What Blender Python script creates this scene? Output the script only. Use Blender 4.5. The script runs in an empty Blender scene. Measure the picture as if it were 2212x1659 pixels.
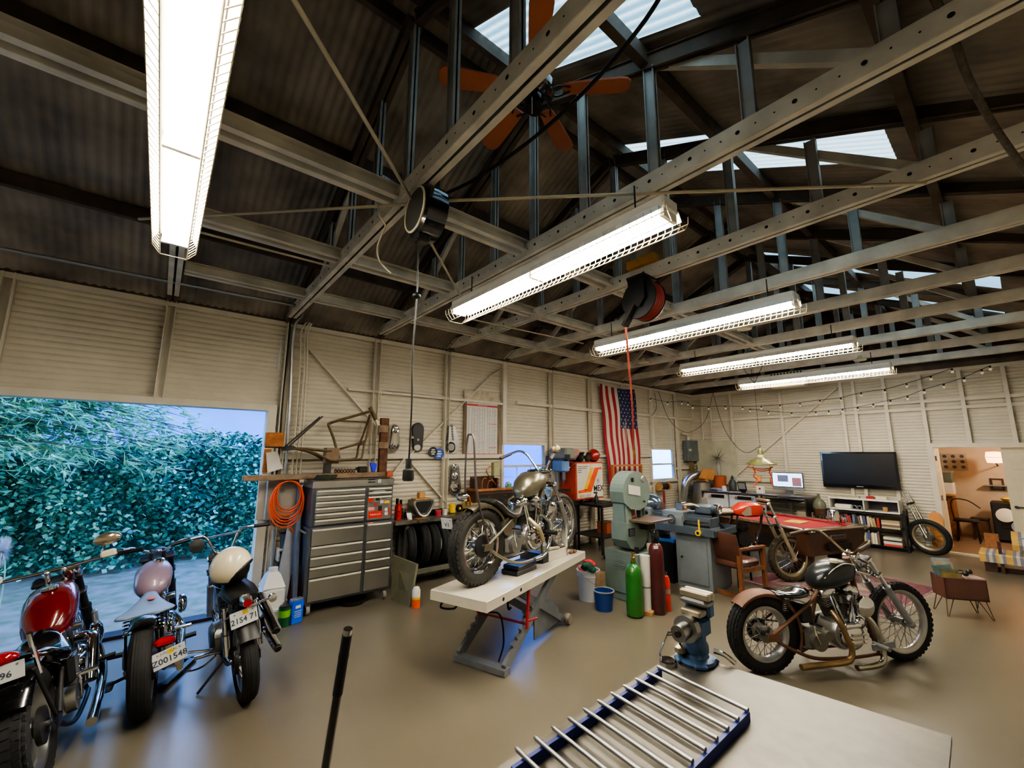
import bpy, random
from math import *
from mathutils import Vector as V, Matrix
random.seed(7)
SC = bpy.context.scene
COL = SC.collection
# ---------------------------------------------------------------- camera model (2212 x 1659)
F = 905.57
YAW, PIT, ROL = [radians(a) for a in (39.675, 9.334, 0.2687)]
H = 1.9
_f = V((sin(YAW)*cos(PIT), cos(YAW)*cos(PIT), sin(PIT)))
_r0 = V((cos(YAW), -sin(YAW), 0)); _u0 = _r0.cross(_f)
_r = _r0*cos(ROL) + _u0*sin(ROL); _u = -_r0*sin(ROL) + _u0*cos(ROL)
def ray(x, y): return _f + _r*((x-1106)/F) - _u*((y-829.5)/F)
def _pl(x, y, ax, v):
    d = ray(x, y); o = V((0, 0, H)); return o + d*((v-o[ax])/d[ax])
def fl(x, y, z=0.): return _pl(x, y, 2, z)
def no(x, y, Y): return _pl(x, y, 1, Y)
def ea(x, y, X): return _pl(x, y, 0, X)
def dp(x, y, s): return V((0, 0, H)) + ray(x, y)*s
D, XE, XW, YS = 6.176, 12.09, -3.4, -1.0
ZW, YR, ZR, SL = 3.62, 2.6, 5.4, .5
# ---------------------------------------------------------------- materials
def lin(h):
    h = h.lstrip('#'); o = []
    for i in (0, 2, 4):
        c = int(h[i:i+2], 16)/255; o.append(c/12.92 if c <= .04045 else ((c+.055)/1.055)**2.4)
    return o
_M = {}
def M(name, col=None, rough=.5, metal=0., var=.14, scale=6., bump=0., bscale=80., emit=0., col2=None, coat=0., trans=0., rvar=0., detail=3.):
    if col is None: return _M[name]
    m = bpy.data.materials.new(name); m.use_nodes = True; _M[name] = m
    nt = m.node_tree; N = nt.nodes; L = nt.links; b = N['Principled BSDF']
    a = lin(col) if isinstance(col, str) else col
    c1 = [max(0, v*(1-var)) for v in a]+[1]; c2 = [min(1, v*(1+var)) for v in a]+[1]
    if col2: c2 = lin(col2)+[1]; c1 = list(a)+[1]
    tc = N.new('ShaderNodeTexCoord'); n = N.new('ShaderNodeTexNoise')
    n.inputs['Scale'].default_value = scale; n.inputs['Detail'].default_value = detail
    L.new(tc.outputs['Object'], n.inputs['Vector'])
    r = N.new('ShaderNodeValToRGB'); r.color_ramp.elements[0].position = .32; r.color_ramp.elements[1].position = .68
    r.color_ramp.elements[0].color = c1; r.color_ramp.elements[1].color = c2
    L.new(n.outputs['Fac'], r.inputs['Fac']); L.new(r.outputs['Color'], b.inputs['Base Color'])
    b.inputs['Roughness'].default_value = rough; b.inputs['Metallic'].default_value = metal
    b.inputs['Coat Weight'].default_value = coat
    b.inputs['Transmission Weight'].default_value = trans
    if rvar:
        mr = N.new('ShaderNodeMapRange'); mr.inputs['To Min'].default_value = max(0, rough-rvar); mr.inputs['To Max'].default_value = min(1, rough+rvar)
        L.new(n.outputs['Fac'], mr.inputs['Value']); L.new(mr.outputs['Result'], b.inputs['Roughness'])
    if emit:
        b.inputs['Emission Color'].default_value = a+[1] if not isinstance(a, tuple) else list(a)+[1]
        b.inputs['Emission Strength'].default_value = emit
    if bump:
        n2 = N.new('ShaderNodeTexNoise'); n2.inputs['Scale'].default_value = bscale
        L.new(tc.outputs['Object'], n2.inputs['Vector'])
        bp = N.new('ShaderNodeBump'); bp.inputs['Strength'].default_value = bump; bp.inputs['Distance'].default_value = .01
        L.new(n2.outputs['Fac'], bp.inputs['Height']); L.new(bp.outputs['Normal'], b.inputs['Normal'])
    return m
# ---------------------------------------------------------------- mesh builder
def basis(ax):
    w = V(ax).normalized(); t = V((0, 0, 1)) if abs(w.z) < .9 else V((1, 0, 0))
    u = t.cross(w).normalized(); return u, w.cross(u), w
def crv(P, k=6, closed=False):
    P = [V(p) for p in P]; n = len(P); o = []
    if n < 3: return P
    for i in range(n if closed else n-1):
        if closed: a, b, c, d = P[i-1], P[i], P[(i+1) % n], P[(i+2) % n]
        else: a, b, c, d = P[max(i-1, 0)], P[i], P[i+1], P[min(i+2, n-1)]
        for j in range(k):
            t = j/k; o.append(.5*((2*b)+(c-a)*t+(2*a-5*b+4*c-d)*t*t+(3*b-a-3*c+d)*t**3))
    if not closed: o.append(P[-1])
    return o
class MB:
    def __init__(s): s.v = []; s.f = []; s.mi = []; s.cur = 0
    def add(s, vs, fs):
        o = len(s.v); s.v += [V(v) for v in vs]; s.f += [[i+o for i in f] for f in fs]; s.mi += [s.cur]*len(fs); return s
    def box(s, c, sz, rz=0., mat=None, ch=0.):
        x, y, z = [t/2 for t in sz]; c = V(c)
        R = mat if mat else Matrix.Rotation(rz, 3, 'Z')
        if ch <= 0:
            vs = [V((i*x, j*y, k*z)) for k in (-1, 1) for j in (-1, 1) for i in (-1, 1)]
            fs = [(0, 2, 3, 1), (4, 5, 7, 6), (0, 1, 5, 4), (2, 6, 7, 3), (0, 4, 6, 2), (1, 3, 7, 5)]
        else:
            ch = min(ch, x*.9, y*.9, z*.9); vs = []
            for k in (-1, 1):
                for (e, zz) in (((ch, z) if k < 0 else (0, z-ch)), ((0, z-ch) if k < 0 else (ch, z))):
                    X, Y = x-e, y-e
                    g = ch
                    for (px, py) in ((X-g, -Y), (X, -Y+g), (X, Y-g), (X-g, Y), (-X+g, Y), (-X, Y-g), (-X, -Y+g), (-X+g, -Y)):
                        vs.append(V((px, py, k*zz)))
            fs = [tuple(range(7, -1, -1)), tuple(range(24, 32))]
            for r in range(3):
                for i in range(8): fs.append((r*8+i, r*8+(i+1) % 8, r*8+8+(i+1) % 8, r*8+8+i))
        return s.add([R @ v + c for v in vs], fs)
    def bx(s, x0, x1, y0, y1, z0, z1, ch=0.):
        return s.box(((x0+x1)/2, (y0+y1)/2, (z0+z1)/2), (abs(x1-x0), abs(y1-y0), abs(z1-z0)), ch=ch)
    def beam(s, p, q, w, h, up=(0, 0, 1), ch=0.):
        p, q = V(p), V(q); d = q-p; X = d.normalized(); Z = V(up); Y = Z.cross(X)
        if Y.length < 1e-4: Y = V((0, 1, 0)).cross(X)
        Y.normalize(); Z = X.cross(Y)
        R = Matrix((X, Y, Z)).transposed()
        return s.box((p+q)/2, (d.length, w, h), mat=R, ch=ch)
    def chan(s, p, q, w, h, up=(0, 0, 1), t=.006):
        # open C channel: web plus two flanges
        p, q = V(p), V(q); X = (q-p).normalized(); Z = V(up); Y = Z.cross(X)
        if Y.length < 1e-4: Y = V((0, 1, 0)).cross(X)
        Y.normalize(); Z = X.cross(Y)
        s.beam(p, q, t, h, up)
        for k in (-1, 1):
            o = Z*(h/2*k)+Y*(w/2); s.beam(p+o, q+o, w, t, up)
        return s
    def ring(s, c, u, v, r, n, ph=0): return [c+u*(r*cos(2*pi*i/n+ph))+v*(r*sin(2*pi*i/n+ph)) for i in range(n)]
    def loft(s, rings, cap=True, closed=False):
        n = len(rings[0]); vs = [p for r in rings for p in r]; fs = []
        m = len(rings)
        for k in range(m if closed else m-1):
            a = k*n; b = ((k+1) % m)*n
            for i in range(n): j = (i+1) % n; fs.append((a+i, a+j, b+j, b+i))
        if cap and not closed: fs.append(tuple(range(n-1, -1, -1))); fs.append(tuple(range((m-1)*n, m*n)))
        return s.add(vs, fs)
    def cyl(s, p, q, r, r2=None, n=14, cap=True):
        p, q = V(p), V(q); u, v, w = basis(q-p); r2 = r if r2 is None else r2
        return s.loft([s.ring(p, u, v, r, n), s.ring(q, u, v, r2, n)], cap)
    def tube(s, P, r, n=8, k=6, closed=False, cap=True, sm=True):
        P = crv(P, k, closed) if sm else [V(p) for p in P]
        m = len(P); R = []; u = None
        for i in range(m):
            a = P[i-1] if (closed or i > 0) else P[i]; b = P[(i+1) % m] if (closed or i < m-1) else P[i]
            t = (b-a).normalized()
            if u is None: u, v, _ = basis(t)
            else:
                u = (u-t*u.dot(t))
                u = u.normalized() if u.length > 1e-6 else basis(t)[0]
                v = t.cross(u)
            rr = r if not isinstance(r, (list, tuple)) else r[0]+(r[1]-r[0])*i/max(1, m-1)
            R.append(s.ring(P[i], u, v, rr, n))
        return s.loft(R, cap, closed)
    def poly(s, P, r, n=8): # straight segments
        for a, b in zip(P, P[1:]): s.cyl(a, b, r, n=n)
        return s
    def lathe(s, prof, o=(0, 0, 0), ax=(0, 0, 1), n=24, closed=False, arc=None):
        u, v, w = basis(ax); o = V(o)
        if arc:
            a0, a1 = arc; rings = []
            for i in range(n+1):
                t = a0+(a1-a0)*i/n; rings.append([o+u*(r*cos(t))+v*(r*sin(t))+w*z for r, z in prof])
            return s.loft(rings, True)
        rings = [s.ring(o+w*z, u, v, max(r, 1e-4), n) for r, z in prof]
        return s.loft(rings, not closed, closed)
    def torus(s, o, ax, R, r, n=32, m=8, sq=1.):
        return s.lathe([(R+r*cos(2*pi*i/m), sq*r*sin(2*pi*i/m)) for i in range(m)], o, ax, n, closed=True)
    def ell(s, c, rad, n=16, m=10, mat=None):
        c = V(c); rings = []
        for k in range(m+1):
            a = pi*k/m; rr = max(sin(a), .02); z = -cos(a)
            ring = [V((rr*cos(2*pi*i/n)*rad[0], rr*sin(2*pi*i/n)*rad[1], z*rad[2])) for i in range(n)]
            rings.append([(mat @ p if mat else p)+c for p in ring])
        return s.loft(rings)
    def prism(s, pts, o, u, v, d):
        o, u, v = V(o), V(u), V(v); w = u.cross(v).normalized()*d
        a = [o+u*x+v*y for x, y in pts]; return s.loft([a, [p+w for p in a]])
    def quad(s, *p): return s.add(p, [tuple(range(len(p)))])
    def sheet(s, rows):
        n = len(rows[0]); vs = [p for r in rows for p in r]
        return s.add(vs, [(k*n+i, k*n+i+1, k*n+n+i+1, k*n+n+i) for k in range(len(rows)-1) for i in range(n-1)])
_OFF = {}
def mk(name, mb, mats, off, smooth):
    me = bpy.data.meshes.new(name)
    me.from_pydata([tuple(v-off) for v in mb.v], [], mb.f); 
    for m in (mats if isinstance(mats, (list, tuple)) else [mats]): me.materials.append(m if not isinstance(m, str) else M(m))
    if max(mb.mi, default=0): me.polygons.foreach_set('material_index', mb.mi)
    if smooth:
        me.polygons.foreach_set('use_smooth', [True]*len(me.polygons)); me.set_sharp_from_angle(angle=radians(smooth))
    me.update(); return me
def tag(o, label=None, cat=None, group=None, kind=None):
    for k, v in (('label', label), ('category', cat), ('group', group), ('kind', kind)):
        if v: o[k] = v
    return o
def thing(name, label, cat, loc=(0, 0, 0), rz=0., group=None, world=False, rot=None):
    o = bpy.data.objects.new(name, None); COL.objects.link(o); o.empty_display_size = .1
    o.location = loc; o.rotation_euler = rot if rot else (0, 0, rz); tag(o, label, cat, group)
    _OFF[o.name] = V(loc) if world else V((0, 0, 0)); return o
def part(par, name, mb, mat, smooth=35, label=None, kind=None):
    off = _OFF[par.name]
    o = bpy.data.objects.new(name, mk(name, mb, mat, off, smooth)); COL.objects.link(o); o.parent = par
    _OFF[o.name] = off; tag(o, label, None, None, kind); return o
def solo(name, label, cat, mb, mat, group=None, smooth=35, kind=None):
    xs = [v.x for v in mb.v]; ys = [v.y for v in mb.v]; zs = [v.z for v in mb.v]
    off = V(((min(xs)+max(xs))/2, (min(ys)+max(ys))/2, min(zs)))
    o = bpy.data.objects.new(name, mk(name, mb, mat, off, smooth)); COL.objects.link(o); o.location = off
    _OFF[o.name] = off; return tag(o, label, cat, group, kind)
def struct(name, mb, mat, smooth=0, par=None):
    if par: return part(par, name, mb, mat, smooth)
    o = solo(name, None, None, mb, mat, None, smooth, 'structure'); return o
def base_of(P):
    P = [V(p) for p in P]; return V((sum(p.x for p in P)/len(P), sum(p.y for p in P)/len(P), min(p.z for p in P)))
def text(par, body, o, u, v, h, mat, name='lettering', ext=.001, align='CENTER', sx=1., bold=False):
    # raised letters on the plane spanned by u (reading direction) and v (up); o is the text's middle (or left)
    cu = bpy.data.curves.new('t', 'FONT'); cu.body = body; cu.size = 1; cu.extrude = 0; cu.align_x = align; cu.align_y = 'CENTER'; cu.resolution_u = 2
    if bold: cu.offset = .02
    ob = bpy.data.objects.new('t', cu); COL.objects.link(ob)
    bpy.context.view_layer.update()
    me = bpy.data.meshes.new_from_object(ob.evaluated_get(bpy.context.evaluated_depsgraph_get()))
    bpy.data.objects.remove(ob); bpy.data.curves.remove(cu)
    u, v, o = V(u).normalized(), V(v).normalized(), V(o); w = u.cross(v)
    mb = MB(); mb.add([o+u*(p.co.x*h*sx)+v*(p.co.y*h)+w*ext for p in me.vertices], [tuple(p.vertices) for p in me.polygons])
    bpy.data.meshes.remove(me)
    return part(par, name, mb, mat, 0)
def dup(root, loc, rz=None, label=None, group=None):
    r = root.copy(); COL.objects.link(r); r.location = loc
    if rz is not None: r.rotation_euler = (0, 0, rz)
    if label: r['label'] = label
    if group: r['group'] = group
    for ch in list(root.children):
        c = ch.copy(); COL.objects.link(c); c.parent = r
        for g in list(ch.children):
            d = g.copy(); COL.objects.link(d); d.parent = c
    return r
# ---------------------------------------------------------------- camera, world
cam = bpy.data.cameras.new('camera'); co = bpy.data.objects.new('camera', cam); COL.objects.link(co)
cam.sensor_fit = 'HORIZONTAL'; cam.sensor_width = 36; cam.lens = F*36/2212; cam.clip_start = .02; cam.clip_end = 200
Rm = Matrix((_r, _u, -_f)).transposed().to_4x4(); Rm.translation = (0, 0, H); co.matrix_world = Rm
SC.camera = co
SC.view_settings.view_transform = 'AgX'; SC.view_settings.look = 'AgX - Medium High Contrast'; SC.view_settings.exposure = 1.2
SC.cycles.use_denoising = True; SC.cycles.use_adaptive_sampling = True; SC.cycles.adaptive_threshold = .035; SC.cycles.max_bounces = 6; SC.cycles.diffuse_bounces = 3; SC.cycles.glossy_bounces = 3
SC.cycles.transmission_bounces = 4; SC.cycles.transparent_max_bounces = 6; SC.cycles.caustics_reflective = False; SC.cycles.caustics_refractive = False
SC.cycles.sample_clamp_indirect = 6.
w = bpy.data.worlds.new('sky'); SC.world = w; w.use_nodes = True
nt = w.node_tree; bg = nt.nodes['Background']; tc = nt.nodes.new('ShaderNodeTexCoord'); sx = nt.nodes.new('ShaderNodeSeparateXYZ'); cr = nt.nodes.new('ShaderNodeValToRGB')
nt.links.new(tc.outputs['Generated'], sx.inputs[0]); nt.links.new(sx.outputs['Z'], cr.inputs['Fac']); nt.links.new(cr.outputs['Color'], bg.inputs['Color'])
cr.color_ramp.elements[0].color = (.42, .62, .95, 1); cr.color_ramp.elements[1].color = (.10, .28, .95, 1); cr.color_ramp.elements[1].position = .8
bg.inputs['Strength'].default_value = 6.0
# ---------------------------------------------------------------- common materials
M('wallpaint', '#cdc5b0', .55, var=.05, scale=3)
M('trimpaint', '#d2cab6', .5, var=.06, scale=5)
M('roofmetal', '#8a8072', .6, .2, var=.45, scale=2.2, rvar=.15)
M('rafter', '#54473a', .7, .1, var=.3, scale=5)
M('chord', '#d2cbba', .5, .1, var=.2, scale=4)
M('post', '#a3a39d', .5, .15, var=.22, scale=4)
M('rust', '#5a3a26', .8, .2, var=.35, scale=12)
M('hole', '#15120f', .8)
M('conduit', '#9a9c9a', .32, .8, var=.08)
M('floorpaint', '#665f50', .3, 0, var=.12, scale=1.1, rvar=.05, bump=.02, bscale=9, detail=4)
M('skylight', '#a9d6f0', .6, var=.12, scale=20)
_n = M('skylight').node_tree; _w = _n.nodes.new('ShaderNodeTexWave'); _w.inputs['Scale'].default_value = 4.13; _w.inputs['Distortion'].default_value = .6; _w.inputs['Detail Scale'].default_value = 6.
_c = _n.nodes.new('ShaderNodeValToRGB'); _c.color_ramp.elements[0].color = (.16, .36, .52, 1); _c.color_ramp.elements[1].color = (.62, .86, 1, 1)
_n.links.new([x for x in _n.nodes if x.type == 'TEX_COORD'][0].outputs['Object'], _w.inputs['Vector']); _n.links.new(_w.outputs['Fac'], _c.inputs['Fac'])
_b = _n.nodes['Principled BSDF']; _n.links.new(_c.outputs['Color'], _b.inputs['Emission Color']); _b.inputs['Emission Strength'].default_value = .9  # daylight through the ribbed sheet painted in as striped emission
M('black', '#0c0c0d', .42, var=.2); M('blackgloss', '#08080a', .12, var=.2, coat=.6); M('rubber', '#131313', .75, var=.25, scale=14)
M('chrome', '#d8d8d8', .07, 1., var=.05); M('steel', '#9b9b99', .28, 1., var=.12, scale=9); M('alum', '#b4b4b0', .34, .9, var=.1, scale=9)
M('darksteel', '#3b3a3a', .45, .7, var=.25); M('iron', '#2b2724', .6, .5, var=.35, scale=10); M('brass', '#a8833c', .3, .9)
M('white', '#dcd8cc', .45, var=.05); M('cream', '#d8cdae', .4, var=.06); M('grey', '#7f8488', .5, var=.1)
M('wood', '#8a5a33', .5, var=.3, scale=14); M('woodlight', '#b98a55', .55, var=.2, scale=12); M('wooddark', '#43291a', .45, var=.3, scale=12)
M('red', '#a3201a', .4, var=.1); M('orange', '#e0571c', .45, var=.08); M('yellow', '#e3bb17', .4, var=.06); M('blue', '#1d4a9a', .4, var=.12)
M('glass', '#dfeaf0', .03, trans=1., var=.02)
# ---------------------------------------------------------------- floor and ground
struct('floor', MB().bx(XW, XE+.05, YS, D+.12, -.15, 0), 'floorpaint')
M('gravel', '#8d8478', .95, var=.3, scale=5, col2='#5f6b47', bump=.6, bscale=60)
struct('ground', MB().bx(-14, 30, D+.12, 30, -.2, -.03), 'gravel')
# ---------------------------------------------------------------- corrugated walls
def wave(t, pitch, dep): return dep*(.5-.5*cos(2*pi*t/pitch))
def corr(regs, fix, ax, pitch=.064, dep=.019, sgn=1):
    mb = MB()
    for a0, a1, z0, z1 in regs:
        n = max(2, int((z1-z0)/(pitch/4))); rows = []
        for i in range(n+1):
            z = z0+(z1-z0)*i/n; o = fix+sgn*dep*(1-abs(sin(pi*z/pitch)))
            rows.append([V((a0, o, z)), V((a1, o, z))] if ax == 1 else [V((o, a0, z)), V((o, a1, z))])
        mb.sheet(rows)
    return mb
OX, OZ = 1.10, 2.44
W1 = (4.9, 5.94, 1.26, 2.05); W2 = (9.79, 10.87, 1.25, 2.0)
struct('wall_north', corr([(XW, -2.7, 0, ZW), (-2.7, OX, OZ, ZW), (OX, W1[0], 0, ZW), (W1[0], W1[1], 0, W1[2]), (W1[0], W1[1], W1[3], ZW), (W1[1], W2[0], 0, ZW), (W2[0], W2[1], 0, W2[2]), (W2[0], W2[1], W2[3], ZW), (W2[1], XE+.05, 0, ZW)], D, 1), 'wallpaint', 40)
DY0, DY1, DZ = .27, 1.16, 2.05
struct('wall_east', corr([(DY1, D+.05, 0, ZW), (-.64, DY1, DZ, ZW), (YS, -.64, 0, ZW)], XE, 0), 'wallpaint', 40)
struct('wall_south', corr([(XW, XE, 0, ZW)], YS, 1, sgn=-1), 'wallpaint', 40)
struct('wall_west', corr([(YS, D, 0, ZW)], XW, 0, sgn=-1), 'wallpaint', 40)
for nm, X in (('wall_east_gable', XE+.01), ('wall_west_gable', XW-.01)):
    mb = MB(); mb.prism([(YS, ZW), (D, ZW), (YR, ZR+.02)], (X, 0, 0), (0, 1, 0), (0, 0, 1), .03)
    if X > 0:
        for k in range(9):
            for y0, y1 in ((3.3, 3.9), (2.55, 3.1), (1.2, 1.85), (1.95, 2.4)):
                mb.beam((X-.03, y0, 3.8+.085*k), (X-.03, y1, 3.8+.085*k), .05, .02, up=(-.5, 0, 1))
    struct(nm, mb, 'rafter')
# wall framing (white painted channels)
tn = [0]
def trim(mb, mat='trimpaint', sm=0):
    tn[0] += 1; return struct('trim_%d' % tn[0], mb, mat, sm)
TX = [1.17+1.24*k for k in range(-3, 9)]
for x in TX:
    z0 = OZ+.05 if x < 1.1 else 0
    if x == 0: continue
    y = D-.045
    mb = MB()
    if 1.1 < x < 1.2: x += .02
    mb.bx(x-.045, x-.035, D-.09, D-.012, z0, ZW); mb.bx(x+.035, x+.045, D-.09, D-.012, z0, ZW); mb.bx(x-.045, x+.045, D-.02, D-.012, z0, ZW)
    if any(w_[0]-.02 < x < w_[1]+.02 for w_ in (W1, W2)):
        mb = MB(); w_ = W1 if x < 7 else W2
        for a, b in ((0, w_[2]), (w_[3], ZW)): mb.bx(x-.045, x+.045, D-.08, D-.012, a, b)
    trim(mb)
def rail(x0, x1, z, h=.05): trim(MB().bx(x0, x1, D-.07, D-.012, z-h/2, z+h/2))
rail(1.2, 4.86, 1.84, .07); rail(2.0, 5.0, 2.80, .035); rail(5.2, 7.8, 2.86, .06); rail(7.8, XE, 2.88, .05); rail(6.0, 9.75, 1.84, .05); rail(10.9, XE, 1.5, .05); rail(XW, XE, ZW-.03, .06)
def brace(p, q, w_=.05): trim(MB().beam(p, q, .02, w_, up=(0, 1, 0)))
y_ = D-.03
for a, b in (((665, 752), (830, 940)), ((875, 988), (835, 1040)), ((878, 988), (962, 1085)), ((885, 983), (1052, 820)), ((1055, 815), (1095, 790))):
    brace(no(*a, y_), no(*b, y_))
# door opening frame
trim(MB().bx(OX-.08, OX+.02, D-.06, D+.14, 0, OZ+.06)); trim(MB().bx(-2.78, OX-.08, D-.06, D+.14, OZ-.02, OZ+.06)); trim(MB().bx(-2.78, -2.68, D-.06, D+.14, 0, OZ-.02))
trim(MB().bx(-2.7, OX, D-.02, D+.16, 0, .035), 'iron')
# east wall framing
for k, yy in enumerate((5.02, 3.80, 2.54, 2.31, 1.78, 1.21, .635, .06, -.55)):
    z0 = DZ+.07 if yy < 1.2 else 0
    trim(MB().bx(XE-.075, XE-.012, yy-.03, yy+.03, z0, ZW))
for y0, y1, z in ((2.6, D, 2.84), (-.98, 2.3, 2.99), (-.98, 2.55, 2.83), (3.85, D, 1.22)):
    trim(MB().bx(XE-.07, XE-.012, y0, y1, z-.03, z+.03))
trim(MB().bx(XE-.08, XE-.012, YS, D, ZW-.07, ZW))
trim(MB().beam(ea(1565, 1050, XE-.05), ea(1808, 838, XE-.05), .03, .11, up=(1, 0, 0)))
# doorway in the east wall
trim(MB().bx(XE-.09, XE+.1, DY1, DY1+.09, 0, DZ+.08)); trim(MB().bx(XE-.09, XE+.1, -.74, DY1, DZ, DZ+.08)); trim(MB().bx(XE-.02, XE+.1, -.64, DY1, 0, .03), 'cream')
M('doorpaint', '#d3c8aa', .45, var=.04)
def door(nm, o, u, w_, hgt):
    # u: direction of the leaf's width in plan
    u = V(u); n = V((-u.y, u.x, 0)); z = V((0, 0, 1))
    mb = MB(); c = V(o)+u*(w_/2)+z*(hgt/2)
    R = Matrix((u, n, z)).transposed(); mb.box(c, (w_, .04, hgt), mat=R)
    for zc, zh in ((1.78, .32), (1.15, .75), (.42, .55)):
        for s in (-1, 1):
            for sx_ in (-1, 1): mb.box(V(o)+u*(w_/2+s*w_*.22)+z*zc+n*(.02*sx_), (w_*.34, .012, zh), mat=R, ch=.005)
    d = struct(nm, mb, 'doorpaint')
    hb = MB(); p = V(o)+u*.07+z*.95-n*.03*0; 
    for s in (-1, 1): hb.cyl(p+n*.02*s, p+n*.06*s, .025); hb.beam(p+n*.055*s, p+n*.055*s+u*.12, .015, .02)
    part(d, 'door_handle', hb, 'darksteel'); return d
door('door_2', (XE+.03, DY0, .02), (0, -1, 0), .88, DZ-.03)
d1 = door('door_1', (XE+.93, DY1+.03, .02), (-1, 0.02, 0), .84, DZ-.03)
hb = MB()
for z in (1.83, 1.05, .28): hb.cyl((XE+.09, DY1-.012, z-.05), (XE+.09, DY1-.012, z+.05), .012); hb.bx(XE+.04, XE+.085, DY1-.006, DY1, z-.05, z+.05)
part(d1, 'hinge', hb, 'steel')
# ---------------------------------------------------------------- windows
M('pane', '#9fc4f0', .08, trans=1., var=.02)
for i, w_ in enumerate((W1, W2)):
    x0, x1, z0, z1 = w_; mb = MB()
    for a in ((x0-.05, x0, z0-.05, z1+.05), (x1, x1+.05, z0-.05, z1+.05), (x0, x1, z1, z1+.05), (x0, x1, z0-.05, z0), (x0, x1, (z0+z1)/2-.02, (z0+z1)/2+.02)):
        mb.bx(a[0], a[1], D-.05, D+.05, a[2], a[3])
    mb.bx(x0-.08, x1+.08, D-.09, D-.05, z0-.08, z0-.045)
    wd = struct('window_%d' % (i+1), mb, 'trimpaint')
    pb = MB().bx(x0, x1, D+.0, D+.004, z0, (z0+z1)/2-.02); pb.bx(x0, x1, D+.01, D+.014, (z0+z1)/2+.02, z1)
    part(wd, 'pane', pb, 'pane')
    if i == 0:
        g = MB(); 
        for k in (1, 2): g.bx(x0+(x1-x0)*k/3-.006, x0+(x1-x0)*k/3+.006, D-.01, D-.003, z0, (z0+z1)/2)
        g.bx(x0, x1, D-.01, D-.003, z0+.19, z0+.2); part(wd, 'glazing_bar', g, 'trimpaint')
# ---------------------------------------------------------------- roof
PT, DP = .076, .018
SKY = [(1.60, 2.10, .45, 2.46), (2.36, 2.95, 1.0, 2.46), (3.62, 4.44, .37, 2.46), (7.55, 8.3, -.08, 2.46), (9.75, 10.45, -.08, 2.46)]
SKY = [(1.62, 2.30, .95, 2.46), (3.68, 4.42, .37, 2.46), (7.6, 8.32, -.08, 2.46), (9.75, 10.45, -.08, 2.46)]
def zr(y): return ZR-SL*abs(y-YR)
def roof(x0, x1, ys):
    n = int((x1-x0)/(PT/4)); rows = []
    for i in range(n+1):
        x = x0+(x1-x0)*i/n; o = wave(x, PT, DP)
        rows.append([V((x, y, zr(y)+o)) for y in ys])
    return MB().sheet(rows)
def cat_(*ms):
    r = MB()
    for m in ms: r.add(m.v, m.f)
    return r
struct('ceiling', roof(XW-.1, XE+.1, [YR, 4.4, D+.25]), 'roofmetal', 50)
cuts = []; x = XW-.1; pcs = []
for a, b, y0, y1 in SKY:
    pcs.append(roof(x, a, [YS-.2, YR])); pcs.append(roof(a, b, [YS-.2, y0])); pcs.append(roof(a, b, [y1, YR])); x = b
pcs.append(roof(x, XE+.1, [YS-.2, YR]))
struct('ceiling', cat_(*pcs), 'roofmetal', 50)
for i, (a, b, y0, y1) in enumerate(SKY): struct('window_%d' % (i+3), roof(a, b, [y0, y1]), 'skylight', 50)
# foam closure under the sheet edge at the ridge by the skylights
M('foam', '#a8a06c', .9, var=.2)
for a, b, y0, y1 in SKY[:2]: trim(cat_(*[MB().ell((x_, 2.49, zr(2.49)-.01), (.03, .05, .03), 8, 5) for x_ in [a+.05+k*PT for k in range(int((b-a)/PT))]]), 'foam', 60)
# purlins
for y in (3.82, 5.04, 1.38, .18): trim(MB().chan((XW, y, zr(y)-.07), (XE, y, zr(y)-.07), .06, .12), 'rafter')
for y in (2.47, 2.73): trim(MB().beam((XW, y, zr(y)-.07), (XE, y, zr(y)-.07), .05, .12), 'rafter')
trim(MB().bx(XW, XE, D-.06, D+.04, ZW, ZW+.1), 'rafter'); trim(MB().bx(XE-.1, XE, YS, D, ZW, ZW+.1), 'rafter'); trim(MB().bx(XW, XE, YS, YS+.1, ZW, ZW+.1), 'rafter')
# long runners on the bottom chords
for y, x0, x1 in ((2.70, -3.3, 8.6), (3.95, .0, 7.4), (5.22, .0, 7.4)): 
    mb = MB()
    for s in (-1, 1): mb.chan((x0, y+.03*s, 3.745 if y > 2.6 else 3.84), (x1, y+.03*s, 3.745 if y > 2.6 else 3.84), .05*s, .09)
    trim(mb, 'chord')
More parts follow.
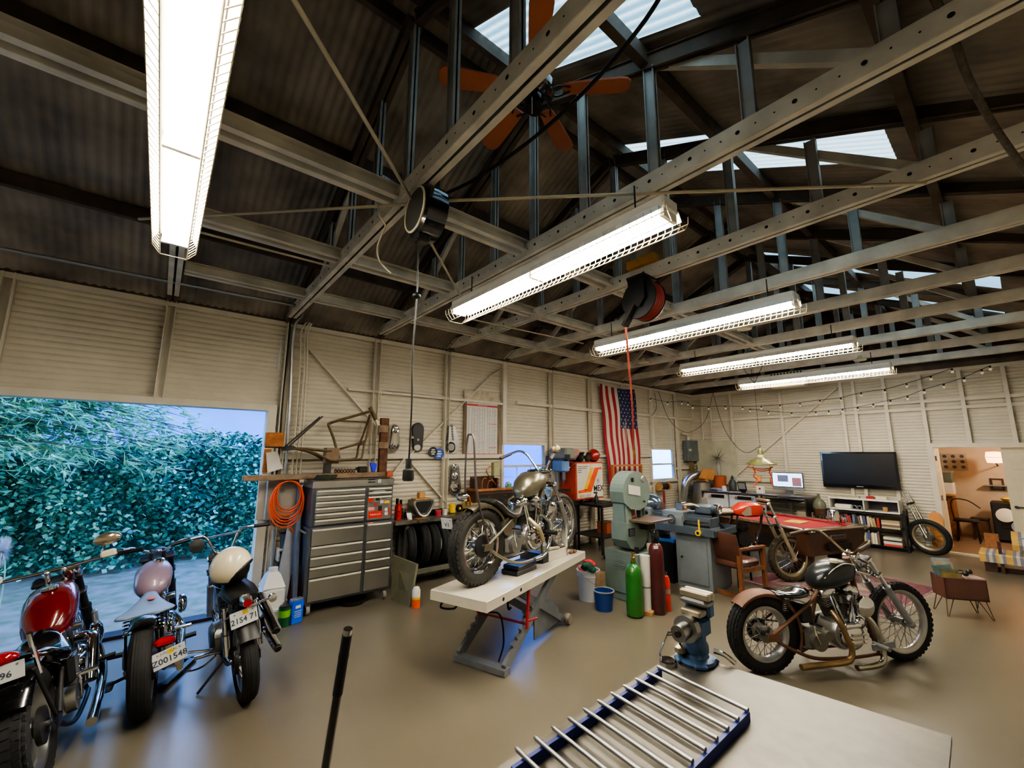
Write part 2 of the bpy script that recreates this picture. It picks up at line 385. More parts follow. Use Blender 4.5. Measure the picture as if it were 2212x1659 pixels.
# ---------------------------------------------------------------- roof trusses
ordn = ['second', 'third', 'fourth', 'fifth', 'sixth', 'seventh', 'eighth', 'ninth', 'tenth', 'eleventh', 'twelfth']
def truss(x, lab):
    t = thing('roof_truss', lab, 'roof truss', (x, YR, 3.66), world=True, group='steel roof trusses')
    near = .5 < x < 4
    mb = MB()
    for s in (-1, 1):
        mb.chan((x+.05*s, YS+.05, 3.72), (x+.05*s, D-.05, 3.72), .04*s, .12)
    if near:
        mb.cur = 1
        for k in range(70):
            y = -.6+k*.095
            mb.cyl((x-.0545, y, 3.72), (x-.0535, y, 3.72), .013 if k % 3 == 0 else .005, n=8)
            mb.cyl((x+.035, y+.03, 3.658), (x+.035, y+.03, 3.661), .005, n=6); mb.cyl((x-.035, y+.03, 3.658), (x-.035, y+.03, 3.661), .005, n=6)
    part(t, 'bottom_chord', mb, ['chord', 'hole'], 0)
    for y1 in (YS+.03, D-.02):
        mb = MB()
        for s in (-1, 1): mb.chan((x+.012*s, YR, zr(YR)-.2), (x+.012*s, y1, max(3.62, zr(y1)-.02)+.03), -.045*s, .11)
        part(t, 'rafter', mb, 'rafter', 0)
    for y in (2.6, 2.0, 1.38, .77, .16, 3.2, 3.82, 4.43):
        mb = MB(); z1 = zr(y)-.17
        for s in (-1, 1): mb.chan((x+.006*s, y, 3.74), (x+.006*s, y, z1), -.03*s, .07, up=(0, 1, 0))
        part(t, 'post', mb, 'post', 0)
    for a, b in ((1.38, .18), (3.82, 5.02)):
        part(t, 'diagonal_brace', MB().beam((x+.045, a, zr(a)-.1), (x+.045, b, 3.76), .05, .06), 'chord', 0)
    return t
truss(TX[2], 'steel roof truss left of the caged light at upper left, with plain grey members')
truss(TX[3], 'nearest full roof truss, its pale drilled bottom chord crossing in front of the ceiling fan')
for k in range(4, 12): truss(TX[k], {4: 'roof truss with drilled chord just beyond the caged light left of the hose reel', 5: 'roof truss whose chord carries the red hose reel', 6: 'roof truss directly beyond the one carrying the hose reel'}.get(k, '%s steel roof truss counted away from the ceiling fan' % ordn[k-4]))
# tie rods
M('rod', '#b5ab92', .45, .4, var=.1)
RODS = [((600, -60), (890, 432), 'long steel tie rod running from the top of the photo down to the cord reel'), ((900, 470), (1002, 652), 'short tie rod from the cord reel to the near end of the second light'), ((300, 473), (880, 442), 'tie rod running left from the cord reel behind the first caged light'), ((955, 434), (2000, 396), 'tie rod running right from the cord reel across the lower chords'), ((395, 492), (722, 577), 'tie rod under the roof between the first caged light and the north wall'), ((1020, 690), (1260, 742), 'tie rod passing under the near end of the second light')]
for a, b, l in RODS:
    solo('tie_rod', l, 'tie rod', MB().cyl(fl(*a, 3.63), fl(*b, 3.63), .011, n=8), 'rod', 'roof tie rods')
# ---------------------------------------------------------------- caged strip lights
M('tube', (1., .92, .8), .4, emit=60., var=.0); M('housing', '#d6d2c6', .4, var=.04); M('guard', '#d9cba8', .35, .6, var=.05)
def strip(x, y0, y1, z, lab):
    t = thing('strip_light', lab, 'light', (x, (y0+y1)/2, z), world=True, group='caged fluorescent strip lights')
    mb = MB().bx(x-.085, x+.085, y0, y1, z+.03, z+.12, ch=.012)
    mb.add([(x-.12, y0, z+.0), (x-.085, y0, z+.06), (x-.085, y1, z+.06), (x-.12, y1, z)], [(0, 1, 2, 3)]); mb.add([(x+.12, y0, z), (x+.085, y0, z+.06), (x+.085, y1, z+.06), (x+.12, y1, z)], [(0, 3, 2, 1)])
    part(t, 'housing', mb, 'housing', 0)
    ym = (y0+y1)/2
    for s in (-1, 1):
        for a, b in ((y0+.04, ym-.03), (ym+.03, y1-.04)):
            part(t, 'fluorescent_tube', MB().cyl((x+.045*s, a, z+.0), (x+.045*s, b, z+.0), .019, n=10), 'tube')
    for a in (y0+.02, ym, y1-.02): part(t, 'lamp_holder', MB().bx(x-.075, x+.075, a-.012, a+.012, z-.022, z+.03), 'housing', 0)
    mb = MB(); pr_ = [(-.125, .02), (-.12, -.03), (-.075, -.085), (.075, -.085), (.12, -.03), (.125, .02)]
    n = int((y1-y0)/.05)
    for k in range(n+1):
        y = y0-.04+(y1-y0+.08)*k/n
        if k in (0, n): mb.poly([(x+a, y, z+b) for a, b in pr_], .003, 4)
        elif k % 1 == 0:
            mb.poly([(x+a, y, z+b) for a, b in pr_[:3]], .003, 4); mb.poly([(x+a, y, z+b) for a, b in pr_[3:]], .003, 4)
    for a, b in pr_[1:5]: mb.cyl((x+a, y0-.04, z+b), (x+a, y1+.04, z+b), .004, n=4)
    part(t, 'wire_guard', mb, 'guard', 0)
    for y in (y0+.25, y1-.25): part(t, 'hanger', MB().cyl((x, y, z+.12), (x, y, 3.67), .006, n=6), 'darksteel')
ZL = 3.34
strip(-.07, 1.2, 3.62, ZL, 'caged strip light at upper left, nearest the camera and seen from below')
strip(2.26, 1.2, 3.62, ZL, 'caged strip light hanging in the middle of the photo, left of the red hose reel')
strip(4.6, 1.22, 3.66, ZL, 'caged strip light crossed by the hanging red hose')
strip(6.96, 1.24, 3.68, ZL, 'fourth caged strip light, the second smallest, above the flag end of the shop')
strip(9.4, 1.25, 3.7, ZL, 'smallest and farthest caged strip light, above the computer desk')
# ================================================================ outdoors
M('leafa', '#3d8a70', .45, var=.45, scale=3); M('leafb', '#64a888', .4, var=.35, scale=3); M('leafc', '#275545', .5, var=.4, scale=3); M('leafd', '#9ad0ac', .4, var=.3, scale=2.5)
def leaves(n, fn, ln, wd, mats, droop=.0):
    mb = MB()
    for i in range(n):
        p = fn(); a = random.random()*2*pi; e = random.uniform(-1.0, .6)-droop
        d = V((cos(a)*cos(e), sin(a)*cos(e), sin(e))); s = d.cross(V((random.gauss(0, 1), random.gauss(0, 1), random.gauss(0, 1)))).normalized()
        l = ln*random.uniform(.6, 1.3); w_ = wd*random.uniform(.7, 1.2)
        mb.cur = random.choice(mats); mb.quad(p, p+d*(l*.5)+s*w_, p+d*l, p+d*(l*.5)-s*w_)
    return mb
def hp():
    x = random.uniform(-7.0, 2.7); u_ = random.random()
    z = 2.15*u_**.8; bulge = .35*sin(x*2.1)+.25*sin(x*5.3+z*3)
    return V((x, 9.7+bulge*.5+abs(random.gauss(0, .16))+.35*(z/2.2)**2+(.3 if x < -1.2 else 0), z+.15*sin(x*1.7)*(z/2)))
mb = leaves(26000, hp, .10, .034, [0, 0, 1, 1, 2, 2, 3])
t = thing('hedge', 'dense green hedge with glossy round leaves across the yard outside the door', 'hedge', (-2, 10, -.03), world=True)
part(t, 'foliage', mb, ['leafa', 'leafb', 'leafc', 'leafd'], 0)
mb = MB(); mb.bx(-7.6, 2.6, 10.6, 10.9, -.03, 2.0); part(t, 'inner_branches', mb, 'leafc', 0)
M('needle', '#74b894', .5, var=.3, scale=2); M('needleb', '#b5dba0', .5, var=.25, scale=2); M('bark', '#4a4238', .9, var=.3, scale=10, bump=.5)
t = thing('feathery_tree', 'feathery blue-green tree with drooping sprays hanging over the hedge', 'tree', (-3.2, 9.0, -.03), world=True)
mb = MB(); mb.tube([(-3.2, 9.4, -.03), (-3.1, 9.3, 1.6), (-3.0, 9.2, 3.4), (-2.9, 9.1, 5)], [.16, .07], 10)
part(t, 'trunk', mb, 'bark', 60)
mb = MB(); nb = MB()
for i in range(150):
    z0 = random.uniform(2.0, 4.6); L_ = random.uniform(1.6, 3.7); a = random.uniform(-1.0, .55)
    P0 = V((-3.0+random.uniform(-.9, .9), 9.2+random.uniform(-.5, .3), z0)); d = V((cos(a), sin(a)*.5-.15, .12))
    if i % 4 == 0: d.x *= -1
    pts = [P0+d*(L_*k/9)+V((0, 0, -.22*(k/9)**2*L_)) for k in range(10)]
    mb.tube(pts, [.016, .004], 5, 1)
    for k in range(3, 10):
        for j in range(8):
            p = pts[k]+V((random.gauss(0, .1), random.gauss(0, .1), random.gauss(0, .07)))
            for q in range(5):
                dd = (d+V((random.gauss(0, .45), random.gauss(0, .45), random.gauss(-.35, .35)))).normalized(); s = dd.cross(V((random.gauss(0, 1), 0, 1))).normalized()*.014
                l = random.uniform(.1, .24); nb.cur = random.random() < .35; nb.quad(p-s, p+dd*l, p+s)
fb = leaves(9000, lambda: V((random.gauss(-4.2, 1.7), 10.6+random.gauss(0, .4), random.uniform(1.8, 4.8))), .16, .03, [0, 1, 1]); part(t, 'back_foliage', fb, ['needle', 'leafb'], 0)
part(t, 'branches', mb, 'bark', 60); part(t, 'needles', nb, ['needle', 'needleb'], 0)
M('siding', '#6f9ee0', .6, var=.08, scale=.6)
mb = corr([(-4, 22, -.05, 3.4)], 14, 1, .16, .03); mb.bx(-4, 22, 14, 18, -.05, 3.4)
t = thing('neighbour_building', 'pale blue sided building standing beyond the hedge', 'building', (9, 14, -.03), world=True)
part(t, 'siding_wall', mb, 'siding', 0); part(t, 'roof', MB().prism([(13.6, 3.4), (18.4, 3.4), (16, 4.6)], (-4.2, 0, 0), (0, 1, 0), (0, 0, 1), 26.4), 'grey', 0)
# fluffy plume at the left edge
M('plume', '#cfd3d6', .9, var=.1)
t = thing('plume_grass', 'single pale fluffy grass plume on a thin stem at the left edge of the doorway', 'plant', (no(8, 1300, 6.9).x, 6.9, -.03), world=True)
p = no(6, 1185, 6.9)
part(t, 'stem', MB().tube([(p.x+.05, 6.9, -.03), (p.x+.05, 6.9, .6), p], .006, 6), 'leafd')
mb = MB()
for i in range(900):
    d = V((random.gauss(0, 1), random.gauss(0, 1), random.gauss(0, 1.3))).normalized(); s = d.cross(V((.3, .5, .8))).normalized()*.0025
    q = p+V((0, 0, -.03)); mb.quad(q-s, q+V((d.x*.09, d.y*.09, d.z*.17)), q+s)
part(t, 'plume', mb, 'plume', 0)
# ================================================================ beside the big door
M('hoseorange', '#e8571d', .38, var=.06); M('panelgrey', '#a39f94', .5, .1, var=.1); M('plywood', '#a7652c', .7, var=.3, scale=14)
# conduits
def pipe(lab, P, r, mat='conduit', k=6): return solo('conduit', lab, 'conduit', MB().tube(P, r, 10, k), mat, 'conduits')
pipe('galvanised conduit along the top of the north wall that bends down beside the big door', [no(-60, 524, 5.6), no(300, 595, 5.6), no(600, 653, 5.6), no(640, 660, 5.62), no(655, 668, 5.72), no(652, 684, 5.95), no(634, 715, 6.07), no(627, 850, 6.08), no(616, 1030, 6.08)], .017)
pipe('dark thin pipe running down the wall just left of the galvanised conduit', [no(628, 690, 6.1), no(612, 850, 6.1), no(604, 960, 6.1), no(597, 1030, 6.1)], .01, 'iron')
for i, (a, b, l) in enumerate(((652, 636, 'white painted conduit nearest the galvanised one'), (661, 645, 'second white painted conduit from the big door'), (667, 654, 'third white painted conduit from the big door, ending under the plank'))):
    pipe(l, [no(a+28, 688-i*3, 6.1), no(a, 712, 6.1), no(a-4, 800, 6.1), no(b-6, 1030, 6.1)], .011, 'trimpaint')
pipe('white painted conduit that arches over the chrome primary cover', [no(823, 870, 6.12), no(823, 852, 6.12), no(835, 843, 6.12), no(960, 857, 6.12), no(1085, 871, 6.12)], .01, 'trimpaint')
pipe('white pipe rising from the bend over the window up to the wall top', [no(1086, 872, 6.12), no(1088, 800, 6.12), no(1090, 786, 6.12)], .01, 'trimpaint')
t = thing('breaker_box', 'grey-white metal breaker box on the wall behind the orange hose', 'breaker box', no(606, 1118, 6.1), world=True)
a, b = no(578, 1037, 6.05), no(640, 1118, 6.05)
part(t, 'enclosure', MB().bx(a.x, b.x, 6.03, 6.16, b.z, a.z, ch=.008), 'panelgrey', 0)
part(t, 'door', MB().bx(a.x+.1, b.x-.03, 6.015, 6.03, b.z+.12, a.z-.06, ch=.004), 'panelgrey', 0)
p = no(610, 1060, 6.012); part(t, 'emblem', MB().cyl(p, p-V((0, .003, 0)), .03, n=24), 'grey')
a, b = no(560, 1037, 6.1), no(577, 1122, 6.1)
solo('wall_panel', 'flat white board on the wall between door frame and breaker box', 'panel', MB().bx(a.x, b.x, 6.1, 6.15, b.z, a.z, ch=.004), 'trimpaint')
a, b = no(575, 934, 6.1), no(611, 965, 6.1)
solo('wood_block', 'orange-brown wooden block fixed to the wall right of the door frame', 'board', MB().bx(a.x, b.x, 6.08, 6.16, b.z, a.z, ch=.004), 'plywood')
a, b = no(572, 970, 6.1), no(582, 1020, 6.1)
solo('wood_strip', 'narrow brown plywood strip under the orange-brown block', 'board', MB().bx(a.x, b.x, 6.1, 6.15, b.z, a.z), 'plywood')
mb = MB(); q = [no(575, 978, 6.06), no(600, 975, 6.06), no(610, 1012, 6.06), no(578, 1022, 6.04)]
mb.quad(*q); mb.quad(*[p+V((0, .004, 0)) for p in q[::-1]]); solo('paper_sheet', 'curled white paper sheet hanging on the wall above the plank', 'paper', mb, 'white')
# orange hose coil
mb = MB()
c0 = no(624, 1072, 5.86)
for k in range(7):
    cx, cz = c0.x+random.uniform(-.02, .02), c0.z-.018*k+.03; rx, rz_ = .135+.009*k, .17+.016*k
    mb.tube([(cx+rx*cos(2*pi*i/12), 5.86+.012*(k % 3)-.012*(k//3), cz+rz_*sin(2*pi*i/12)-.02*(sin(2*pi*i/12) < 0)) for i in range(12)], .0085, 8, 4, closed=True)
solo('air_hose', 'coiled bright orange hose hung from the plank beside the tool chest', 'hose', mb, 'hoseorange', smooth=60)
# plank with the frame jig
zt = no(524, 1036, 5.9).z; zp = 1.585
mb = MB().bx(no(524, 1030, 5.86).x, no(845, 1020, 5.86).x, 5.80, 5.92, zp-.025, zp+.04, ch=.006)
t = thing('frame_jig', 'weathered frame jig plank with two upright posts lying across the tool chest', 'jig', (1.6, 5.86, zp-.04), world=True)
M('weathered', '#7a6650', .85, var=.35, scale=9); part(t, 'base_plank', mb, 'weathered', 0)
jy = 5.86
a, b = no(700, 1000, jy), no(713, 1022, jy); part(t, 'short_post', MB().bx(a.x, b.x, jy-.03, jy+.03, zp+.04, a.z+.1), 'darksteel', 0)
a, b = no(702, 967, jy), no(729, 1001, jy); part(t, 'clamp_block', MB().bx(a.x, b.x, jy-.06, jy+.06, b.z, a.z, ch=.01), 'weathered', 0)
a, b = no(823, 903, jy), no(833, 1020, jy); part(t, 'tall_post', MB().bx(a.x, b.x, jy-.035, jy+.035, zp+.04, a.z), 'rust', 0)
for (y0, y1) in ((919, 935), (955, 969)):
    a, b = no(815, y0, jy), no(835, y1, jy); m_ = MB().bx(a.x, b.x, jy-.06, jy-.035, b.z, a.z, ch=.004)
    for xx in (a.x+.02, b.x-.02):
        for zz in (a.z-.015, b.z+.015): m_.cyl((xx, jy-.06, zz), (xx, jy-.068, zz), .007, n=6)
    part(t, 'clamp_plate', m_, 'weathered', 0)
a, b = no(783, 961, jy), no(812, 961, jy); part(t, 'threaded_rod', MB().cyl(a, b, .006), 'steel')
a, b = no(572, 966, jy), no(612, 967, jy); part(t, 'axle_rod', MB().cyl(a, b, .008), 'iron')
M('rawframe', '#5d4c34', .55, .5, var=.3, scale=10)
fr = thing('motorcycle_chassis', 'bare brown rigid motorcycle chassis mounted on the jig above the tool chest', 'motorcycle frame', (1.7, jy, 1.7), world=True)
def fp(x, y, o=0): return no(x, y, jy)+V((0, o, 0))
part(fr, 'steering_neck', MB().cyl(fp(799, 880), fp(812, 907), .028), 'rawframe'); part(fr, 'fork_stop', MB().cyl(fp(812, 907), fp(822, 928), .024), 'cream')
part(fr, 'backbone', MB().tube([fp(799, 889), fp(760, 900), fp(722, 911), fp(708, 917)], .018).cyl(fp(735, 909), fp(793, 912), .013), 'rawframe')
part(fr, 'seat_tube', MB().tube([fp(709, 917), fp(720, 945), fp(728, 974), fp(733, 990)], .018), 'rawframe')
for o in (-.1, .1):
    part(fr, 'lower_rail', MB().tube([fp(799, 896), fp(790, 935, o*.7), fp(780, 965, o), fp(777, 983, o), fp(771, 991, o), fp(740, 994, o), fp(708, 994, o), fp(680, 980, o), fp(654, 972, o), fp(632, 968, o)], .014), 'rawframe')
    part(fr, 'chain_stay', MB().tube([fp(634, 968, o), fp(668, 970, o), fp(703, 974, o*.8), fp(728, 971, 0), fp(755, 964, 0), fp(782, 956, o*.5)], .014), 'rawframe')
    part(fr, 'axle_plate', MB().prism([(0, 0), (.1, .01), (.12, .05), (.06, .07), (0, .04)], fp(611, 974, o), (1, 0, 0), (0, 0, 1), .012), 'iron', 0)
    part(fr, 'fender_strut', MB().beam(fp(618, 966, o), fp(694, 900, o*.6), .02, .016), 'iron', 0)
part(fr, 'motor_mount', MB().prism([(0, 0), (.05, 0), (.06, .07), (.02, .05)], fp(774, 962, -.03), (1, 0, 0), (0, 0, 1), .06), 'rawframe', 0)
# small things on the plank and chest top
mb = MB(); p = no(694, 1020, 5.82)
for k in range(5): mb.tube([(p.x+.12*cos(2*pi*i/8+k)+.01*k, 5.7+.09*sin(2*pi*i/8+k), 1.555+.012*k+.006*sin(3*i)) for i in range(8)], .01, 6, 4, closed=True)
solo('rope_coil', 'dark green coil of rope lying on the tool chest', 'rope', mb, M('ropegreen', '#262b1d', .9, var=.4, scale=30), smooth=60)
p = no(745, 1017, 5.86); mb = MB()
for k in range(7): mb.torus((p.x-.12+.04*k, 5.86, zp+.065), (1, .3, 0), .022, .008, 12, 6)
solo('chain', 'short rusty chain lying on the jig plank', 'chain', mb, 'rust', smooth=60)
a = no(773, 1016, 5.87); solo('metal_fitting', 'small dark boxy fitting on the plank left of the blue funnel', 'fitting', MB().bx(a.x, a.x+.12, 5.83, 5.91, zp+.04, zp+.12, ch=.01).cyl((a.x-.03, 5.87, zp+.09), (a.x, 5.87, zp+.09), .02), 'iron', smooth=0)
p = no(803, 1016, 5.88)
solo('funnel', 'bright blue plastic funnel tip standing by the tall jig post', 'funnel', MB().prism([(0, 0), (.03, 0), (.055, .1), (.04, .12), (-.035, .135), (-.04, .11)], (p.x, 5.87, zp+.04), (1, 0, 0), (0, 0, 1), .035), M('funnelblue', '#1c1fd6', .4, var=.05), smooth=0)
a = no(832, 1030, 5.8); solo('hitch_block', 'orange-red painted block at the right end of the jig plank', 'block', MB().bx(a.x, a.x+.09, 5.74, 5.8, 1.56, 1.635, ch=.008).cyl((a.x+.02, 5.74, 1.6), (a.x+.02, 5.735, 1.6), .015), M('hitchred', '#b4502e', .6, var=.2), smooth=0)
# stuff in the corner beside the door
M('jug', '#d9d9d2', .45, var=.05, coat=.2)
mb = MB(); p = V((1.17, 5.75, 0))
mb.box((p.x, p.y, .19), (.24, .3, .38), ch=.04); mb.loft([[V((p.x+sx*a, p.y+sy*b, z)) for sx, sy in ((-1, -1), (1, -1), (1, 1), (-1, 1))] for a, b, z in ((.115, .14, .37), (.07, .07, .5), (.045, .045, .53))])
t = thing('plastic_jug', 'big white plastic jug standing on the floor against the door frame', 'jug', p, world=True); part(t, 'body', mb, 'jug', 30); part(t, 'cap', MB().cyl((p.x, p.y, .53), (p.x, p.y, .57), .05, n=20), 'white')
def can(lab, cat, nm, p, r, h, mats, parts=()):
    t = thing(nm, lab, cat, p, world=True); p = V(p)
    part(t, 'body', MB().cyl(p, p+V((0, 0, h)), r, n=24), mats[0])
    for z0, z1, m in parts: part(t, 'label_band', MB().cyl(p+V((0, 0, z0)), p+V((0, 0, z1)), r+.002, n=24), m)
    part(t, 'lid', MB().cyl(p+V((0, 0, h)), p+V((0, 0, h+.012)), r*.85, n=24), mats[1]); return t
can('red and silver paint can on the floor beside the white jug', 'can', 'paint_can', fl(600, 1338), .085, .2, ('alum', 'alum'), ((.03, .16, 'red'),))
can('small pale plastic tub on the floor left of the green propane can', 'tub', 'plastic_tub', fl(597, 1349), .05, .15, ('white', 'white'))
can('green propane can with lime band on the floor left of the blue tin', 'can', 'propane_can', fl(612, 1352), .06, .2, (M('greencan', '#0e4a2a', .4), 'darksteel'), ((.1, .17, M('lime', '#6aa823', .45)),))
p = fl(637, 1345); t = thing('solvent_tin', 'rectangular bright blue solvent tin on the floor by the tool chest caster', 'tin', p, world=True)
part(t, 'body', MB().box(p+V((0, 0, .12)), (.13, .08, .24), rz=.3, ch=.006), M('tinblue', '#1557d8', .35), 0); part(t, 'top', MB().box(p+V((0, 0, .25)), (.12, .07, .02), rz=.3, ch=.004), 'alum', 0)
R = Matrix.Rotation(.3, 3, 'Z'); part(t, 'print_block', MB().box(p+R @ V((0, -.0412, .175)), (.06, .002, .03), rz=.3), 'white', 0)
for k in range(4): part(t, 'print_line', MB().box(p+R @ V((0, -.0412, .13-.02*k)), (.085-.012*(k % 2), .002, .005), rz=.3), 'white', 0)
solo('aluminium_plank', 'long grey metal plank leaning on the wall left of the tool chest', 'plank', MB().beam((1.24, 5.72, .0), (1.42, 6.0, 1.12), .14, .03, up=(0, -1, .1)), M('plankgrey', '#8f939c', .45, .6, var=.12))
solo('aluminium_plank', 'narrow dark metal plank leaning tight against the tool chest side', 'plank', MB().beam((1.40, 5.66, 0), (1.43, 5.98, 1.5), .05, .09, up=(0, -1, .1)), M('plankblue', '#59667e', .4, .6, var=.15))
solo('shovel_handle', 'thin grey handled tool standing behind the white jug', 'tool', MB().cyl((1.2, 5.98, 0), (1.2, 6.06, .95), .014).cyl((1.2, 6.052, .88), (1.2, 6.06, .95), .02), 'grey')
a = no(601, 1135, 6.02); t = thing('wall_shelf', 'small white shelf bracketed to the wall under the breaker box', 'shelf', no(605, 1180, 6.1), world=True)
part(t, 'board', MB().bx(1.25, 1.46, 5.95, 6.15, .70, .72), 'trimpaint', 0); part(t, 'bracket', MB().bx(1.25, 1.27, 5.97, 6.15, .58, .7), 'trimpaint', 0)
p = V((1.355, 6.03, .72)); t = thing('bucket', 'dark grey bucket with a small label on the small wall shelf', 'bucket', p, world=True)
part(t, 'body', MB().lathe([(.075, 0), (.09, .17), (.094, .175), (.086, .175), (.07, .02)], p, n=24), M('buckdark', '#3a3c40', .6)); part(t, 'label_sticker', MB().bx(p.x-.02, p.x+.012, p.y-.092, p.y-.085, p.z+.02, p.z+.055), 'cream', 0); part(t, 'handle', MB().tube([p+V((-.09, 0, .17)), p+V((0, -.08, .2)), p+V((.09, 0, .17))], .004, 6), 'iron')
# jumper cables
mb = MB(); p = no(640, 1160, 5.93)
for k in range(9):
    mb.cur = k % 2; x0 = p.x-.07+.02*k
    mb.tube([(p.x+.02*random.random(), 5.93, p.z+.02), (x0-.05, 5.92-.004*k, p.z-.15), (x0-.03+.01*k, 5.91, p.z-.33-.02*(k % 3)), (x0+.05, 5.92, p.z-.2), (p.x+.03, 5.93, p.z)], .005, 6, 5)
t = thing('jumper_cables', 'bundle of red and black jumper cables hanging beside the tool chest', 'cables', p, world=True)
part(t, 'cable', mb, ['black', 'red'], 60)
part(t, 'clamp', MB().beam(p+V((-.08, -.02, .13)), p+V((0, -.02, .03)), .03, .03), M('clampor', '#c2653c', .5), 0); part(t, 'clamp', MB().beam(p+V((0, -.02, .08)), p+V((.05, -.02, 0)), .03, .03), 'white', 0); part(t, 'clamp', MB().beam(p+V((-.06, -.02, -.42)), p+V((-.07, -.02, -.53)), .025, .025), 'brass', 0)
p = no(632, 1268, 5.9); solo('red_disc', 'dark red disc leaning behind the blue solvent tin', 'disc', MB().lathe([(.001, .02), (.1, .015), (.15, 0), (.15, -.008), (.001, -.008)], p, (.35, -.9, .2), 28), 'red')
# ================================================================ tool chest
CX0, CX1, CY0, CY1 = 1.47, 2.545, 5.55, 6.05
t = thing('tool_chest', 'tall stainless rolling tool chest with two drawer columns and stickers', 'tool chest', ((CX0+CX1)/2, 5.8, 0), world=True)
M('chestst', '#c2c2be', .3, 1., var=.06, scale=3, rvar=.08); M('chestside', '#6d7076', .35, .8, var=.1); M('ivory', '#ded7bf', .4, var=.04)
part(t, 'lower_cabinet', MB().bx(CX0, CX1, CY0+.02, CY1, .13, 1.0, ch=.006), 'chestside', 0)
part(t, 'upper_cabinet', MB().bx(CX0+.02, CX1-.02, CY0+.04, CY1-.02, 1.0, 1.54, ch=.006), 'chestside', 0)
part(t, 'lid', MB().bx(CX0+.015, CX1-.015, CY0+.02, CY1-.02, 1.45, 1.555, ch=.012), 'chestst', 0)
XM = CX0+.68
def drawer(x0, x1, z0, z1, y):
    d = part(t, 'drawer', MB().bx(x0, x1, y, y+.03, z0+.004, z1-.004, ch=.003), 'chestst', 0)
    hb = MB().bx(x0+.005, x1-.005, y-.018, y, z1-.028, z1-.008, ch=.004); part(d, 'drawer_pull', hb, 'ivory', 0)
zs = [.16, .42, .55, .665, .785, .985]
for i in range(5): drawer(CX0+.04, XM-.02, zs[i], zs[i+1], CY0-.005)
zs = [.16, .36, .5, .625, .74, .86, .985]
for a, b in ((.16, .42), (.42, .54), (.54, .655), (.655, .77), (.77, .985)): drawer(XM+.02, CX1-.04, a, b, CY0-.005)
for i in range(6): drawer(CX0+.06, XM-.02, 1.02+.07*i, 1.09+.07*i, CY0+.012)
drawer(XM+.02, CX1-.05, 1.39, 1.44, CY0+.012); drawer(XM+.02, CX1-.05, 1.02, 1.33, CY0+.012); drawer(XM+.02, CX1-.05, 1.335, 1.385, CY0+.012)
for x in (CX0+.07, CX1-.07):
    for y in (CY0+.08, CY1-.08):
        c = part(t, 'caster', MB().bx(x-.03, x+.03, y-.035, y+.035, .105, .132), 'steel', 0)
        part(c, 'caster_wheel', MB().cyl((x-.02, y, .058), (x+.02, y, .058), .058, n=24), M('casterw', '#8a8880', .4))
part(t, 'side_rail', MB().cyl((CX0-.03, CY0+.03, .95), (CX0-.03, CY1-.05, .95), .014), 'chrome')
ys = CY0+.0085; UX, UZ = V((1, 0, 0)), V((0, 0, 1))
M('stred', '#c3241d', .4); M('stpink', '#d98a86', .5); M('stblk', '#17171a', .4); M('stwht', '#d9d7cf', .5); M('stylw', '#d8c02a', .4)
def stick(px, py, w_, h_, m, txt=None, tm='stwht', rnd=False, ang=0., th=.5):
    p = no(px, py, ys); mb = MB()
    if rnd: mb.lathe([(.0005, 0), (1, 0), (1, .001), (.0005, .001)], (0, 0, 0), (0, -1, 0), 20); mb.v = [V((v.x*w_/2, v.y, v.z*h_/2))+p for v in mb.v]
    else: mb.box(p, (w_, .001, h_))
    s = part(t, 'sticker', mb, m, 0)
    if txt: text(s, txt, p-V((0, .0012, 0)), (cos(ang), 0, sin(ang)), (-sin(ang), 0, cos(ang)), h_*th, tm)
ys = CY0+.018
stick(803, 1039, .095, .045, 'stblk', 'ROARK', th=.62); stick(820, 1039, .04, .045, 'stwht', 'X', 'stblk', th=.8)
ys = CY0+.009
stick(801, 1079, .075, .075, 'stred', rnd=True); stick(816, 1077, .05, .05, 'stblk'); stick(833, 1075, .11, .035, 'grey', 'S&S', 'stblk', rnd=True, th=.6)
stick(825, 1084, .042, .04, 'stwht'); stick(836, 1084, .07, .036, 'stylw')
stick(811, 1090, .035, .04, 'stred', rnd=True); stick(802, 1099, .08, .04, 'stpink'); stick(821, 1098, .05, .06, 'stblk')
stick(834, 1100, .045, .045, 'stwht', rnd=True); stick(834, 1109, .05, .045, 'stwht', rnd=True); stick(841, 1104, .016, .1, 'stred')
stick(811, 1111, .19, .085, 'stred', 'Edelbrock', th=.42, ang=.03); stick(800, 1131, .07, .03, 'stpink')
stick(812, 1062, .09, .02, 'grey'); stick(826, 1061, .08, .025, 'grey')
p = fl(747, 1302); solo('drip_pan', 'dark round drip pan on the floor under the tool chest', 'pan', MB().lathe([(.001, .01), (.15, .01), (.17, .06), (.175, .06), (.155, 0), (.001, 0)], (2.1, 5.72, 0), n=28), 'black')
# ================================================================ north wall, middle
def pxm(x, y, Y): # metres per pixel on the plane Y at pixel x, y
    p = no(x, y, Y); return (p-V((0, 0, H))).dot(_f)/F
def dome(mb, C, Yw, dep, prof=((1, 0), (.97, .45), (.86, .8), (.62, .97), (.2, 1.)), n=40, ax='y'):
    # C: list of circles (x, z, r) -> convex outline, raised off the wall towards -Y
    cx = sum(c[0] for c in C)/len(C); cz = sum(c[1] for c in C)/len(C); O = []
    for i in range(n):
        a = 2*pi*i/n; d = (cos(a), sin(a)); b = max(C, key=lambda c: (c[0]-cx)*d[0]+(c[1]-cz)*d[1]+c[2])
        O.append((b[0]+b[2]*d[0], b[1]+b[2]*d[1]))
    rings = [[V((cx+(x-cx)*s, Yw-dep*h, cz+(z-cz)*s)) for x, z in O] for s, h in prof]
    return mb.loft([r[::-1] for r in rings])
def wc(px, py, r, Y=D): p = no(px, py, Y); return (p.x, p.z, r*pxm(px, py, Y))
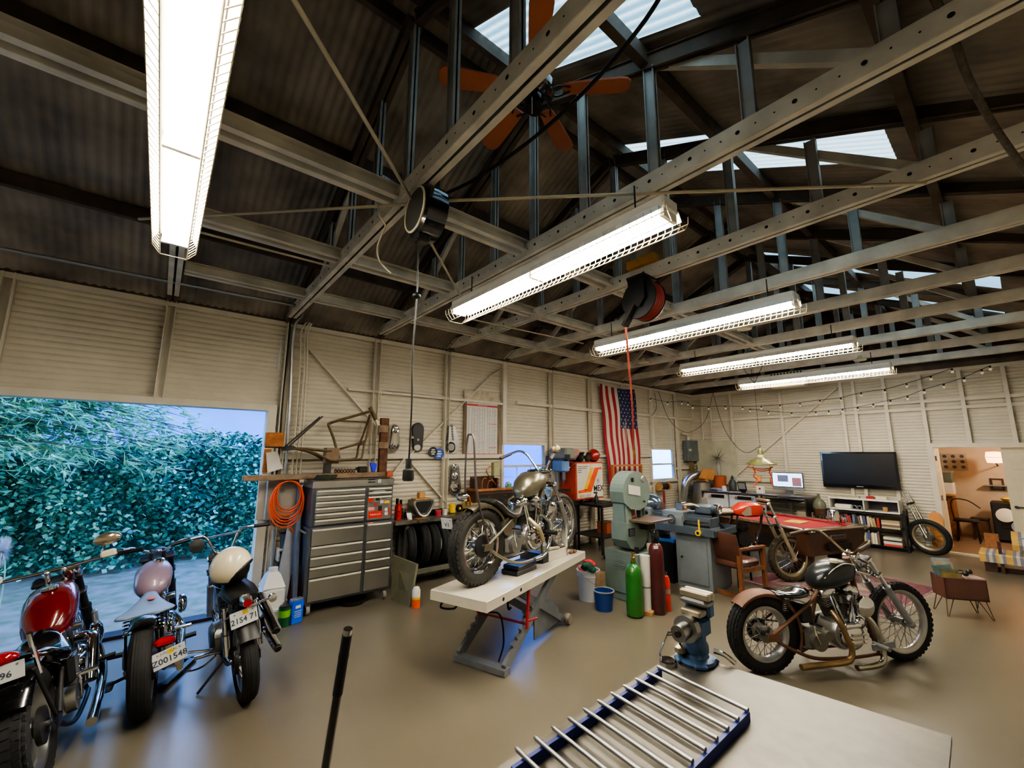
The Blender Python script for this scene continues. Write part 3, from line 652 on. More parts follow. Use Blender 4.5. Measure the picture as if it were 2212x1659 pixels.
t = thing('primary_cover', 'polished chrome teardrop cover hung on the wall right of the tall jig post', 'cover', no(846, 980, D-.02), world=True)
part(t, 'cover_shell', dome(MB(), [wc(849, 925, 10), wc(846, 964, 14)], D-.02, .09), 'chrome', 60)
part(t, 'raised_boss', dome(MB(), [wc(849, 924, 5), wc(848, 932, 4)], D-.09, .04), 'chrome', 60)
m_ = MB(); p = no(856, 945, D-.1); m_.cyl(p, p+V((0, .06, 0)), .02); part(t, 'inspection_hole', m_, 'black')
t = thing('belt_cover', 'matt black oval belt cover hung on the wall behind the hanging plug', 'cover', no(900, 980, D-.02), world=True)
part(t, 'cover_plate', dome(MB(), [wc(900, 927, 13.5), wc(899, 965, 11)], D-.02, .05, ((1, 0), (1, .8), (.95, 1), (.2, 1))), 'black', 40)
p = no(901, 967, D-.075); part(t, 'pulley_boss', MB().lathe([(.02, 0), (.055, 0), (.055, .012), (.045, .02), (.02, .02)], p, (0, -1, 0), 24), 'alum')
for a in ((891, 945), (903, 950)): p = no(*a, D-.073); part(t, 'bolt_ring', MB().lathe([(.008, 0), (.02, 0), (.02, .008), (.008, .008)], p, (0, -1, 0), 16), 'steel')
def disc(lab, px, py, r, m, txt, tm, oy=0):
    p = no(px, py, D-.02-oy); R = r*pxm(px, py, D); t = thing('wall_sticker', lab, 'sign', p, world=True)
    part(t, 'disc', MB().lathe([(.001, 0), (R, 0), (R, .01), (.001, .01)], p, (0, -1, 0), 32), m)
    for k in range(txt): part(t, 'print_mark', MB().box(p+V((0, -.0115, R*(.4-.42*k))), (R*(1.0-.3*abs(k-1)), .002, R*.22)), tm, 0)
disc('round black disc with white print hung on the wall below the belt cover', 935, 976, 10.5, 'black', 3, 'white', .085)
disc('round blue disc half hidden behind the black disc on the wall post', 948, 980, 11.5, M('discblue', '#274aa8', .4), 3, 'white', .07)
t = thing('slotted_cover', 'silver slotted belt guard hung on the wall right of the wall post', 'cover', no(975, 985, D-.02), world=True)
mb = MB(); c1, c2 = wc(972, 925, 8), wc(973, 967, 15)
dome(mb, [c1, c2, wc(984, 962, 5)], D-.03, .05, ((1, 0), (1, .7), (.93, 1), (.2, 1))); part(t, 'guard_body', mb, 'alum', 40)
mb = MB()
for i in range(9):
    for sx in (968.5, 976): p = no(sx+(-.9 if sx < 972 else .9)*i*.35, 921+3.6*i, D-.082); mb.box(p, (.036, .006, .015))
part(t, 'slots', mb, 'hole', 0)
p = no(974, 966, D-.08); part(t, 'round_boss', MB().lathe([(.001, .02), (.06, .02), (.075, 0), (.09, 0), (.001, 0)], p, (0, -1, 0), 28), 'steel')
t = thing('gear_cover', 'long polished gear case with three round lobes hung low on the wall', 'cover', no(980, 1071, D-.02), world=True)
part(t, 'case_shell', dome(MB(), [wc(980, 1011, 9), wc(980, 1055, 14)], D-.02, .05, ((1, 0), (1, .7), (.95, 1), (.2, 1))), 'steel', 40)
for px, py, r in ((981, 1010, 7), (981, 1029, 8), (981, 1053, 12)):
    p = no(px, py, D-.07); R = r*pxm(px, py, D); part(t, 'round_lobe', MB().lathe([(R, 0), (R*.96, .025), (R*.7, .03), (R*.65, .018), (R*.4, .018), (R*.36, .04), (.001, .045)], p, (0, -1, 0), 24), 'chrome', 50)
# wall chart
a, b = no(1003, 842, D-.03), no(1078, 986, D-.03)
t = thing('wall_chart', 'white tap drill chart with red bands on a brown board on the wall', 'chart', ((a.x+b.x)/2, D-.03, b.z), world=True)
M('boardbrown', '#6d5a44', .7, var=.2); M('boardwhite', '#bcb09a', .8, var=.25, scale=9); M('paper', '#cfccc4', .6, var=.04); M('chartred', '#b3322c', .5); M('ink', '#4a4a4a', .6)
part(t, 'backing_board', MB().bx(a.x, b.x, D-.04, D-.02, b.z, no(1040, 868, D).z), 'boardbrown', 0)
part(t, 'top_board', MB().bx(a.x-.01, b.x-.02, D-.05, D-.03, no(1040, 870, D).z, a.z), 'boardwhite', 0)
x0, x1, z0, z1 = a.x+.05, b.x-.06, b.z+.03, no(1040, 866, D).z
part(t, 'chart_sheet', MB().bx(x0, x1, D-.046, D-.042, z0, z1), 'paper', 0)
part(t, 'red_band', MB().bx(x0, x1, D-.05, D-.046, z1-.11, z1-.075), 'chartred', 0); part(t, 'red_band', MB().bx(x0-.02, x1+.03, D-.052, D-.046, z0-.02, z0+.02), 'chartred', 0)
mb = MB()
for k in range(6): x = x0+(x1-x0)*k/6; mb.bx(x, x+.003, D-.048, D-.046, z0+.05, z1-.13)
for k in range(34):
    z = z1-.15-k*.024
    for c in range(6): 
        x = x0+(x1-x0)*(c+.25)/6; mb.bx(x, x+.03+.015*((k*c) % 3), D-.048, D-.046, z, z+.005)
part(t, 'printed_rows', mb, 'ink', 0)
part(t, 'inset_table', MB().bx(x1-.2, x1-.02, D-.0485, D-.046, z1-.42, z1-.41).bx(x1-.2, x1-.02, D-.0485, D-.046, z0+.12, z0+.13), 'chartred', 0)
text(t, 'Starrett', (x0+.14, D-.048, z1-.04), UX, UZ, .06, 'chartred'); text(t, 'DECIMAL CHART', ((x0+x1)/2, D-.051, z1-.093), UX, UZ, .026, 'paper')
# ================================================================ long steel bench
BZ, BY = .94, 5.72
bt = thing('workbench', 'long steel topped workbench right of the tool chest with tires on its lower shelf', 'workbench', (3.8, 5.95, 0), world=True)
M('benchtop', '#8d8a80', .3, .9, var=.25, scale=4, rvar=.15)
part(bt, 'bench_top', MB().bx(2.64, 4.95, BY, D-.1, BZ-.055, BZ, ch=.008), 'benchtop', 0)
M('benchgreen', '#5f6055', .5, .3, var=.2)
for x in (2.86, 4.88):
    for y in (BY+.08, D-.16): part(bt, 'leg', MB().bx(x-.025, x+.025, y-.025, y+.025, 0, BZ-.055), 'benchgreen', 0)
part(bt, 'lower_shelf', MB().bx(2.84, 4.9, BY+.04, D-.14, .17, .24, ch=.005), 'benchgreen', 0)
# tires on the shelf
M('band', '#b9b49f', .45, .3, var=.15)
def tire(mb, c, ax, R, w_, n=40, groove=True):
    r = w_/2
    pr = [(R-.10, -r*.62), (R-.085, -r*.8), (R-.05, -r), (R-.022, -r*.86), (R-.004, -r*.5), (R, -r*.2), (R, r*.2), (R-.004, r*.5), (R-.022, r*.86), (R-.05, r), (R-.085, r*.8), (R-.10, r*.62)]
    if groove:
        pr = pr[:5]+[(R-.002, -r*.36), (R-.009, -r*.34), (R-.009, -r*.28), (R, -r*.26), (R, -r*.06), (R-.008, -r*.04), (R-.008, r*.04), (R, r*.06), (R, r*.26), (R-.009, r*.28), (R-.009, r*.34), (R-.002, r*.36)]+pr[7:]
    return mb.lathe(pr[::-1], c, ax, n, closed=True)
lab = ['dark bare tire at the left end of the bench shelf, half behind the leaning panel', 'tire with a silver paper band, left of the two banded ones', 'bare tire standing between the two banded tires', 'tire with a ribbed silver band, right of the two banded ones', 'bare tire at the right end of the row on the bench shelf']
for k in range(5):
    x = 2.99+.145*k+(0 if k else -.07); p = V((x, BY+.2, .24+.32)); t = thing('tire', lab[k], 'tire', (x, BY+.2, .24), world=True, group='tires on the bench shelf')
    part(t, 'tread', tire(MB(), p, (1, -.12+.05*k, 0), .32, .13), 'rubber', 50)
    if k in (1, 3):
        u_, v_, w_ = basis((1, -.12+.05*k, 0)); mb = MB(); rows = []
        for i in range(7):
            a = 1.15+.75*i/6; d = V((0, -cos(a), sin(a))); rows.append([p+d*(.3235)+w_*s for s in (-.055, .055)])
        mb.sheet(rows); part(t, 'paper_band', mb, 'band', 60)
    if k == 0: part(t, 'rim', MB().lathe([(.215, -.05), (.235, -.055), (.22, 0), (.235, .055), (.215, .05)], p, (1, -.12, 0), 32), 'chrome')
# leaning panel and can
mb = MB(); P = [V((2.575, 5.545, 0)), V((2.63, 5.12, 0)), V((2.75, 5.20, .47)), V((2.60, 5.62, .53))]; n_ = V((.03, .004, 0))
mb.loft([P, [p-n_ for p in P]]); solo('leaning_panel', 'olive drab metal panel standing on edge against the tool chest', 'panel', mb, M('olive', '#6c6a55', .45, .2, var=.12), smooth=0)
p = fl(898, 1312); t = thing('torch_canister', 'white and orange torch canister on the floor behind the olive panel', 'canister', p, world=True)
part(t, 'body', MB().lathe([(.05, 0), (.05, .1)], p, n=24).lathe([(.05, .1), (.05, .101)], p, n=24), 'orange'); part(t, 'upper_body', MB().lathe([(.05, .1), (.05, .2), (.035, .235), (.015, .25), (.001, .25)], p, n=24), 'white'); part(t, 'flame_band', MB().cyl(p+V((0, 0, .1)), p+V((0, 0, .125)), .0508, n=24), 'yellow'); part(t, 'valve', MB().cyl(p+V((0, 0, .25)), p+V((0, 0, .275)), .014), 'brass')
# ---------------------------------------------------------------- things on the bench
def on(px, py, z=BZ): return fl(px, py, z)
def at(x, y): return V((x, y, BZ))
# engine case
p = at(3.17, 6.0); t = thing('engine_case', 'bare grey engine case standing on the steel bench near the tool chest', 'engine part', p, world=True)
M('castgrey', '#77756a', .5, .6, var=.2)
part(t, 'crankcase', MB().prism([(-.16, .25), (.16, .25), (.17, .17), (.06, .02), (-.06, .02), (-.17, .17)], p+V((0, .1, 0)), (1, 0, 0), (0, 0, 1), .2), 'castgrey', 0)
part(t, 'case_rim', MB().tube([p+V((x, -.105, z)) for x, z in ((-.15, .24), (-.16, .18), (-.06, .03), (.06, .03), (.16, .18), (.15, .24))], .018, 8, 3), 'alum')
part(t, 'inner_cavity', MB().prism([(-.12, .23), (.12, .23), (.13, .18), (.04, .06), (-.04, .06), (-.13, .18)], p+V((0, -.102, 0)), (1, 0, 0), (0, 0, 1), .004), 'hole', 0)
part(t, 'cylinder_deck', MB().bx(p.x-.13, p.x+.13, p.y-.08, p.y+.08, BZ+.25, BZ+.27, ch=.004).bx(p.x-.05, p.x+.05, p.y-.05, p.y+.05, BZ+.27, BZ+.36, ch=.01), 'woodlight', 0)
def simple(nm, lab, cat, p, prof, mat, extra=(), n=24):
    t = thing(nm, lab, cat, p, world=True); part(t, 'body', MB().lathe(prof, p, n=n), mat)
    for en, ep, em in extra: part(t, en, MB().lathe(ep, p, n=n), em)
    return t
simple('oil_filter', 'bright yellow cylindrical oil filter standing on the bench by the wall post', 'filter', at(3.72, 5.98), [(.001, 0), (.05, 0), (.05, .14), (.035, .155), (.001, .155)], 'yellow', (('base_ring', [(.052, 0), (.052, .012), (.001, .012)], 'black'),))
simple('red_jar', 'small pinkish red jar on the bench left of the white cup', 'jar', at(3.42, 5.9), [(.001, 0), (.045, 0), (.045, .075), (.001, .075)], M('jarred', '#a02c3c', .4), (('lid', [(.047, .06), (.047, .08), (.001, .08)], M('jarred2', '#c03a4a', .4)),))
simple('white_cup', 'small white cup on the bench between red jar and yellow filter', 'cup', at(3.54, 5.9), [(.001, 0), (.036, 0), (.042, .085), (.038, .085), (.03, .01)], 'white', (('rim', [(.044, .07), (.044, .088), (.04, .088)], 'cream'),))
t = thing('yellow_carton', 'yellow cardboard carton on the bench beside the lift motorcycle fender', 'box', at(4.1, 5.98), world=True); part(t, 'carton', MB().box((4.1, 5.98, BZ+.075), (.24, .16, .15), rz=.1, ch=.003), M('carton', '#cfa93a', .6), 0); part(t, 'flap', MB().box((4.1, 5.98, BZ+.152), (.2, .12, .004), rz=.1), 'yellow', 0)
t = thing('belt_pulley', 'dark pulley with yellow centre leaning behind the yellow filter', 'pulley', at(3.88, 6.02), world=True); c = V((3.88, 6.02, BZ+.062)); part(t, 'pulley_wheel', MB().lathe([(.02, -.02), (.06, -.02), (.05, 0), (.06, .02), (.02, .02)], c, (.2, -1, 0), 28), 'black'); part(t, 'centre', MB().cyl(c+V((0, -.03, 0)), c+V((0, -.01, 0)), .022, n=16), 'yellow')
solo('black_tray', 'low black tray on the bench against the wall behind the jars', 'tray', MB().box((3.5, 6.03, BZ+.04), (.3, .08, .08), ch=.01), 'black', smooth=0)
p = at(2.75, 5.88); t = thing('red_spray_bottle', 'red bottle set with black caps beside the stickered chest side', 'bottle', p, world=True)
part(t, 'body', MB().lathe([(.001, 0), (.05, 0), (.05, .05), (.042, .055), (.05, .06), (.05, .12), (.042, .125), (.05, .13), (.05, .2), (.02, .23), (.001, .23)], p, n=20), 'red'); part(t, 'cap', MB().cyl(p+V((-.02, 0, .22)), p+V((-.02, 0, .3)), .022).cyl(p+V((.035, 0, .2)), p+V((.035, 0, .28)), .02), 'black'); 
for k, (x, y, h_) in enumerate(((2.86, 5.98, .14), (2.92, 6.0, .11))):
    simple('black_bottle', ('taller' if k == 0 else 'shorter')+' of two slim black bottles on the bench by the tool chest', 'bottle', at(x, y), [(.001, 0), (.02, 0), (.02, h_*.7), (.008, h_*.8), (.008, h_), (.001, h_)], 'black', (('cap', [(.01, h_*.9), (.01, h_+.005), (.001, h_+.005)], 'darksteel'),), 16)
mb = MB(); mb.quad(at(2.87, 5.8)+V((0, 0, .002)), at(2.93, 5.79)+V((0, 0, .002)), at(2.93, 5.83)+V((0, 0, .09)), at(2.86, 5.84)+V((0, 0, .09))); solo('folded_card', 'white folded card standing at the front of the bench', 'card', mb, 'white', smooth=0)
solo('cardboard_sheet', 'small flat orange-brown sheet lying on the bench front', 'sheet', MB().box((3.05, 5.79, BZ+.003), (.16, .09, .006), rz=.3), 'plywood', smooth=0)
for k in range(7):
    x, y = 2.8+.05*k+random.uniform(-.02, .02), 5.78+random.uniform(0, .08)
    solo('loose_bolt', 'one of the loose steel bolts scattered around the white card on the bench', 'bolt', MB().cyl((x, y, BZ+.008), (x+.03, y+.02, BZ+.008), .007, n=8).cyl((x-.006, y-.004, BZ+.01), (x, y, BZ+.01), .011, n=6), 'steel', 'loose bolts on the bench', 0)
# machinist chest with clutter
cx, cy = 4.48, 5.95
t = thing('machinist_chest', 'dark wooden machinist chest on the bench below the window', 'tool chest', (cx, cy, BZ), world=True)
part(t, 'chest_body', MB().bx(4.06, 4.9, 5.8, 6.1, BZ, 1.27, ch=.006), 'wooddark', 0)
for k in range(3): d = part(t, 'drawer', MB().bx(4.09, 4.87, 5.79, 5.8, BZ+.02+.09*k, BZ+.1+.09*k), 'iron', 0); part(d, 'knob', MB().cyl((4.3, 5.79, BZ+.06+.09*k), (4.3, 5.775, BZ+.06+.09*k), .01).cyl((4.66, 5.79, BZ+.06+.09*k), (4.66, 5.775, BZ+.06+.09*k), .01), 'brass')
part(t, 'top_tray', MB().bx(4.04, 4.92, 5.78, 5.8, 1.27, 1.31).bx(4.04, 4.06, 5.8, 6.1, 1.27, 1.31).bx(4.9, 4.92, 5.8, 6.1, 1.27, 1.31), 'wood', 0)
solo('wooden_box', 'open brown wooden box on top of the machinist chest', 'box', MB().bx(4.1, 4.6, 6.02, 6.05, 1.272, 1.5).bx(4.1, 4.13, 5.9, 6.02, 1.272, 1.47).bx(4.57, 4.6, 5.9, 6.02, 1.272, 1.47), 'wooddark', smooth=0)
t = thing('bench_lamp', 'pale green bench lamp with bent copper arm on the machinist chest', 'lamp', (4.65, 5.93, 1.27), world=True)
part(t, 'base', MB().cyl((4.62, 5.93, 1.27), (4.62, 5.93, 1.3), .05, n=20), 'iron'); part(t, 'arm', MB().tube([(4.62, 5.93, 1.3), (4.5, 5.93, 1.42), (4.36, 5.93, 1.58), (4.42, 5.93, 1.66), (4.52, 5.93, 1.65)], .01, 8), M('copper', '#b0714a', .35, .8)); part(t, 'lamp_shade', MB().prism([(0, 0), (.12, .02), (.14, -.2), (.0, -.22)], (4.48, 5.88, 1.73), (1, 0, 0), (0, 0, 1), -.08), M('shadegreen', '#9a9a72', .4), 0)
simple('green_cup', 'small mint green cup on the right of the machinist chest top', 'cup', V((4.82, 5.88, 1.275)), [(.001, 0), (.045, 0), (.045, .1), (.04, .1), (.038, .01)], M('mint', '#4da878', .4), (('rim', [(.047, .09), (.047, .104), (.042, .104)], 'white'),))
for k, (x, h_) in enumerate(((4.22, .2), (4.34, .16), (4.72, .12))):
    solo('copper_pipe', 'one of the bent copper pipe offcuts standing in the machinist chest tray', 'pipe', MB().tube([(x, 5.86, 1.27), (x, 5.86, 1.27+h_*.6), (x+.03, 5.86, 1.27+h_), (x+.09, 5.86, 1.27+h_)], .008, 8), 'copper', 'copper pipe offcuts', 60)
# ================================================================ sign cabinet, drill press, helmets
X0, X1, SY = no(1243, 1000, 5.7).x, no(1303, 1040, 5.7).x, 5.7
z1, z0 = no(1270, 998, SY).z, no(1270, 1078, SY).z
t = thing('sign_cabinet', 'white faced cabinet with orange stripe emblem and red sides on the north wall', 'cabinet', ((X0+X1)/2, 5.9, z0), world=True)
M('cabred', '#b5402e', .45); M('facewhite', '#d6cfb8', .4, var=.05); M('strorange', '#e2541d', .45); M('stryellow', '#e8b41b', .45)
part(t, 'cabinet_body', MB().bx(X0, X1, SY, 6.1, z0, z1, ch=.006), 'cabred', 0)
XM_ = X0+(X1-X0)*.5; 
for a, b in ((X0+.03, XM_-.004), (XM_+.004, X1-.03)): part(t, 'cabinet_door', MB().bx(a, b, SY-.015, SY, z0+.03, z1-.03, ch=.003), 'facewhite', 0)
W_, Hh = X1-X0, z1-z0
def S(pts, m, nm='stripe'): part(t, nm, MB().prism([(a*W_, b*Hh) for a, b in pts], (X0, SY-.016, z0), (1, 0, 0), (0, 0, 1), .003), m, 0)
S([(.06, .17), (.06, .24), (.37, .27), (.66, .84), (.92, .85), (.92, .79), (.80, .79), (.52, .19)], 'strorange'); S([(.25, .24), (.37, .24), (.62, .84), (.52, .84)], 'stryellow', 'yellow_stripe'); S([(.1, .06), (.48, .06), (.48, .14), (.1, .14)], 'boardwhite', 'panel_patch')
text(t, 'MEX', (X0+.79*W_, SY-.0165, z0+.27*Hh), UX, UZ, .16, 'stblk', bold=True); S([(.66, .2), (.9, .2), (.9, .215), (.66, .215)], 'stblk', 'underline'); S([(.73, .5), (.78, .54), (.83, .5), (.80, .42), (.76, .42)], M('emblemblue', '#8a96c8', .5), 'emblem')
for k, l in enumerate((.36, .30, .14, .12)): S([(.06, .87-.05*k), (.06+l, .87-.05*k), (.06+l, .885-.05*k), (.06, .885-.05*k)], 'ink', 'print_line')
part(t, 'stand_post', MB().bx((X0+X1)/2+.1, (X0+X1)/2+.14, SY+.05, SY+.09, .93, z0).bx((X0+X1)/2-.2, (X0+X1)/2-.16, SY+.05, SY+.09, .93, z0), 'iron', 0)
def helmet(nm, lab, c, r, m, face=0., lining='black', z0_=None):
    # open face helmet: shell with the face cut away towards angle face
    c = V(c); t = thing(nm, lab, 'helmet', c-V((0, 0, r*.82)), world=True)
    mb = MB(); rows = []; NA, NB = 36, 14
    for j in range(NB+1):
        th = pi*.0+ (pi*.70)*j/NB; row = []
        for i in range(NA+1):
            a = 2*pi*i/NA; fwd = cos(a-face); tt = th
            lim = pi*.70 - (pi*.30)*max(0, (fwd-.35)/.65)**.6 if fwd > .35 else pi*.70
            tt = lim*j/NB
            row.append(c+V((sin(tt)*cos(a)*r*.95, sin(tt)*sin(a)*r*.95, cos(tt)*r*1.02)))
        rows.append(row)
    mb.sheet(rows[::-1]); part(t, 'shell', mb, m, 60)
    edge = rows[-1][:-1]; part(t, 'edge_trim', MB().tube(edge, r*.045, 6, 1, closed=True), 'black', 60)
    mb = MB(); mb.ell(c+V((0, 0, -r*.05)), (r*.86, r*.86, r*.84), 20, 12); part(t, 'lining', mb, lining, 60); return t
hz = z1
p = no(1282, 985, 5.85); helmet('helmet', 'glossy red helmet on top of the sign cabinet beside the flag', (p.x, 5.85, hz+.12), .145, M('helmred', '#a5251c', .2, coat=.6), -.35)
p = no(1240, 983, 6.0); helmet('helmet', 'pale pinkish helmet behind the gloves on top of the sign cabinet', (p.x, 5.95, hz+.12), .145, M('helmpink', '#b98a7c', .35), -1.2)
for k, (px, lab) in enumerate(((1254, 'black furry glove on the sign cabinet left of the brown glove'), (1269, 'dark brown glove on the sign cabinet next to the red helmet'))):
    p = no(px, 988, 5.8); mb = MB(); mb.ell((p.x, 5.8, hz+.075), (.075, .06, .075), 12, 8)
    for q in range(4): mb.tube([(p.x-.045+.03*q, 5.79, hz+.1), (p.x-.05+.033*q, 5.77, hz+.17), (p.x-.04+.03*q, 5.74, hz+.19)], [.019, .012], 7, 3)
    mb.tube([(p.x+.06, 5.79, hz+.06), (p.x+.1, 5.77, hz+.12)], .018, 7); solo('glove', lab, 'glove', mb, M('glove%d' % k, ('#121110', '#3a2c20')[k], .9, var=.3, scale=40, bump=.6), smooth=60)
a = no(1311, 1060, 5.95); solo('gas_bottle', 'teal blue cylinder standing high beside the sign cabinet', 'cylinder', MB().lathe([(.001, 0), (.09, 0), (.09, .42), (.05, .48), (.001, .48)], (X1+.12, 6.07, z0-.02), n=24), M('teal', '#3f6f80', .45))
# drill press on the bench at the right of the window
dx, dy = no(1212, 1000, 5.8).x, 5.85
t = thing('drill_press', 'grey and blue bench drill press right of the window, behind the lift motorcycle', 'drill press', (dx, dy, BZ), world=True)
part(t, 'base', MB().bx(dx-.16, dx+.16, dy-.25, dy+.12, BZ, BZ+.05, ch=.01), 'darksteel', 0); part(t, 'column', MB().cyl((dx, dy+.05, BZ+.05), (dx, dy+.05, 1.75), .04, n=20), 'steel')
zt = no(1212, 968, dy).z; part(t, 'belt_housing', MB().bx(dx-.13, dx+.15, dy-.3, dy+.18, zt-.22, zt, ch=.03), M('dpgrey', '#6f736b', .45), 0)
part(t, 'head', MB().bx(dx-.1, dx+.1, dy-.2, dy+.12, zt-.46, zt-.22, ch=.03), M('dpblue', '#5f83b4', .4), 0); part(t, 'quill', MB().cyl((dx, dy-.12, zt-.46), (dx, dy-.12, zt-.6), .035).cyl((dx, dy-.12, zt-.6), (dx, dy-.12, zt-.68), .028, .014), 'steel')
part(t, 'motor', MB().cyl((dx-.05, dy+.2, zt-.4), (dx-.05, dy+.2, zt-.15), .09, n=20), 'darksteel'); part(t, 'name_plate', MB().bx(dx-.16, dx-.02, dy-.31, dy-.302, zt-.2, zt-.12), 'stblk', 0)
part(t, 'feed_handle', MB().cyl((dx+.1, dy-.1, zt-.38), (dx+.18, dy-.1, zt-.38), .02).cyl((dx+.17, dy-.1, zt-.38), (dx+.33, dy-.16, zt-.28), .007).ell((dx+.33, dy-.16, zt-.28), (.018, .018, .018), 8, 6), 'chrome')
part(t, 'work_table', MB().cyl((dx, dy-.1, BZ+.24), (dx, dy-.1, BZ+.27), .15, n=28), 'iron')
part(bt, 'bench_extension', MB().bx(4.96, 6.5, BY+.02, D-.1, BZ-.05, BZ, ch=.006), 'iron', 0)
for x in (5.7, 6.46): part(bt, 'leg', MB().bx(x-.025, x+.025, BY+.08, BY+.13, 0, BZ-.05), 'iron', 0)
solo('blue_vise', 'small dusty blue machine vise on the bench right of the lift motorcycle tank', 'vise', MB().box((dx-.38, 5.85, BZ+.07), (.2, .16, .14), ch=.02).box((dx-.38, 5.85, BZ+.24), (.16, .1, .2), ch=.02).cyl((dx-.38, 5.77, BZ+.28), (dx-.38, 5.68, BZ+.28), .02), M('viseblue', '#86a9cf', .4, .2), smooth=0)
# second low table under the sign
tx0, tx1 = 6.6, 7.35
t = thing('parts_table', 'dark steel side table below the sign cabinet with a bar on top', 'table', (6.95, 5.6, 0), world=True)
part(t, 'table_top', MB().bx(tx0, tx1, 5.25, 5.95, .87, .92, ch=.005), 'iron', 0)
for x in (tx0+.05, tx1-.05):
    for y in (5.3, 5.9): part(t, 'leg', MB().bx(x-.02, x+.02, y-.02, y+.02, 0, .87), 'iron', 0)
part(t, 'shelf', MB().bx(tx0, tx1, 5.25, 5.95, .3, .33), 'iron', 0)
solo('steel_bar', 'bright flat steel bar lying on the side table under the sign', 'bar', MB().beam((6.75, 5.4, .935), (7.25, 5.5, .935), .03, .02), 'chrome', smooth=0)
solo('spray_bottle', 'dark spray bottle with yellow neck on the side table near the front wheel', 'bottle', MB().lathe([(.001, 0), (.04, 0), (.04, .13), (.015, .17), (.015, .2), (.001, .2)], (6.68, 5.45, .925), n=16).box((6.66, 5.45, 1.14), (.08, .03, .03)), 'black')
t = thing('orange_crate', 'rust orange box on the floor shelf of the side table', 'box', (7.1, 5.6, .33), world=True); part(t, 'crate_body', MB().box((7.1, 5.55, .43), (.3, .25, .2), ch=.005), M('crateor', '#8e4320', .6, var=.2), 0); part(t, 'lid', MB().box((7.1, 5.55, .535), (.31, .26, .015)), 'rust', 0)
M('greasy', '#45423d', .35, .75, var=.4, scale=14)
for k in range(9):
    x, y = 6.55+.1*k+random.uniform(-.03, .03), 5.0+random.uniform(-.1, .2); mb = MB(); r = random.uniform(.06, .11)
    if k % 3 == 0: mb.lathe([(r*.4, 0), (r, 0), (r, .05), (r*.7, .06), (r*.6, .16), (r*.4, .16)], (x, y, .0), n=20)
    elif k % 3 == 1: mb.box((x, y, .07), (.16, .1, .14), rz=k, ch=.02).cyl((x, y, .14), (x+.02, y, .26), .035)
    else: mb.tube([(x, y, .02), (x+.05, y-.05, .12), (x+.02, y-.02, .3), (x+.12, y, .36)], .018, 8)
    solo('machine_part', ('round grey machine part', 'squat cast machine part', 'bent steel tube part')[k % 3]+' in the pile on the floor behind the lift table end', 'machine part', mb, 'greasy', 'machine parts piled behind the lift table', 40)
solo('chrome_lever', 'bright chrome lever propped in the parts pile behind the lift table', 'lever', MB().cyl((6.75, 4.85, .42), (7.0, 4.75, .2), .012).cyl((6.4, 4.85, .32), (6.62, 4.8, .1), .012), 'chrome')
# ================================================================ flag
TL, TR, BL, BR = [no(x, y, D-.1) for x, y in ((1296, 828), (1371, 841), (1318, 1070), (1389, 1074))]
def fpt(u, v): # u across 0..1, v down 0..1
    p = (TL*(1-u)+TR*u)*(1-v)+(BL*(1-u)+BR*u)*v
    return p+V((0, .018*sin(u*9+v*4)+.012*sin(v*15+u*3), -.05*sin(pi*u)*(1-v)))
mb = MB(); NV = 40
for c in range(13):
    u0, u1 = c/13, (c+1)/13
    for s in range(2):
        a, b = u0+(u1-u0)*s/2, u0+(u1-u0)*(s+1)/2
        for k in range(NV):
            v0, v1 = k/NV, (k+1)/NV
            mb.cur = 2 if (c >= 6 and v1 <= .385) else (0 if c % 2 == 0 else 1)
            mb.quad(fpt(a, v0), fpt(a, v1), fpt(b, v1), fpt(b, v0))
fg = thing('flag', 'large american flag hung vertically on the north wall', 'flag', base_of([TL, TR, BL, BR]), world=True)
part(fg, 'cloth', mb, [M('flagred', '#9c2430', .8, var=.1), M('flagwhite', '#cfc6b2', .8, var=.05), M('flagblue', '#262a55', .8, var=.1)], 60)
mb = MB()
for i in range(9):
    for j in range(11):
        if (i+j) % 2 == 0:
            u, v = .475+.058*(i+.5), .012+.372*(j+.5)/11.3; c = fpt(u, v)+V((0, -.006, 0)); r = .026
            P = [c+V((r*(1 if k % 2 == 0 else .42)*sin(pi*k/5), 0, r*(1 if k % 2 == 0 else .42)*cos(pi*k/5))) for k in range(10)]; mb.quad(*P)
part(fg, 'stars', mb, 'flagwhite', 0)
# ================================================================ hanging from the roof
# ceiling fan
fc = V((1.76, 1.89, 4.42)); ft = thing('ceiling_fan', 'five bladed brown ceiling fan with black motor hanging under the skylight', 'ceiling fan', (fc.x, fc.y, zr(fc.y)), world=True)
M('blade', '#b0633c', .5, var=.12, scale=3)
part(ft, 'down_rod', MB().cyl(fc+V((0, 0, .1)), (fc.x, fc.y, zr(fc.y)-.02), .014), 'black')
part(ft, 'motor', MB().lathe([(.001, .14), (.05, .13), (.06, .08), (.125, .06), (.14, .03), (.14, -.03), (.12, -.05), (.07, -.06), (.06, -.11), (.05, -.13), (.001, -.135)], fc, n=32), 'blackgloss')
part(ft, 'switch_cap', MB().lathe([(.055, -.13), (.06, -.15), (.045, -.17), (.001, -.175)], fc, n=24), 'iron')
def ang(px, py): 
    p = fl(px, py, fc.z); return atan2(p.y-fc.y, p.x-fc.x)
A0 = ang(965, 165)
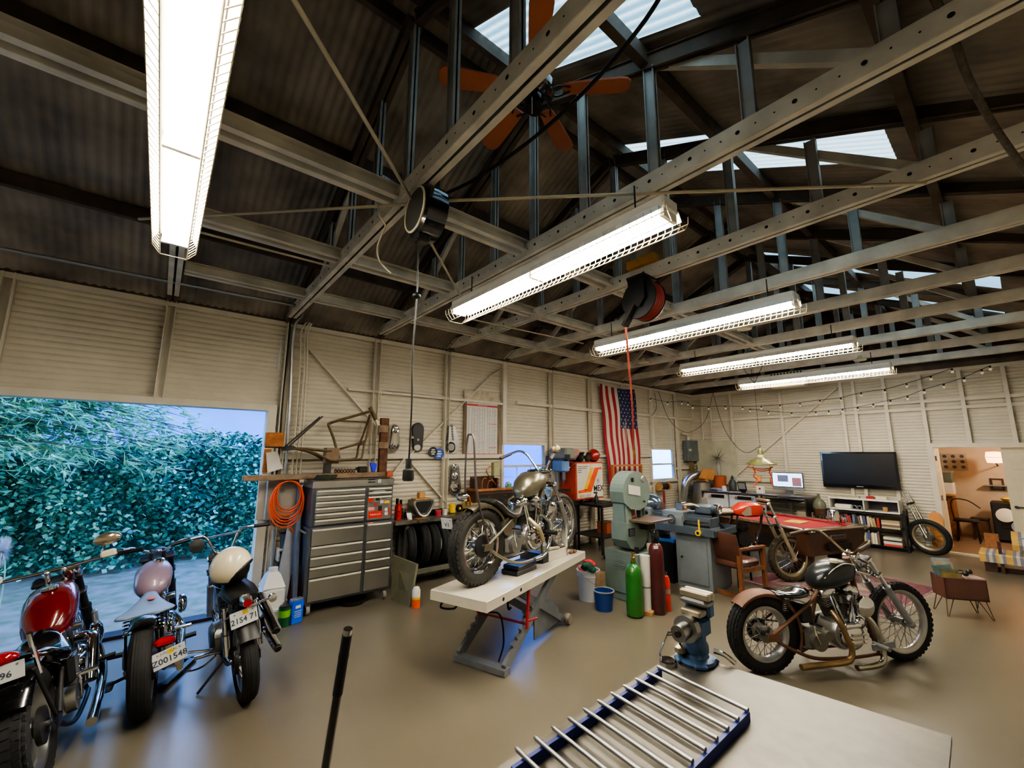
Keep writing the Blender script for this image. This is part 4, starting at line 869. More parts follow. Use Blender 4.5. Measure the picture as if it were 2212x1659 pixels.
for k, (px, py) in enumerate(((965, 165), (1168, 35), (1345, 183), (1230, 335), (1045, 325))):
    a = ang(px, py); d = V((cos(a), sin(a), 0)); s = V((-sin(a), cos(a), .16)).normalized()
    mb = MB(); O = []
    for r, h_ in ((.2, .045), (.24, .055), (.4, .066), (.58, .074), (.63, .066), (.66, .04)): O.append((r, h_))
    pts = [fc+d*r+s*h_ for r, h_ in O]+[fc+d*r-s*h_ for r, h_ in O[::-1]]; up = d.cross(s).normalized()*.007
    mb.loft([[p-up for p in pts], [p+up for p in pts]]); part(ft, 'blade', mb, 'blade', 0)
    part(ft, 'blade_arm', MB().tube([fc+d*.1-V((0, 0, .03)), fc+d*.16+s*.05-V((0, 0, .02)), fc+d*.25+s*.02-V((0, 0, .008))], .007, 6).tube([fc+d*.1-V((0, 0, .03)), fc+d*.16-s*.05-V((0, 0, .02)), fc+d*.25-s*.02-V((0, 0, .008))], .007, 6), 'black')
part(ft, 'pull_chain', MB().cyl(fc+V((-.05, -.03, -.1)), fc+V((-.06, -.04, -.25)), .003, n=5), 'cream')
# black cord reel
rc = fl(922, 462, 3.52)
t = thing('cord_reel', 'round black electric cord reel hanging under the nearest full roof truss', 'cord reel', (rc.x, rc.y, 3.66), world=True)
ax = V((.93, -.36, .0)).normalized(); cp = no(904, 522, rc.y); zpl = no(878, 1012, rc.y).z
ax = V((1, -.04, 0)).normalized()
M('reelface', '#4d4c48', .3, .4)
part(t, 'drum', MB().lathe([(.001, -.085), (.16, -.085), (.185, -.07), (.19, 0), (.185, .07), (.16, .085), (.001, .085)], rc, ax, 40), 'blackgloss', 30)
part(t, 'face_plate', MB().lathe([(.001, -.092), (.15, -.092), (.15, -.086), (.001, -.086)], rc, ax, 40), 'reelface'); part(t, 'face_ring', MB().torus(rc-ax*.09, ax, .152, .008, 40, 8), 'cream')
part(t, 'mounting_bracket', MB().beam(rc+V((0, 0, .17)), rc+V((0, 0, .26)), .08, .14, up=ax), 'iron', 0); part(t, 'guide', MB().box(rc*.4+cp*.6+V((0, 0, -.06)), (.1, .08, .06), ch=.01), 'black', 0)
pl = V((cp.x, cp.y, zpl))
part(t, 'cord', MB().tube([cp, cp+V((.005, 0, -.35)), cp+V((-.006, 0, -.8)), cp+V((.003, 0, -1.1)), V((pl.x, pl.y, pl.z+.05))], .0055, 8), 'black'); part(t, 'cord_ball', MB().ell(cp+V((.003, 0, -.38)), (.028, .028, .022), 14, 8), 'black')
part(t, 'plug', MB().lathe([(.001, .06), (.018, .06), (.02, .0), (.034, -.01), (.036, -.06), (.03, -.075), (.001, -.075)], pl, n=14), 'rubber')
# junction box with bent conduits near the reel
jb = fl(836, 402, 3.8); t = thing('junction_box', 'small silver junction box on the runner left of the cord reel', 'junction box', jb, world=True)
part(t, 'box', MB().box(jb, (.11, .05, .11), rz=.1, ch=.004), 'alum', 0); part(t, 'cover_screw', MB().cyl(jb+V((-.035, -.026, .035)), jb+V((-.035, -.03, .035)), .006).cyl(jb+V((.035, -.026, -.035)), jb+V((.035, -.03, -.035)), .006), 'iron')
def cpipe(lab, P, r=.013, m='rod'): solo('conduit', lab, 'conduit', MB().tube(P, r, 8), m, 'conduits')
cpipe('pale conduit running along the top of the runner into the junction box', [fl(455, 245, 3.86), fl(700, 350, 3.86), fl(770, 378, 3.84), fl(805, 385, 3.82), fl(822, 395, 3.8)])
cpipe('pale conduit leaving the junction box and rising along the nearest full truss chord', [fl(855, 405, 3.8), fl(890, 405, 3.8), fl(925, 380, 3.8), fl(1100, 215, 3.8), fl(1300, 10, 3.8), fl(1340, -30, 3.8)])
cpipe('loose bent pale pipe dangling below the runner left of the cord reel', [fl(815, 440, 3.6), fl(820, 465, 3.52), fl(832, 485, 3.46), fl(826, 505, 3.4), fl(815, 535, 3.36), fl(820, 565, 3.3), fl(843, 590, 3.3)], .006)
# thick cable swagging across below the fan
solo('sagging_cable', 'thick dark cable sagging diagonally across the roof in front of the fan', 'cable', MB().tube([fl(1440, -30, 4.2), fl(1380, 62, 4.1), fl(1270, 190, 4.0), fl(1150, 300, 3.95), fl(1030, 385, 3.92), fl(960, 420, 3.9), fl(930, 440, 3.85)], .012, 8), 'iron', smooth=60)
solo('sagging_cable', 'thick dark cable hanging down at the upper right corner of the roof', 'cable', MB().tube([dp(2005, -30, 1.75), dp(2055, 70, 1.85), dp(2090, 165, 1.95), dp(2140, 260, 2.05), dp(2212, 365, 2.15), dp(2260, 430, 2.2)], .015, 8), M('ropegrey', '#5b5246', .9, var=.3, scale=40, bump=.5, bscale=200), smooth=60)
# red hose reel
hc = fl(1388, 648, 3.43)
t = thing('hose_reel', 'black open hose reel wound with red hose, strapped under a roof chord', 'hose reel', (hc.x, hc.y, 3.66), world=True)
ax = V((1, -.06, 0)).normalized(); ay = V((-ax.y, ax.x, 0))
def hp_(a, y, z): return hc+ax*a+ay*y+V((0, 0, z))
part(t, 'near_flange', MB().lathe([(.03, -.07), (.2, -.07), (.205, -.06), (.03, -.06)], hc, ax, 36), 'black'); part(t, 'far_flange', MB().lathe([(.03, .1), (.2, .1), (.205, .09), (.03, .09)], hc, ax, 36), 'black')
mb = MB(); 
for k in range(5):
    for r in (.165, .185): mb.torus(hc+ax*(-.045+.03*k), ax, r, .016, 32, 6)
part(t, 'hose_winding', mb, M('hosered', '#8e2b20', .5, var=.15), 60)
part(t, 'bracket', MB().prism([(-.1, .21), (.09, .21), (.1, -.02), (.03, -.1), (-.06, -.06)], hp_(-.085, 0, 0), ay*-1, (0, 0, 1), .02), 'black', 0)
for a, z in ((-.04, .09), (.04, .07), (0, .0), (.05, -.02), (-.05, .03)): part(t, 'bolt', MB().cyl(hp_(-.1, a, z), hp_(-.075, a, z), .009, n=8), 'steel')
part(t, 'guide_arm', MB().beam(hp_(-.1, .02, -.06), hp_(-.1, .17, -.25), .03, .05, up=ax).beam(hp_(-.06, .02, -.06), hp_(-.06, .17, -.25), .02, .05, up=ax), 'iron', 0)
part(t, 'mount_plate', MB().bx(hc.x-.12, hc.x+.12, hc.y-.1, hc.y+.1, 3.635, 3.66), 'iron', 0)
q = hp_(-.08, .16, -.27)
hb_ = V((4.25, 5.2, 1.95)); hb_ = no(1369, 972, 3.35)
mb = MB().tube([q, q+V((.01, .0, -.1)), q*.75+hb_*.25+V((.02, .0, -.08)), q*.5+hb_*.5+V((.03, 0, -.06)), q*.2+hb_*.8+V((.02, 0, -.03)), hb_], .011, 8)
part(t, 'hanging_hose', mb, M('hosecoral', '#c75a45', .5)); part(t, 'brass_fitting', MB().cyl(hb_, hb_+V((0, 0, -.06)), .014).cyl(hb_+V((0, 0, -.06)), hb_+V((-.005, 0, -.13)), .009), 'brass')
p = V((hc.x, hc.y, 3.79)); solo('timber_block', 'yellow timber block strapped on top of the roof chord over the hose reel', 'block', MB().bx(hc.x-.05, hc.x+.05, hc.y-.18, hc.y+.14, 3.785, 3.87, ch=.004), M('timber', '#c08a3a', .6, var=.15, scale=9), smooth=0)
# white heater box and string lights
a, b = ea(1662, 808, 10.6), ea(1738, 832, 10.6)
t = thing('air_conditioner', 'cream louvred air unit hanging above the farthest strip light', 'air conditioner', ((10.7), (a.y+b.y)/2, b.z), world=True)
part(t, 'casing', MB().bx(10.6, 10.85, b.y, a.y, b.z, a.z, ch=.01), 'cream', 0)
mb = MB()
for k in range(10): y = b.y+.04+(a.y-b.y-.08)*k/9; mb.bx(10.594, 10.6, y-.02, y+.02, a.z-.045, a.z-.015)
part(t, 'grille', mb, 'iron', 0); part(t, 'hanger', MB().bx(10.7, 10.72, b.y+.1, b.y+.12, a.z, 3.66), 'iron', 0); part(t, 'hanger', MB().bx(10.7, 10.72, a.y-.12, a.y-.1, a.z, 3.66), 'iron', 0)
M('bulb', '#d9cfae', .15, var=.05, emit=.15)
BULB1 = [(1405, 865), (1442, 873), (1473, 872), (1486, 874), (1496, 881), (1530, 883), (1567, 882), (1604, 883), (1644, 882), (1685, 879), (1728, 875), (1771, 869), (1816, 864), (1860, 853), (1911, 846), (1958, 833), (2010, 817), (2056, 801)]
BULB2 = [(1620, 888), (1660, 893), (1710, 896), (1762, 894), (1790, 892), (1820, 888), (1852, 884), (1886, 877), (1923, 869), (1960, 860), (1996, 846), (2038, 834), (2082, 820), (2120, 803), (2138, 795)]
for lab, B, X in (('upper string of small round bulbs looping along the far walls', BULB1, 11.6), ('lower string of small dark socket bulbs along the east wall', BULB2, 11.75)):
    P = [no(x, y-5, 5.9) if (x < 1490) else ea(x, y-5, X) for x, y in B]
    t = thing('string_lights', lab, 'string lights', base_of(P), world=True)
    part(t, 'wire', MB().tube(P, .006, 5, 2), 'black')
    for p in P:
        s = part(t, 'socket', MB().cyl(p, p-V((0, 0, .045)), .016, n=8), 'black'); part(s, 'bulb', MB().ell(p-V((0, 0, .065)), (.026, .026, .03), 10, 7), 'bulb', 60)
# loose wires in the far corner
for P, l in (([ea(1540, 848, 11.8), ea(1525, 905, 11.8), ea(1500, 930, 11.7), no(1475, 932, 5.9), no(1445, 905, 5.9), no(1422, 845, 5.9)], 'dark wire looping across the far corner between the two walls'), ([ea(1541, 850, 11.5), ea(1560, 915, 11.3), ea(1585, 958, 11), ea(1612, 978, 10.7), ea(1638, 966, 10.3), ea(1644, 964, 10.1)], 'long dark wire sagging from the roof corner to the green pendant lamp'), ([no(1414, 848, 5.9), no(1418, 880, 5.9), no(1408, 898, 5.95)], 'short dark wire hanging on the wall right of the flag')):
    solo('wire', l, 'wire', MB().tube(P, .006, 6), 'black', smooth=60)
# ================================================================ motorcycles (local frame: x forward, y left, z up)
def tyre(mb, c, ax, R, rin, w_, tread='rib', n=48):
    r = w_/2; h = R-rin; c = V(c)
    pr = [(rin-.006, -r*.55), (rin+h*.2, -r*.82), (rin+h*.5, -r), (rin+h*.78, -r*.86), (R-h*.05, -r*.5), (R, -r*.2), (R, r*.2), (R-h*.05, r*.5), (rin+h*.78, r*.86), (rin+h*.5, r), (rin+h*.2, r*.82), (rin-.006, r*.55)]
    mb.lathe(pr[::-1], c, ax, n, closed=True); u, v, w = basis(ax)
    def blk(a, y, rr, sa, sy, sr):
        d = u*cos(a)+v*sin(a); tt = v*cos(a)-u*sin(a); M3 = Matrix((tt, w, d)).transposed(); mb.box(c+d*rr+w*y, (sa, sy, sr), mat=M3)
    if tread == 'block':
        k = 44
        for i in range(k):
            a = 2*pi*i/k
            blk(a, 0, R-.001, 2*pi*R/k*.8, r*.42, .012); blk(a+pi/k, r*.46, R-.006, 2*pi*R/k*.8, r*.36, .012); blk(a+pi/k, -r*.46, R-.006, 2*pi*R/k*.8, r*.36, .012)
            blk(a, r*.82, R-h*.2, 2*pi*R/k*.55, r*.14, .02); blk(a, -r*.82, R-h*.2, 2*pi*R/k*.55, r*.14, .02)
    elif tread == 'knob':
        k = 40
        for i in range(k):
            a = 2*pi*i/k
            for q, y in enumerate((-.7, -.28, .28, .7)): blk(a+(q % 2)*pi/k, r*y, R-.001-(.012 if abs(y) > .5 else 0), 2*pi*R/k*.5, r*.3, .024)
    elif tread == 'rib':
        for y in (-.5, -.25, 0, .25, .5):
            mb.lathe([(R-.004-abs(y)*.012, r*(y-.075)), (R+.003-abs(y)*.012, r*(y-.06)), (R+.003-abs(y)*.012, r*(y+.06)), (R-.004-abs(y)*.012, r*(y+.075))][::-1], c, ax, n, closed=True)
    return mb
def wheel(par, nm, c, R, rin, w_, rimmat='chrome', tread='rib', nsp=32, hubr=.05, disc=0, ax=(0, 1, 0), tmat='rubber', spk='steel', solid=False):
    c = V(c); u, v, w = basis(ax); r = w_*.36
    rim = part(par, nm, MB().lathe([(rin-.03, -r*.5), (rin-.012, -r*.95), (rin+.006, -r), (rin+.006, -r*.8), (rin-.006, -r*.7), (rin-.022, 0), (rin-.006, r*.7), (rin+.006, r*.8), (rin+.006, r), (rin-.012, r*.95), (rin-.03, r*.5), (rin-.034, 0)], c, ax, 48, closed=True), rimmat, 40)
    part(rim, 'tire', tyre(MB(), c, ax, R, rin, w_, tread), tmat, 50)
    part(rim, 'hub', MB().lathe([(.012, -.1), (.02, -.1), (.02, -.06), (hubr, -.055), (hubr, -.045), (hubr*.7, -.03), (hubr*.7, .03), (hubr, .045), (hubr, .055), (.02, .06), (.02, .1), (.012, .1)], c, ax, 24), 'steel')
    mb = MB()
    if solid: mb.lathe([(hubr, -.02), (rin-.03, -.015), (rin-.03, .015), (hubr, .02)], c, ax, 40); part(rim, 'wheel_disc', mb, rimmat)
    else:
        for i in range(nsp):
            a = 2*pi*i/nsp; s = 1 if i % 2 else -1; b = a+(.5 if (i//2) % 2 else -.5)
            mb.cyl(c+(u*cos(b)+v*sin(b))*hubr*.9+w*.05*s, c+(u*cos(a)+v*sin(a))*(rin-.028), .0028, n=5)
        part(rim, 'spokes', mb, spk)
    if disc: part(rim, 'brake_drum', MB().lathe([(.02, .05*disc), (abs(disc)*.0+.1, .05*disc/abs(disc)), (.1, .075*disc/abs(disc)), (.02, .08*disc/abs(disc))], c, ax, 28), 'darksteel')
    return rim
def sup(cy, cz, hw, hh, e=.7, n=20):
    o = []
    for i in range(n):
        a = 2*pi*i/n; ca, sa = cos(a), sin(a); o.append((cy+hw*abs(ca)**e*(1 if ca >= 0 else -1), cz+hh*abs(sa)**e*(1 if sa >= 0 else -1)))
    return o
def body(secs, e=.75, n=20): # secs: (x, halfwidth, zlow, zhigh)
    return MB().loft([[V((x, y, z)) for y, z in sup(0, (a+b)/2, hw, (b-a)/2, e, n)] for x, hw, a, b in secs])
def arc_fender(c, R, w_, a0, a1, th=.004, n=26, lip=.03):
    mb = MB(); prof = [(-w_/2, -lip), (-w_/2, -.008), (-w_*.36, .004), (0, .012), (w_*.36, .004), (w_/2, -.008), (w_/2, -lip)]
    prof = prof+[(y*.96, z-th) for y, z in prof[::-1]]
    mb.loft([[V((c[0]+(R+z)*cos(a), y, c[2]+(R+z)*sin(a))) for y, z in prof] for a in [a0+(a1-a0)*i/n for i in range(n+1)]]); return mb
def engine_v(t, ex, ez, s=1., horn=(.12, .25), cylm='castgrey', topm='chrome', casem='alum', air=True):
    E = lambda x, y, z: V((ex+x*s, y*s, ez+z*s))
    part(t, 'crankcase', MB().lathe([(.001, -.1*s), (.13*s, -.1*s), (.15*s, -.06*s), (.15*s, .06*s), (.13*s, .1*s), (.001, .1*s)], E(0, 0, 0), (0, 1, 0), 32).box(E(0, 0, .09), (.24*s, .16*s, .1*s), ch=.02), casem, 40)
    part(t, 'timing_cover', MB().lathe([(.001, .07*s), (.05*s, .068*s), (.09*s, .055*s), (.12*s, .03*s), (.125*s, 0), (.001, 0)], E(.03, -.1, -.01), (0, -1, 0), 28).lathe([(.001, .06*s), (.03*s, .055*s), (.05*s, .03*s), (.05*s, 0), (.001, 0)], E(.12, -.1, .1), (0, -1, 0), 20).box(E(.03, -.13, .08), (.2*s, .06*s, .06*s), ch=.015), topm, 50)
    part(t, 'cam_ribs', MB().box(E(.04, -.175, -.05), (.14*s, .02, .012)).box(E(.04, -.178, -.015), (.16*s, .02, .012)).box(E(.04, -.175, .02), (.14*s, .02, .012)), topm, 0)
    for sg in (-1, 1):
        a = sg*.39; d = V((sin(a), 0, cos(a))); p = E(.0+.02*sg, 0, .1); prof = []
        for k in range(11):
            z = .03*s+.0125*s*k; prof += [(.058*s, z), (.078*s, z+.001), (.078*s, z+.005*s), (.058*s, z+.006*s)]
        part(t, 'cylinder', MB().lathe(prof, p, d, 24), cylm, 0)
        u = V((cos(a), 0, -sin(a))); mb = MB(); R3 = Matrix((u, V((0, 1, 0)), d)).transposed()
        for k in range(5): mb.box(p+d*(.18+.016*k)*s, (.17*s, .17*s, .007*s), mat=R3)
        mb.box(p+d*.215*s, (.13*s, .13*s, .09*s), mat=R3); part(t, 'cylinder_head', mb, cylm, 0)
        part(t, 'rocker_cover', MB().loft([[p+d*z*s+u*(x*s)+V((0, y*s, 0)) for x, y in sup(0, 0, hw, hh, .6)] for z, hw, hh in ((.255, .085, .095), (.275, .09, .1), (.30, .088, .098), (.325, .07, .08), (.335, .03, .035))]), topm, 50)
        mb = MB()
        for q in (-.025, .025): mb.cyl(E(.04*sg+q, -.115, .06), p+d*.25*s+V((q*.6, -.085*s, 0)), .011*s, n=8)
        part(t, 'pushrod_tube', mb, topm)
    part(t, 'carburetor', MB().box(E(.0, -.05, .3), (.08*s, .12*s, .09*s), ch=.015).cyl(E(0, -.08, .33), E(0, -.16, .33), .03*s), 'steel', 40)
    if air: part(t, 'air_cleaner', MB().lathe([(.001, .055*s), (.05*s, .05*s), (.085*s, .03*s), (.09*s, 0), (.08*s, -.015*s), (.001, -.015*s)], E(horn[0], -.2, horn[1]), (0, -1, 0), 28), topm, 50)
def primary(t, x0, x1, z, m='alum'):
    C = [(x0, z, .1), (x1, z+.02, .12)]; mb = dome(MB(), C, 0, .05, ((1, 0), (1, .6), (.94, .95), (.4, 1.)), 36); mb.v = [V((v.x, -v.y+.11, v.z)) for v in mb.v]; mb.f = [f[::-1] for f in mb.f]
    part(t, 'primary_cover', mb, m, 40)
def gearbox(t, x, z, m='castgrey'):
    part(t, 'transmission', MB().box((x, 0, z), (.22, .2, .18), ch=.03).cyl((x-.02, -.1, z), (x-.02, -.15, z), .075, n=24).cyl((x+.08, -.1, z+.04), (x+.08, -.14, z+.04), .04, n=20), m, 40)
    part(t, 'kick_pedal', MB().tube([(x-.04, -.15, z), (x-.05, -.17, z), (x-.1, -.18, z+.12), (x-.1, -.18, z+.16)], .009, 8).cyl((x-.1, -.16, z+.165), (x-.1, -.27, z+.165), .014), 'chrome')
def fork(t, top, axl, hw=.1, low=.45, mat='chrome', lmat='alum', r=.021):
    top, axl = V((top[0], 0, top[1])), V((axl[0], 0, axl[1])); d = (top-axl)
    for s in (-1, 1):
        o = V((0, hw*s, 0)); l = part(t, 'fork_leg', MB().cyl(axl+o+d*low, top+o+d*.04, r, n=16), mat)
        part(l, 'fork_slider', MB().cyl(axl+o-d*.03, axl+o+d*low, r*1.35, n=16).cyl(axl+o+d*low, axl+o+d*(low+.02), r*1.5, n=16).ell(axl+o, (r*1.7, r*1.7, r*1.7), 12, 8), lmat)
    R3 = Matrix((d.cross(V((0, 1, 0))).normalized()*-1, V((0, 1, 0)), d.normalized())).transposed()
    for k in (1.0, .76): part(t, 'triple_clamp', MB().box(top-d*(1-k)-V((.02, 0, 0)), (.075, hw*2+.07, .03), mat=R3, ch=.008), mat, 0)
def bars(t, half, grip=.13, mat='chrome', r=.0125, gmat='black', rise=None):
    L_ = [V(p) for p in half]; P = [V((p.x, -p.y, p.z)) for p in L_[::-1]]+L_
    P = [p for i, p in enumerate(P) if i == 0 or (p-P[i-1]).length > 1e-3]
    hb = part(t, 'handlebar', MB().tube(P, r, 10, 5), mat, 60)
    for Q in (L_, [V((p.x, -p.y, p.z)) for p in L_]):
        d = (Q[-1]-Q[-2]).normalized(); part(hb, 'grip', MB().cyl(Q[-1]-d*grip, Q[-1]+d*.01, r*1.45, n=12), gmat)
    return hb
def riser(t, x, z0, z1, hw=.045, mat='chrome', x1=None):
    for s in (-1, 1): part(t, 'riser', MB().cyl((x, hw*s, z0), (x1 if x1 is not None else x, hw*s, z1), .017, n=12).ell((x1 if x1 is not None else x, hw*s, z1), (.022, .02, .022), 10, 7), mat)
def frame(t, wb, axle, seat, neck, post=(.5, .25), low=.12, front=.95, m='black', r=.016, hw=.11, bb=None, down=None):
    ax = V((axle[0], 0, axle[1])); sp = V((seat[0], 0, seat[1])); nk = V((neck[0], 0, neck[1])); mb = MB()
    mb.tube([sp, (sp+nk)*.5+V((0, 0, .02)), nk], r*1.2, 10)
    mb.tube([sp+V((.02, 0, 0)), V((post[0], 0, post[1]))], r, 10)
    for s in (-1, 1):
        o = V((0, hw*s, 0))
        mb.tube([sp+V((0, .03*s, 0)), (sp*.75+ax*.25)+o*.75+V((0, 0, -.0)), ax+o+V((.02, 0, .02))], r*.9, 10)
        mb.tube([ax+o, ax*.6+V((post[0], 0, low))*.4+o+V((0, 0, -.03)), V((post[0], hw*s, low)), V((front-.06, hw*s, low)), V((front, hw*.8*s, low+.05)), (V((front, hw*.5*s, low+.1))+nk*2)/3, nk-V((-.02, -.02*s, .05))], r*.9, 10)
        mb.prism([(-.05, -.03), (.06, -.035), (.08, .03), (-.04, .03)], ax+o-V((0, .005, 0)), (1, 0, 0), (0, 0, 1), .01)
    mb.cyl(nk+V((.03, 0, -.08)), nk+V((-.02, 0, .07)), r*1.9, n=16)
    return part(t, 'frame', mb, m, 50)
def plate(t, c, u, v, w_, h_, txt, top=None, ang=0, sticker=True, m='platewhite'):
    c, u, v = V(c), V(u).normalized(), V(v).normalized(); n = u.cross(v); R3 = Matrix((u, v, n)).transposed()
    p = part(t, 'license_plate', MB().box(c, (w_, h_, .003), mat=R3, ch=.0012), m, 0)
    text(p, txt, c+n*.0025-v*(h_*.12), u, v, h_*.5, 'plateink', bold=True)
    if top: text(p, top, c+n*.0025+v*(h_*.33), u, v, h_*.2, 'plateink')
    if sticker: part(p, 'plate_sticker', MB().box(c+n*.0025+v*(h_*.3)+u*(w_*.06), (w_*.2, h_*.25, .001), mat=R3), 'yellow', 0)
    for s in (-1, 1): part(p, 'plate_bolt', MB().cyl(c+u*(w_*.33*s)+v*(h_*.33), c+u*(w_*.33*s)+v*(h_*.33)+n*.004, .006, n=8), 'steel')
def moto(nm, lab, loc, heading, lean=0.):
    t = thing(nm, lab, 'motorcycle', loc, rot=(lean, 0, heading)); t.rotation_mode = 'XYZ'; return t
M('platewhite', '#cfd0cc', .4, var=.05); M('plateink', '#39424f', .5)
M('rawsteel', '#8f8a76', .33, .85, var=.12, scale=5); M('brownleather', '#2e2a22', .35, var=.25, scale=10, coat=.3); M('rustpaint', '#6a4936', .55, .2, var=.25, scale=8)
M('oldchrome', '#b9b3a3', .18, 1., var=.15, scale=12); M('mossblack', '#1d2222', .3, .3, var=.35, scale=7, coat=.3); M('springs', '#5a5a56', .4, .8)
M('treadgrey', '#2a2925', .75, var=.25, scale=14)
# ---------------------------------------------------------------- chopper on the lift table
LZ = .70
t = moto('chopper_motorcycle', 'bare metal chopper with tall sissy bar standing on the white lift table', (2.313, 3.354, LZ), .196)
wheel(t, 'rear_wheel', (.08, 0, .345), .345, .235, .135, 'chrome', 'block', 40, .07, disc=-1, tmat='treadgrey')
wheel(t, 'front_wheel', (1.5, 0, .385), .335, .272, .085, 'chrome', 'rib', 40, .045, tmat='treadgrey')
frame(t, 1.45, (.08, .345), (.68, .66), (1.12, .88), (.55, .3), .12, .98, 'rawsteel', hw=.12)
engine_v(t, .80, .33, 1.0, horn=(.2, .26)); primary(t, .5, .8, .3, 'alum'); gearbox(t, .5, .3, 'alum')
tk = part(t, 'fuel_tank', body([(.68, .05, .77, .81), (.70, .09, .735, .86), (.76, .13, .72, .94), (.86, .155, .74, .995), (.96, .15, .78, 1.005), (1.05, .115, .82, .98), (1.11, .07, .86, .95), (1.13, .03, .88, .92)], .8), 'rawsteel', 60)
part(tk, 'filler_cap', MB().lathe([(.05, -.01), (.05, .012), (.035, .02), (.001, .022)], (.93, 0, 1.0), (.0, 0, 1), 20), 'blackgloss')
part(t, 'seat', MB().loft([[V((x, y, z)) for y, z in sup(0, zc, hw, hh, .8)] for x, hw, zc, hh in ((.2, .07, .74, .01), (.22, .12, .735, .03), (.28, .14, .70, .035), (.36, .145, .63, .04), (.44, .15, .59, .04), (.54, .14, .585, .04), (.61, .11, .61, .04), (.66, .08, .66, .035), (.7, .06, .71, .03), (.715, .03, .73, .01))]), 'brownleather', 60)
part(t, 'rear_fender', arc_fender((.08, 0, .345), .375, .15, 2.0, .25), 'rawsteel', 50)
mb = MB()
S_ = [(.12, .1, .34), (.06, .09, .55), (.0, .085, .72), (-.04, .07, .95), (-.05, .045, 1.32), (-.05, .0, 1.37)]
mb.tube([(x, y, z) for x, y, z in S_]+[(x, -y, z) for x, y, z in S_[::-1][1:]], .0095, 8, 6)
part(t, 'sissy_bar', mb, M('sissy', '#7d726e', .3, .9), 60)
fork(t, (1.15, .99), (1.5, .385), .095, .42)
bars(t, [(1.12, .0, 1.02), (1.12, .06, 1.02), (1.08, .17, 1.17), (1.02, .24, 1.22), (.93, .3, 1.19), (.80, .34, 1.14)], .14, gmat=M('gripbrown', '#4a3a36', .6)); riser(t, 1.14, .985, 1.02)
part(t, 'tail_light', MB().lathe([(.001, .06), (.03, .05), (.04, .0), (.04, -.03), (.001, -.03)], (-.14, 0, .80), (-1, 0, .1), 20), 'chrome'); part(t, 'light_bracket', MB().tube([(-.1, 0, .8), (-.06, .0, .8), (-.03, 0, .72)], .01, 8), 'copper')
part(t, 'exhaust_pipe', MB().tube([(.74, -.1, .52), (.74, -.19, .46), (.8, -.2, .4), (.84, -.2, .33), (.86, -.2, .29)], .021, 12), M('pipecream', '#c9b894', .35, .5)); part(t, 'exhaust_pipe', MB().tube([(.93, -.1, .55), (1.03, -.17, .46), (1.02, -.18, .3), (.9, -.19, .15), (.72, -.19, .13)], .02, 12), 'chrome')
for s in (-1, 1): part(t, 'foot_peg', MB().cyl((.96, .13*s, .36), (.96, .30*s, .37), .022, n=14), 'black')
part(t, 'brake_lever', MB().beam((.95, -.2, .2), (1.12, -.22, .19), .03, .02), 'cream', 0)
part(t, 'oil_tank', MB().lathe([(.001, -.09), (.085, -.09), (.095, 0), (.085, .09), (.001, .09)], (.42, 0, .48), (0, 1, 0), 24), 'rawsteel')
part(t, 'chain', MB().tube([(.08, .09, .39), (.5, .09, .36), (.53, .09, .3), (.5, .09, .25), (.08, .09, .30), (.04, .09, .345)], .008, 6, 4, closed=True), 'darksteel'); 
plate(t, (-.2, .13, .56), (.25, -1, 0), (-.25, -.06, 1), .12, .10, 'V1', sticker=False)
mb = MB(); 
for k in range(3):
    for sx in (-1, 1): mb.lathe([(.005, -.004), (.022, -.002), (.022, .002), (.005, .004)], (1.02+.012*k, -.27+.03*sx*(k-1), 1.24+.018*k*sx), (.5, -.5, .3), 14)
part(t, 'checkered_pad', MB().ell((.97, -.3, 1.245), (.055, .045, .045), 12, 8), M('checker', '#d9c9a0', .6, scale=26, col2='#1a1712', detail=0.), 60)
# engine block stand
t = thing('motor_stand', 'low black stepped block under the engine of the lift motorcycle', 'stand', (2.98, 3.46, LZ), .26)
for k, (w_, h0, h1) in enumerate(((.36, 0, .045), (.30, .045, .085))): part(t, 'step', MB().box((0, 0, (h0+h1)/2), (w_, .2, h1-h0), ch=.006), 'black', 0)
# ---------------------------------------------------------------- lift table
la = .328; lo = V((2.085, 3.2275, 0))
t = thing('lift_table', 'white motorcycle lift table on an open grey scissor frame with red release bars', 'lift table', lo, la)
M('liftwhite', '#d5cdb8', .28, var=.06, scale=4, coat=.2); M('liftgrey', '#7d8186', .45, .5, var=.15); M('liftred', '#a8232a', .4)
part(t, 'deck', MB().bx(0, 2.13, -.305, .305, LZ-.012, LZ, ch=.004).bx(0, 2.13, -.305, -.285, LZ-.085, LZ-.01).bx(0, 2.13, .285, .305, LZ-.085, LZ-.01).bx(0, .02, -.285, .285, LZ-.085, LZ-.01).bx(2.11, 2.13, -.285, .285, LZ-.085, LZ-.01), 'liftwhite', 0)
for x in (.25, .55): part(t, 'deck_hole', MB().cyl((x, -.307, LZ-.045), (x, -.304, LZ-.045), .016, n=14), 'hole')
for s in (-1, 1):
    part(t, 'scissor_arm', MB().beam((.36, .25*s, .05), (1.36, .25*s, LZ-.08), .035, .085), 'liftgrey', 0)
    part(t, 'scissor_arm', MB().beam((1.62, .21*s, .07), (.62, .21*s, LZ-.08), .035, .07), 'liftgrey', 0)
    mb = MB()
    for k in range(6): mb.box((.5+.07*k, .25*s, .19+.046*k), (.035, .03, .035), mat=Matrix.Rotation(-.56, 3, 'Y'))
    part(t, 'ratchet_teeth', mb, 'liftgrey', 0)
part(t, 'base_bar', MB().beam((.36, -.28, .03), (.36, .28, .03), .09, .05), 'liftgrey', 0); part(t, 'base_rail', MB().beam((1.6, -.24, .06), (1.6, .24, .06), .05, .06), 'liftgrey', 0)
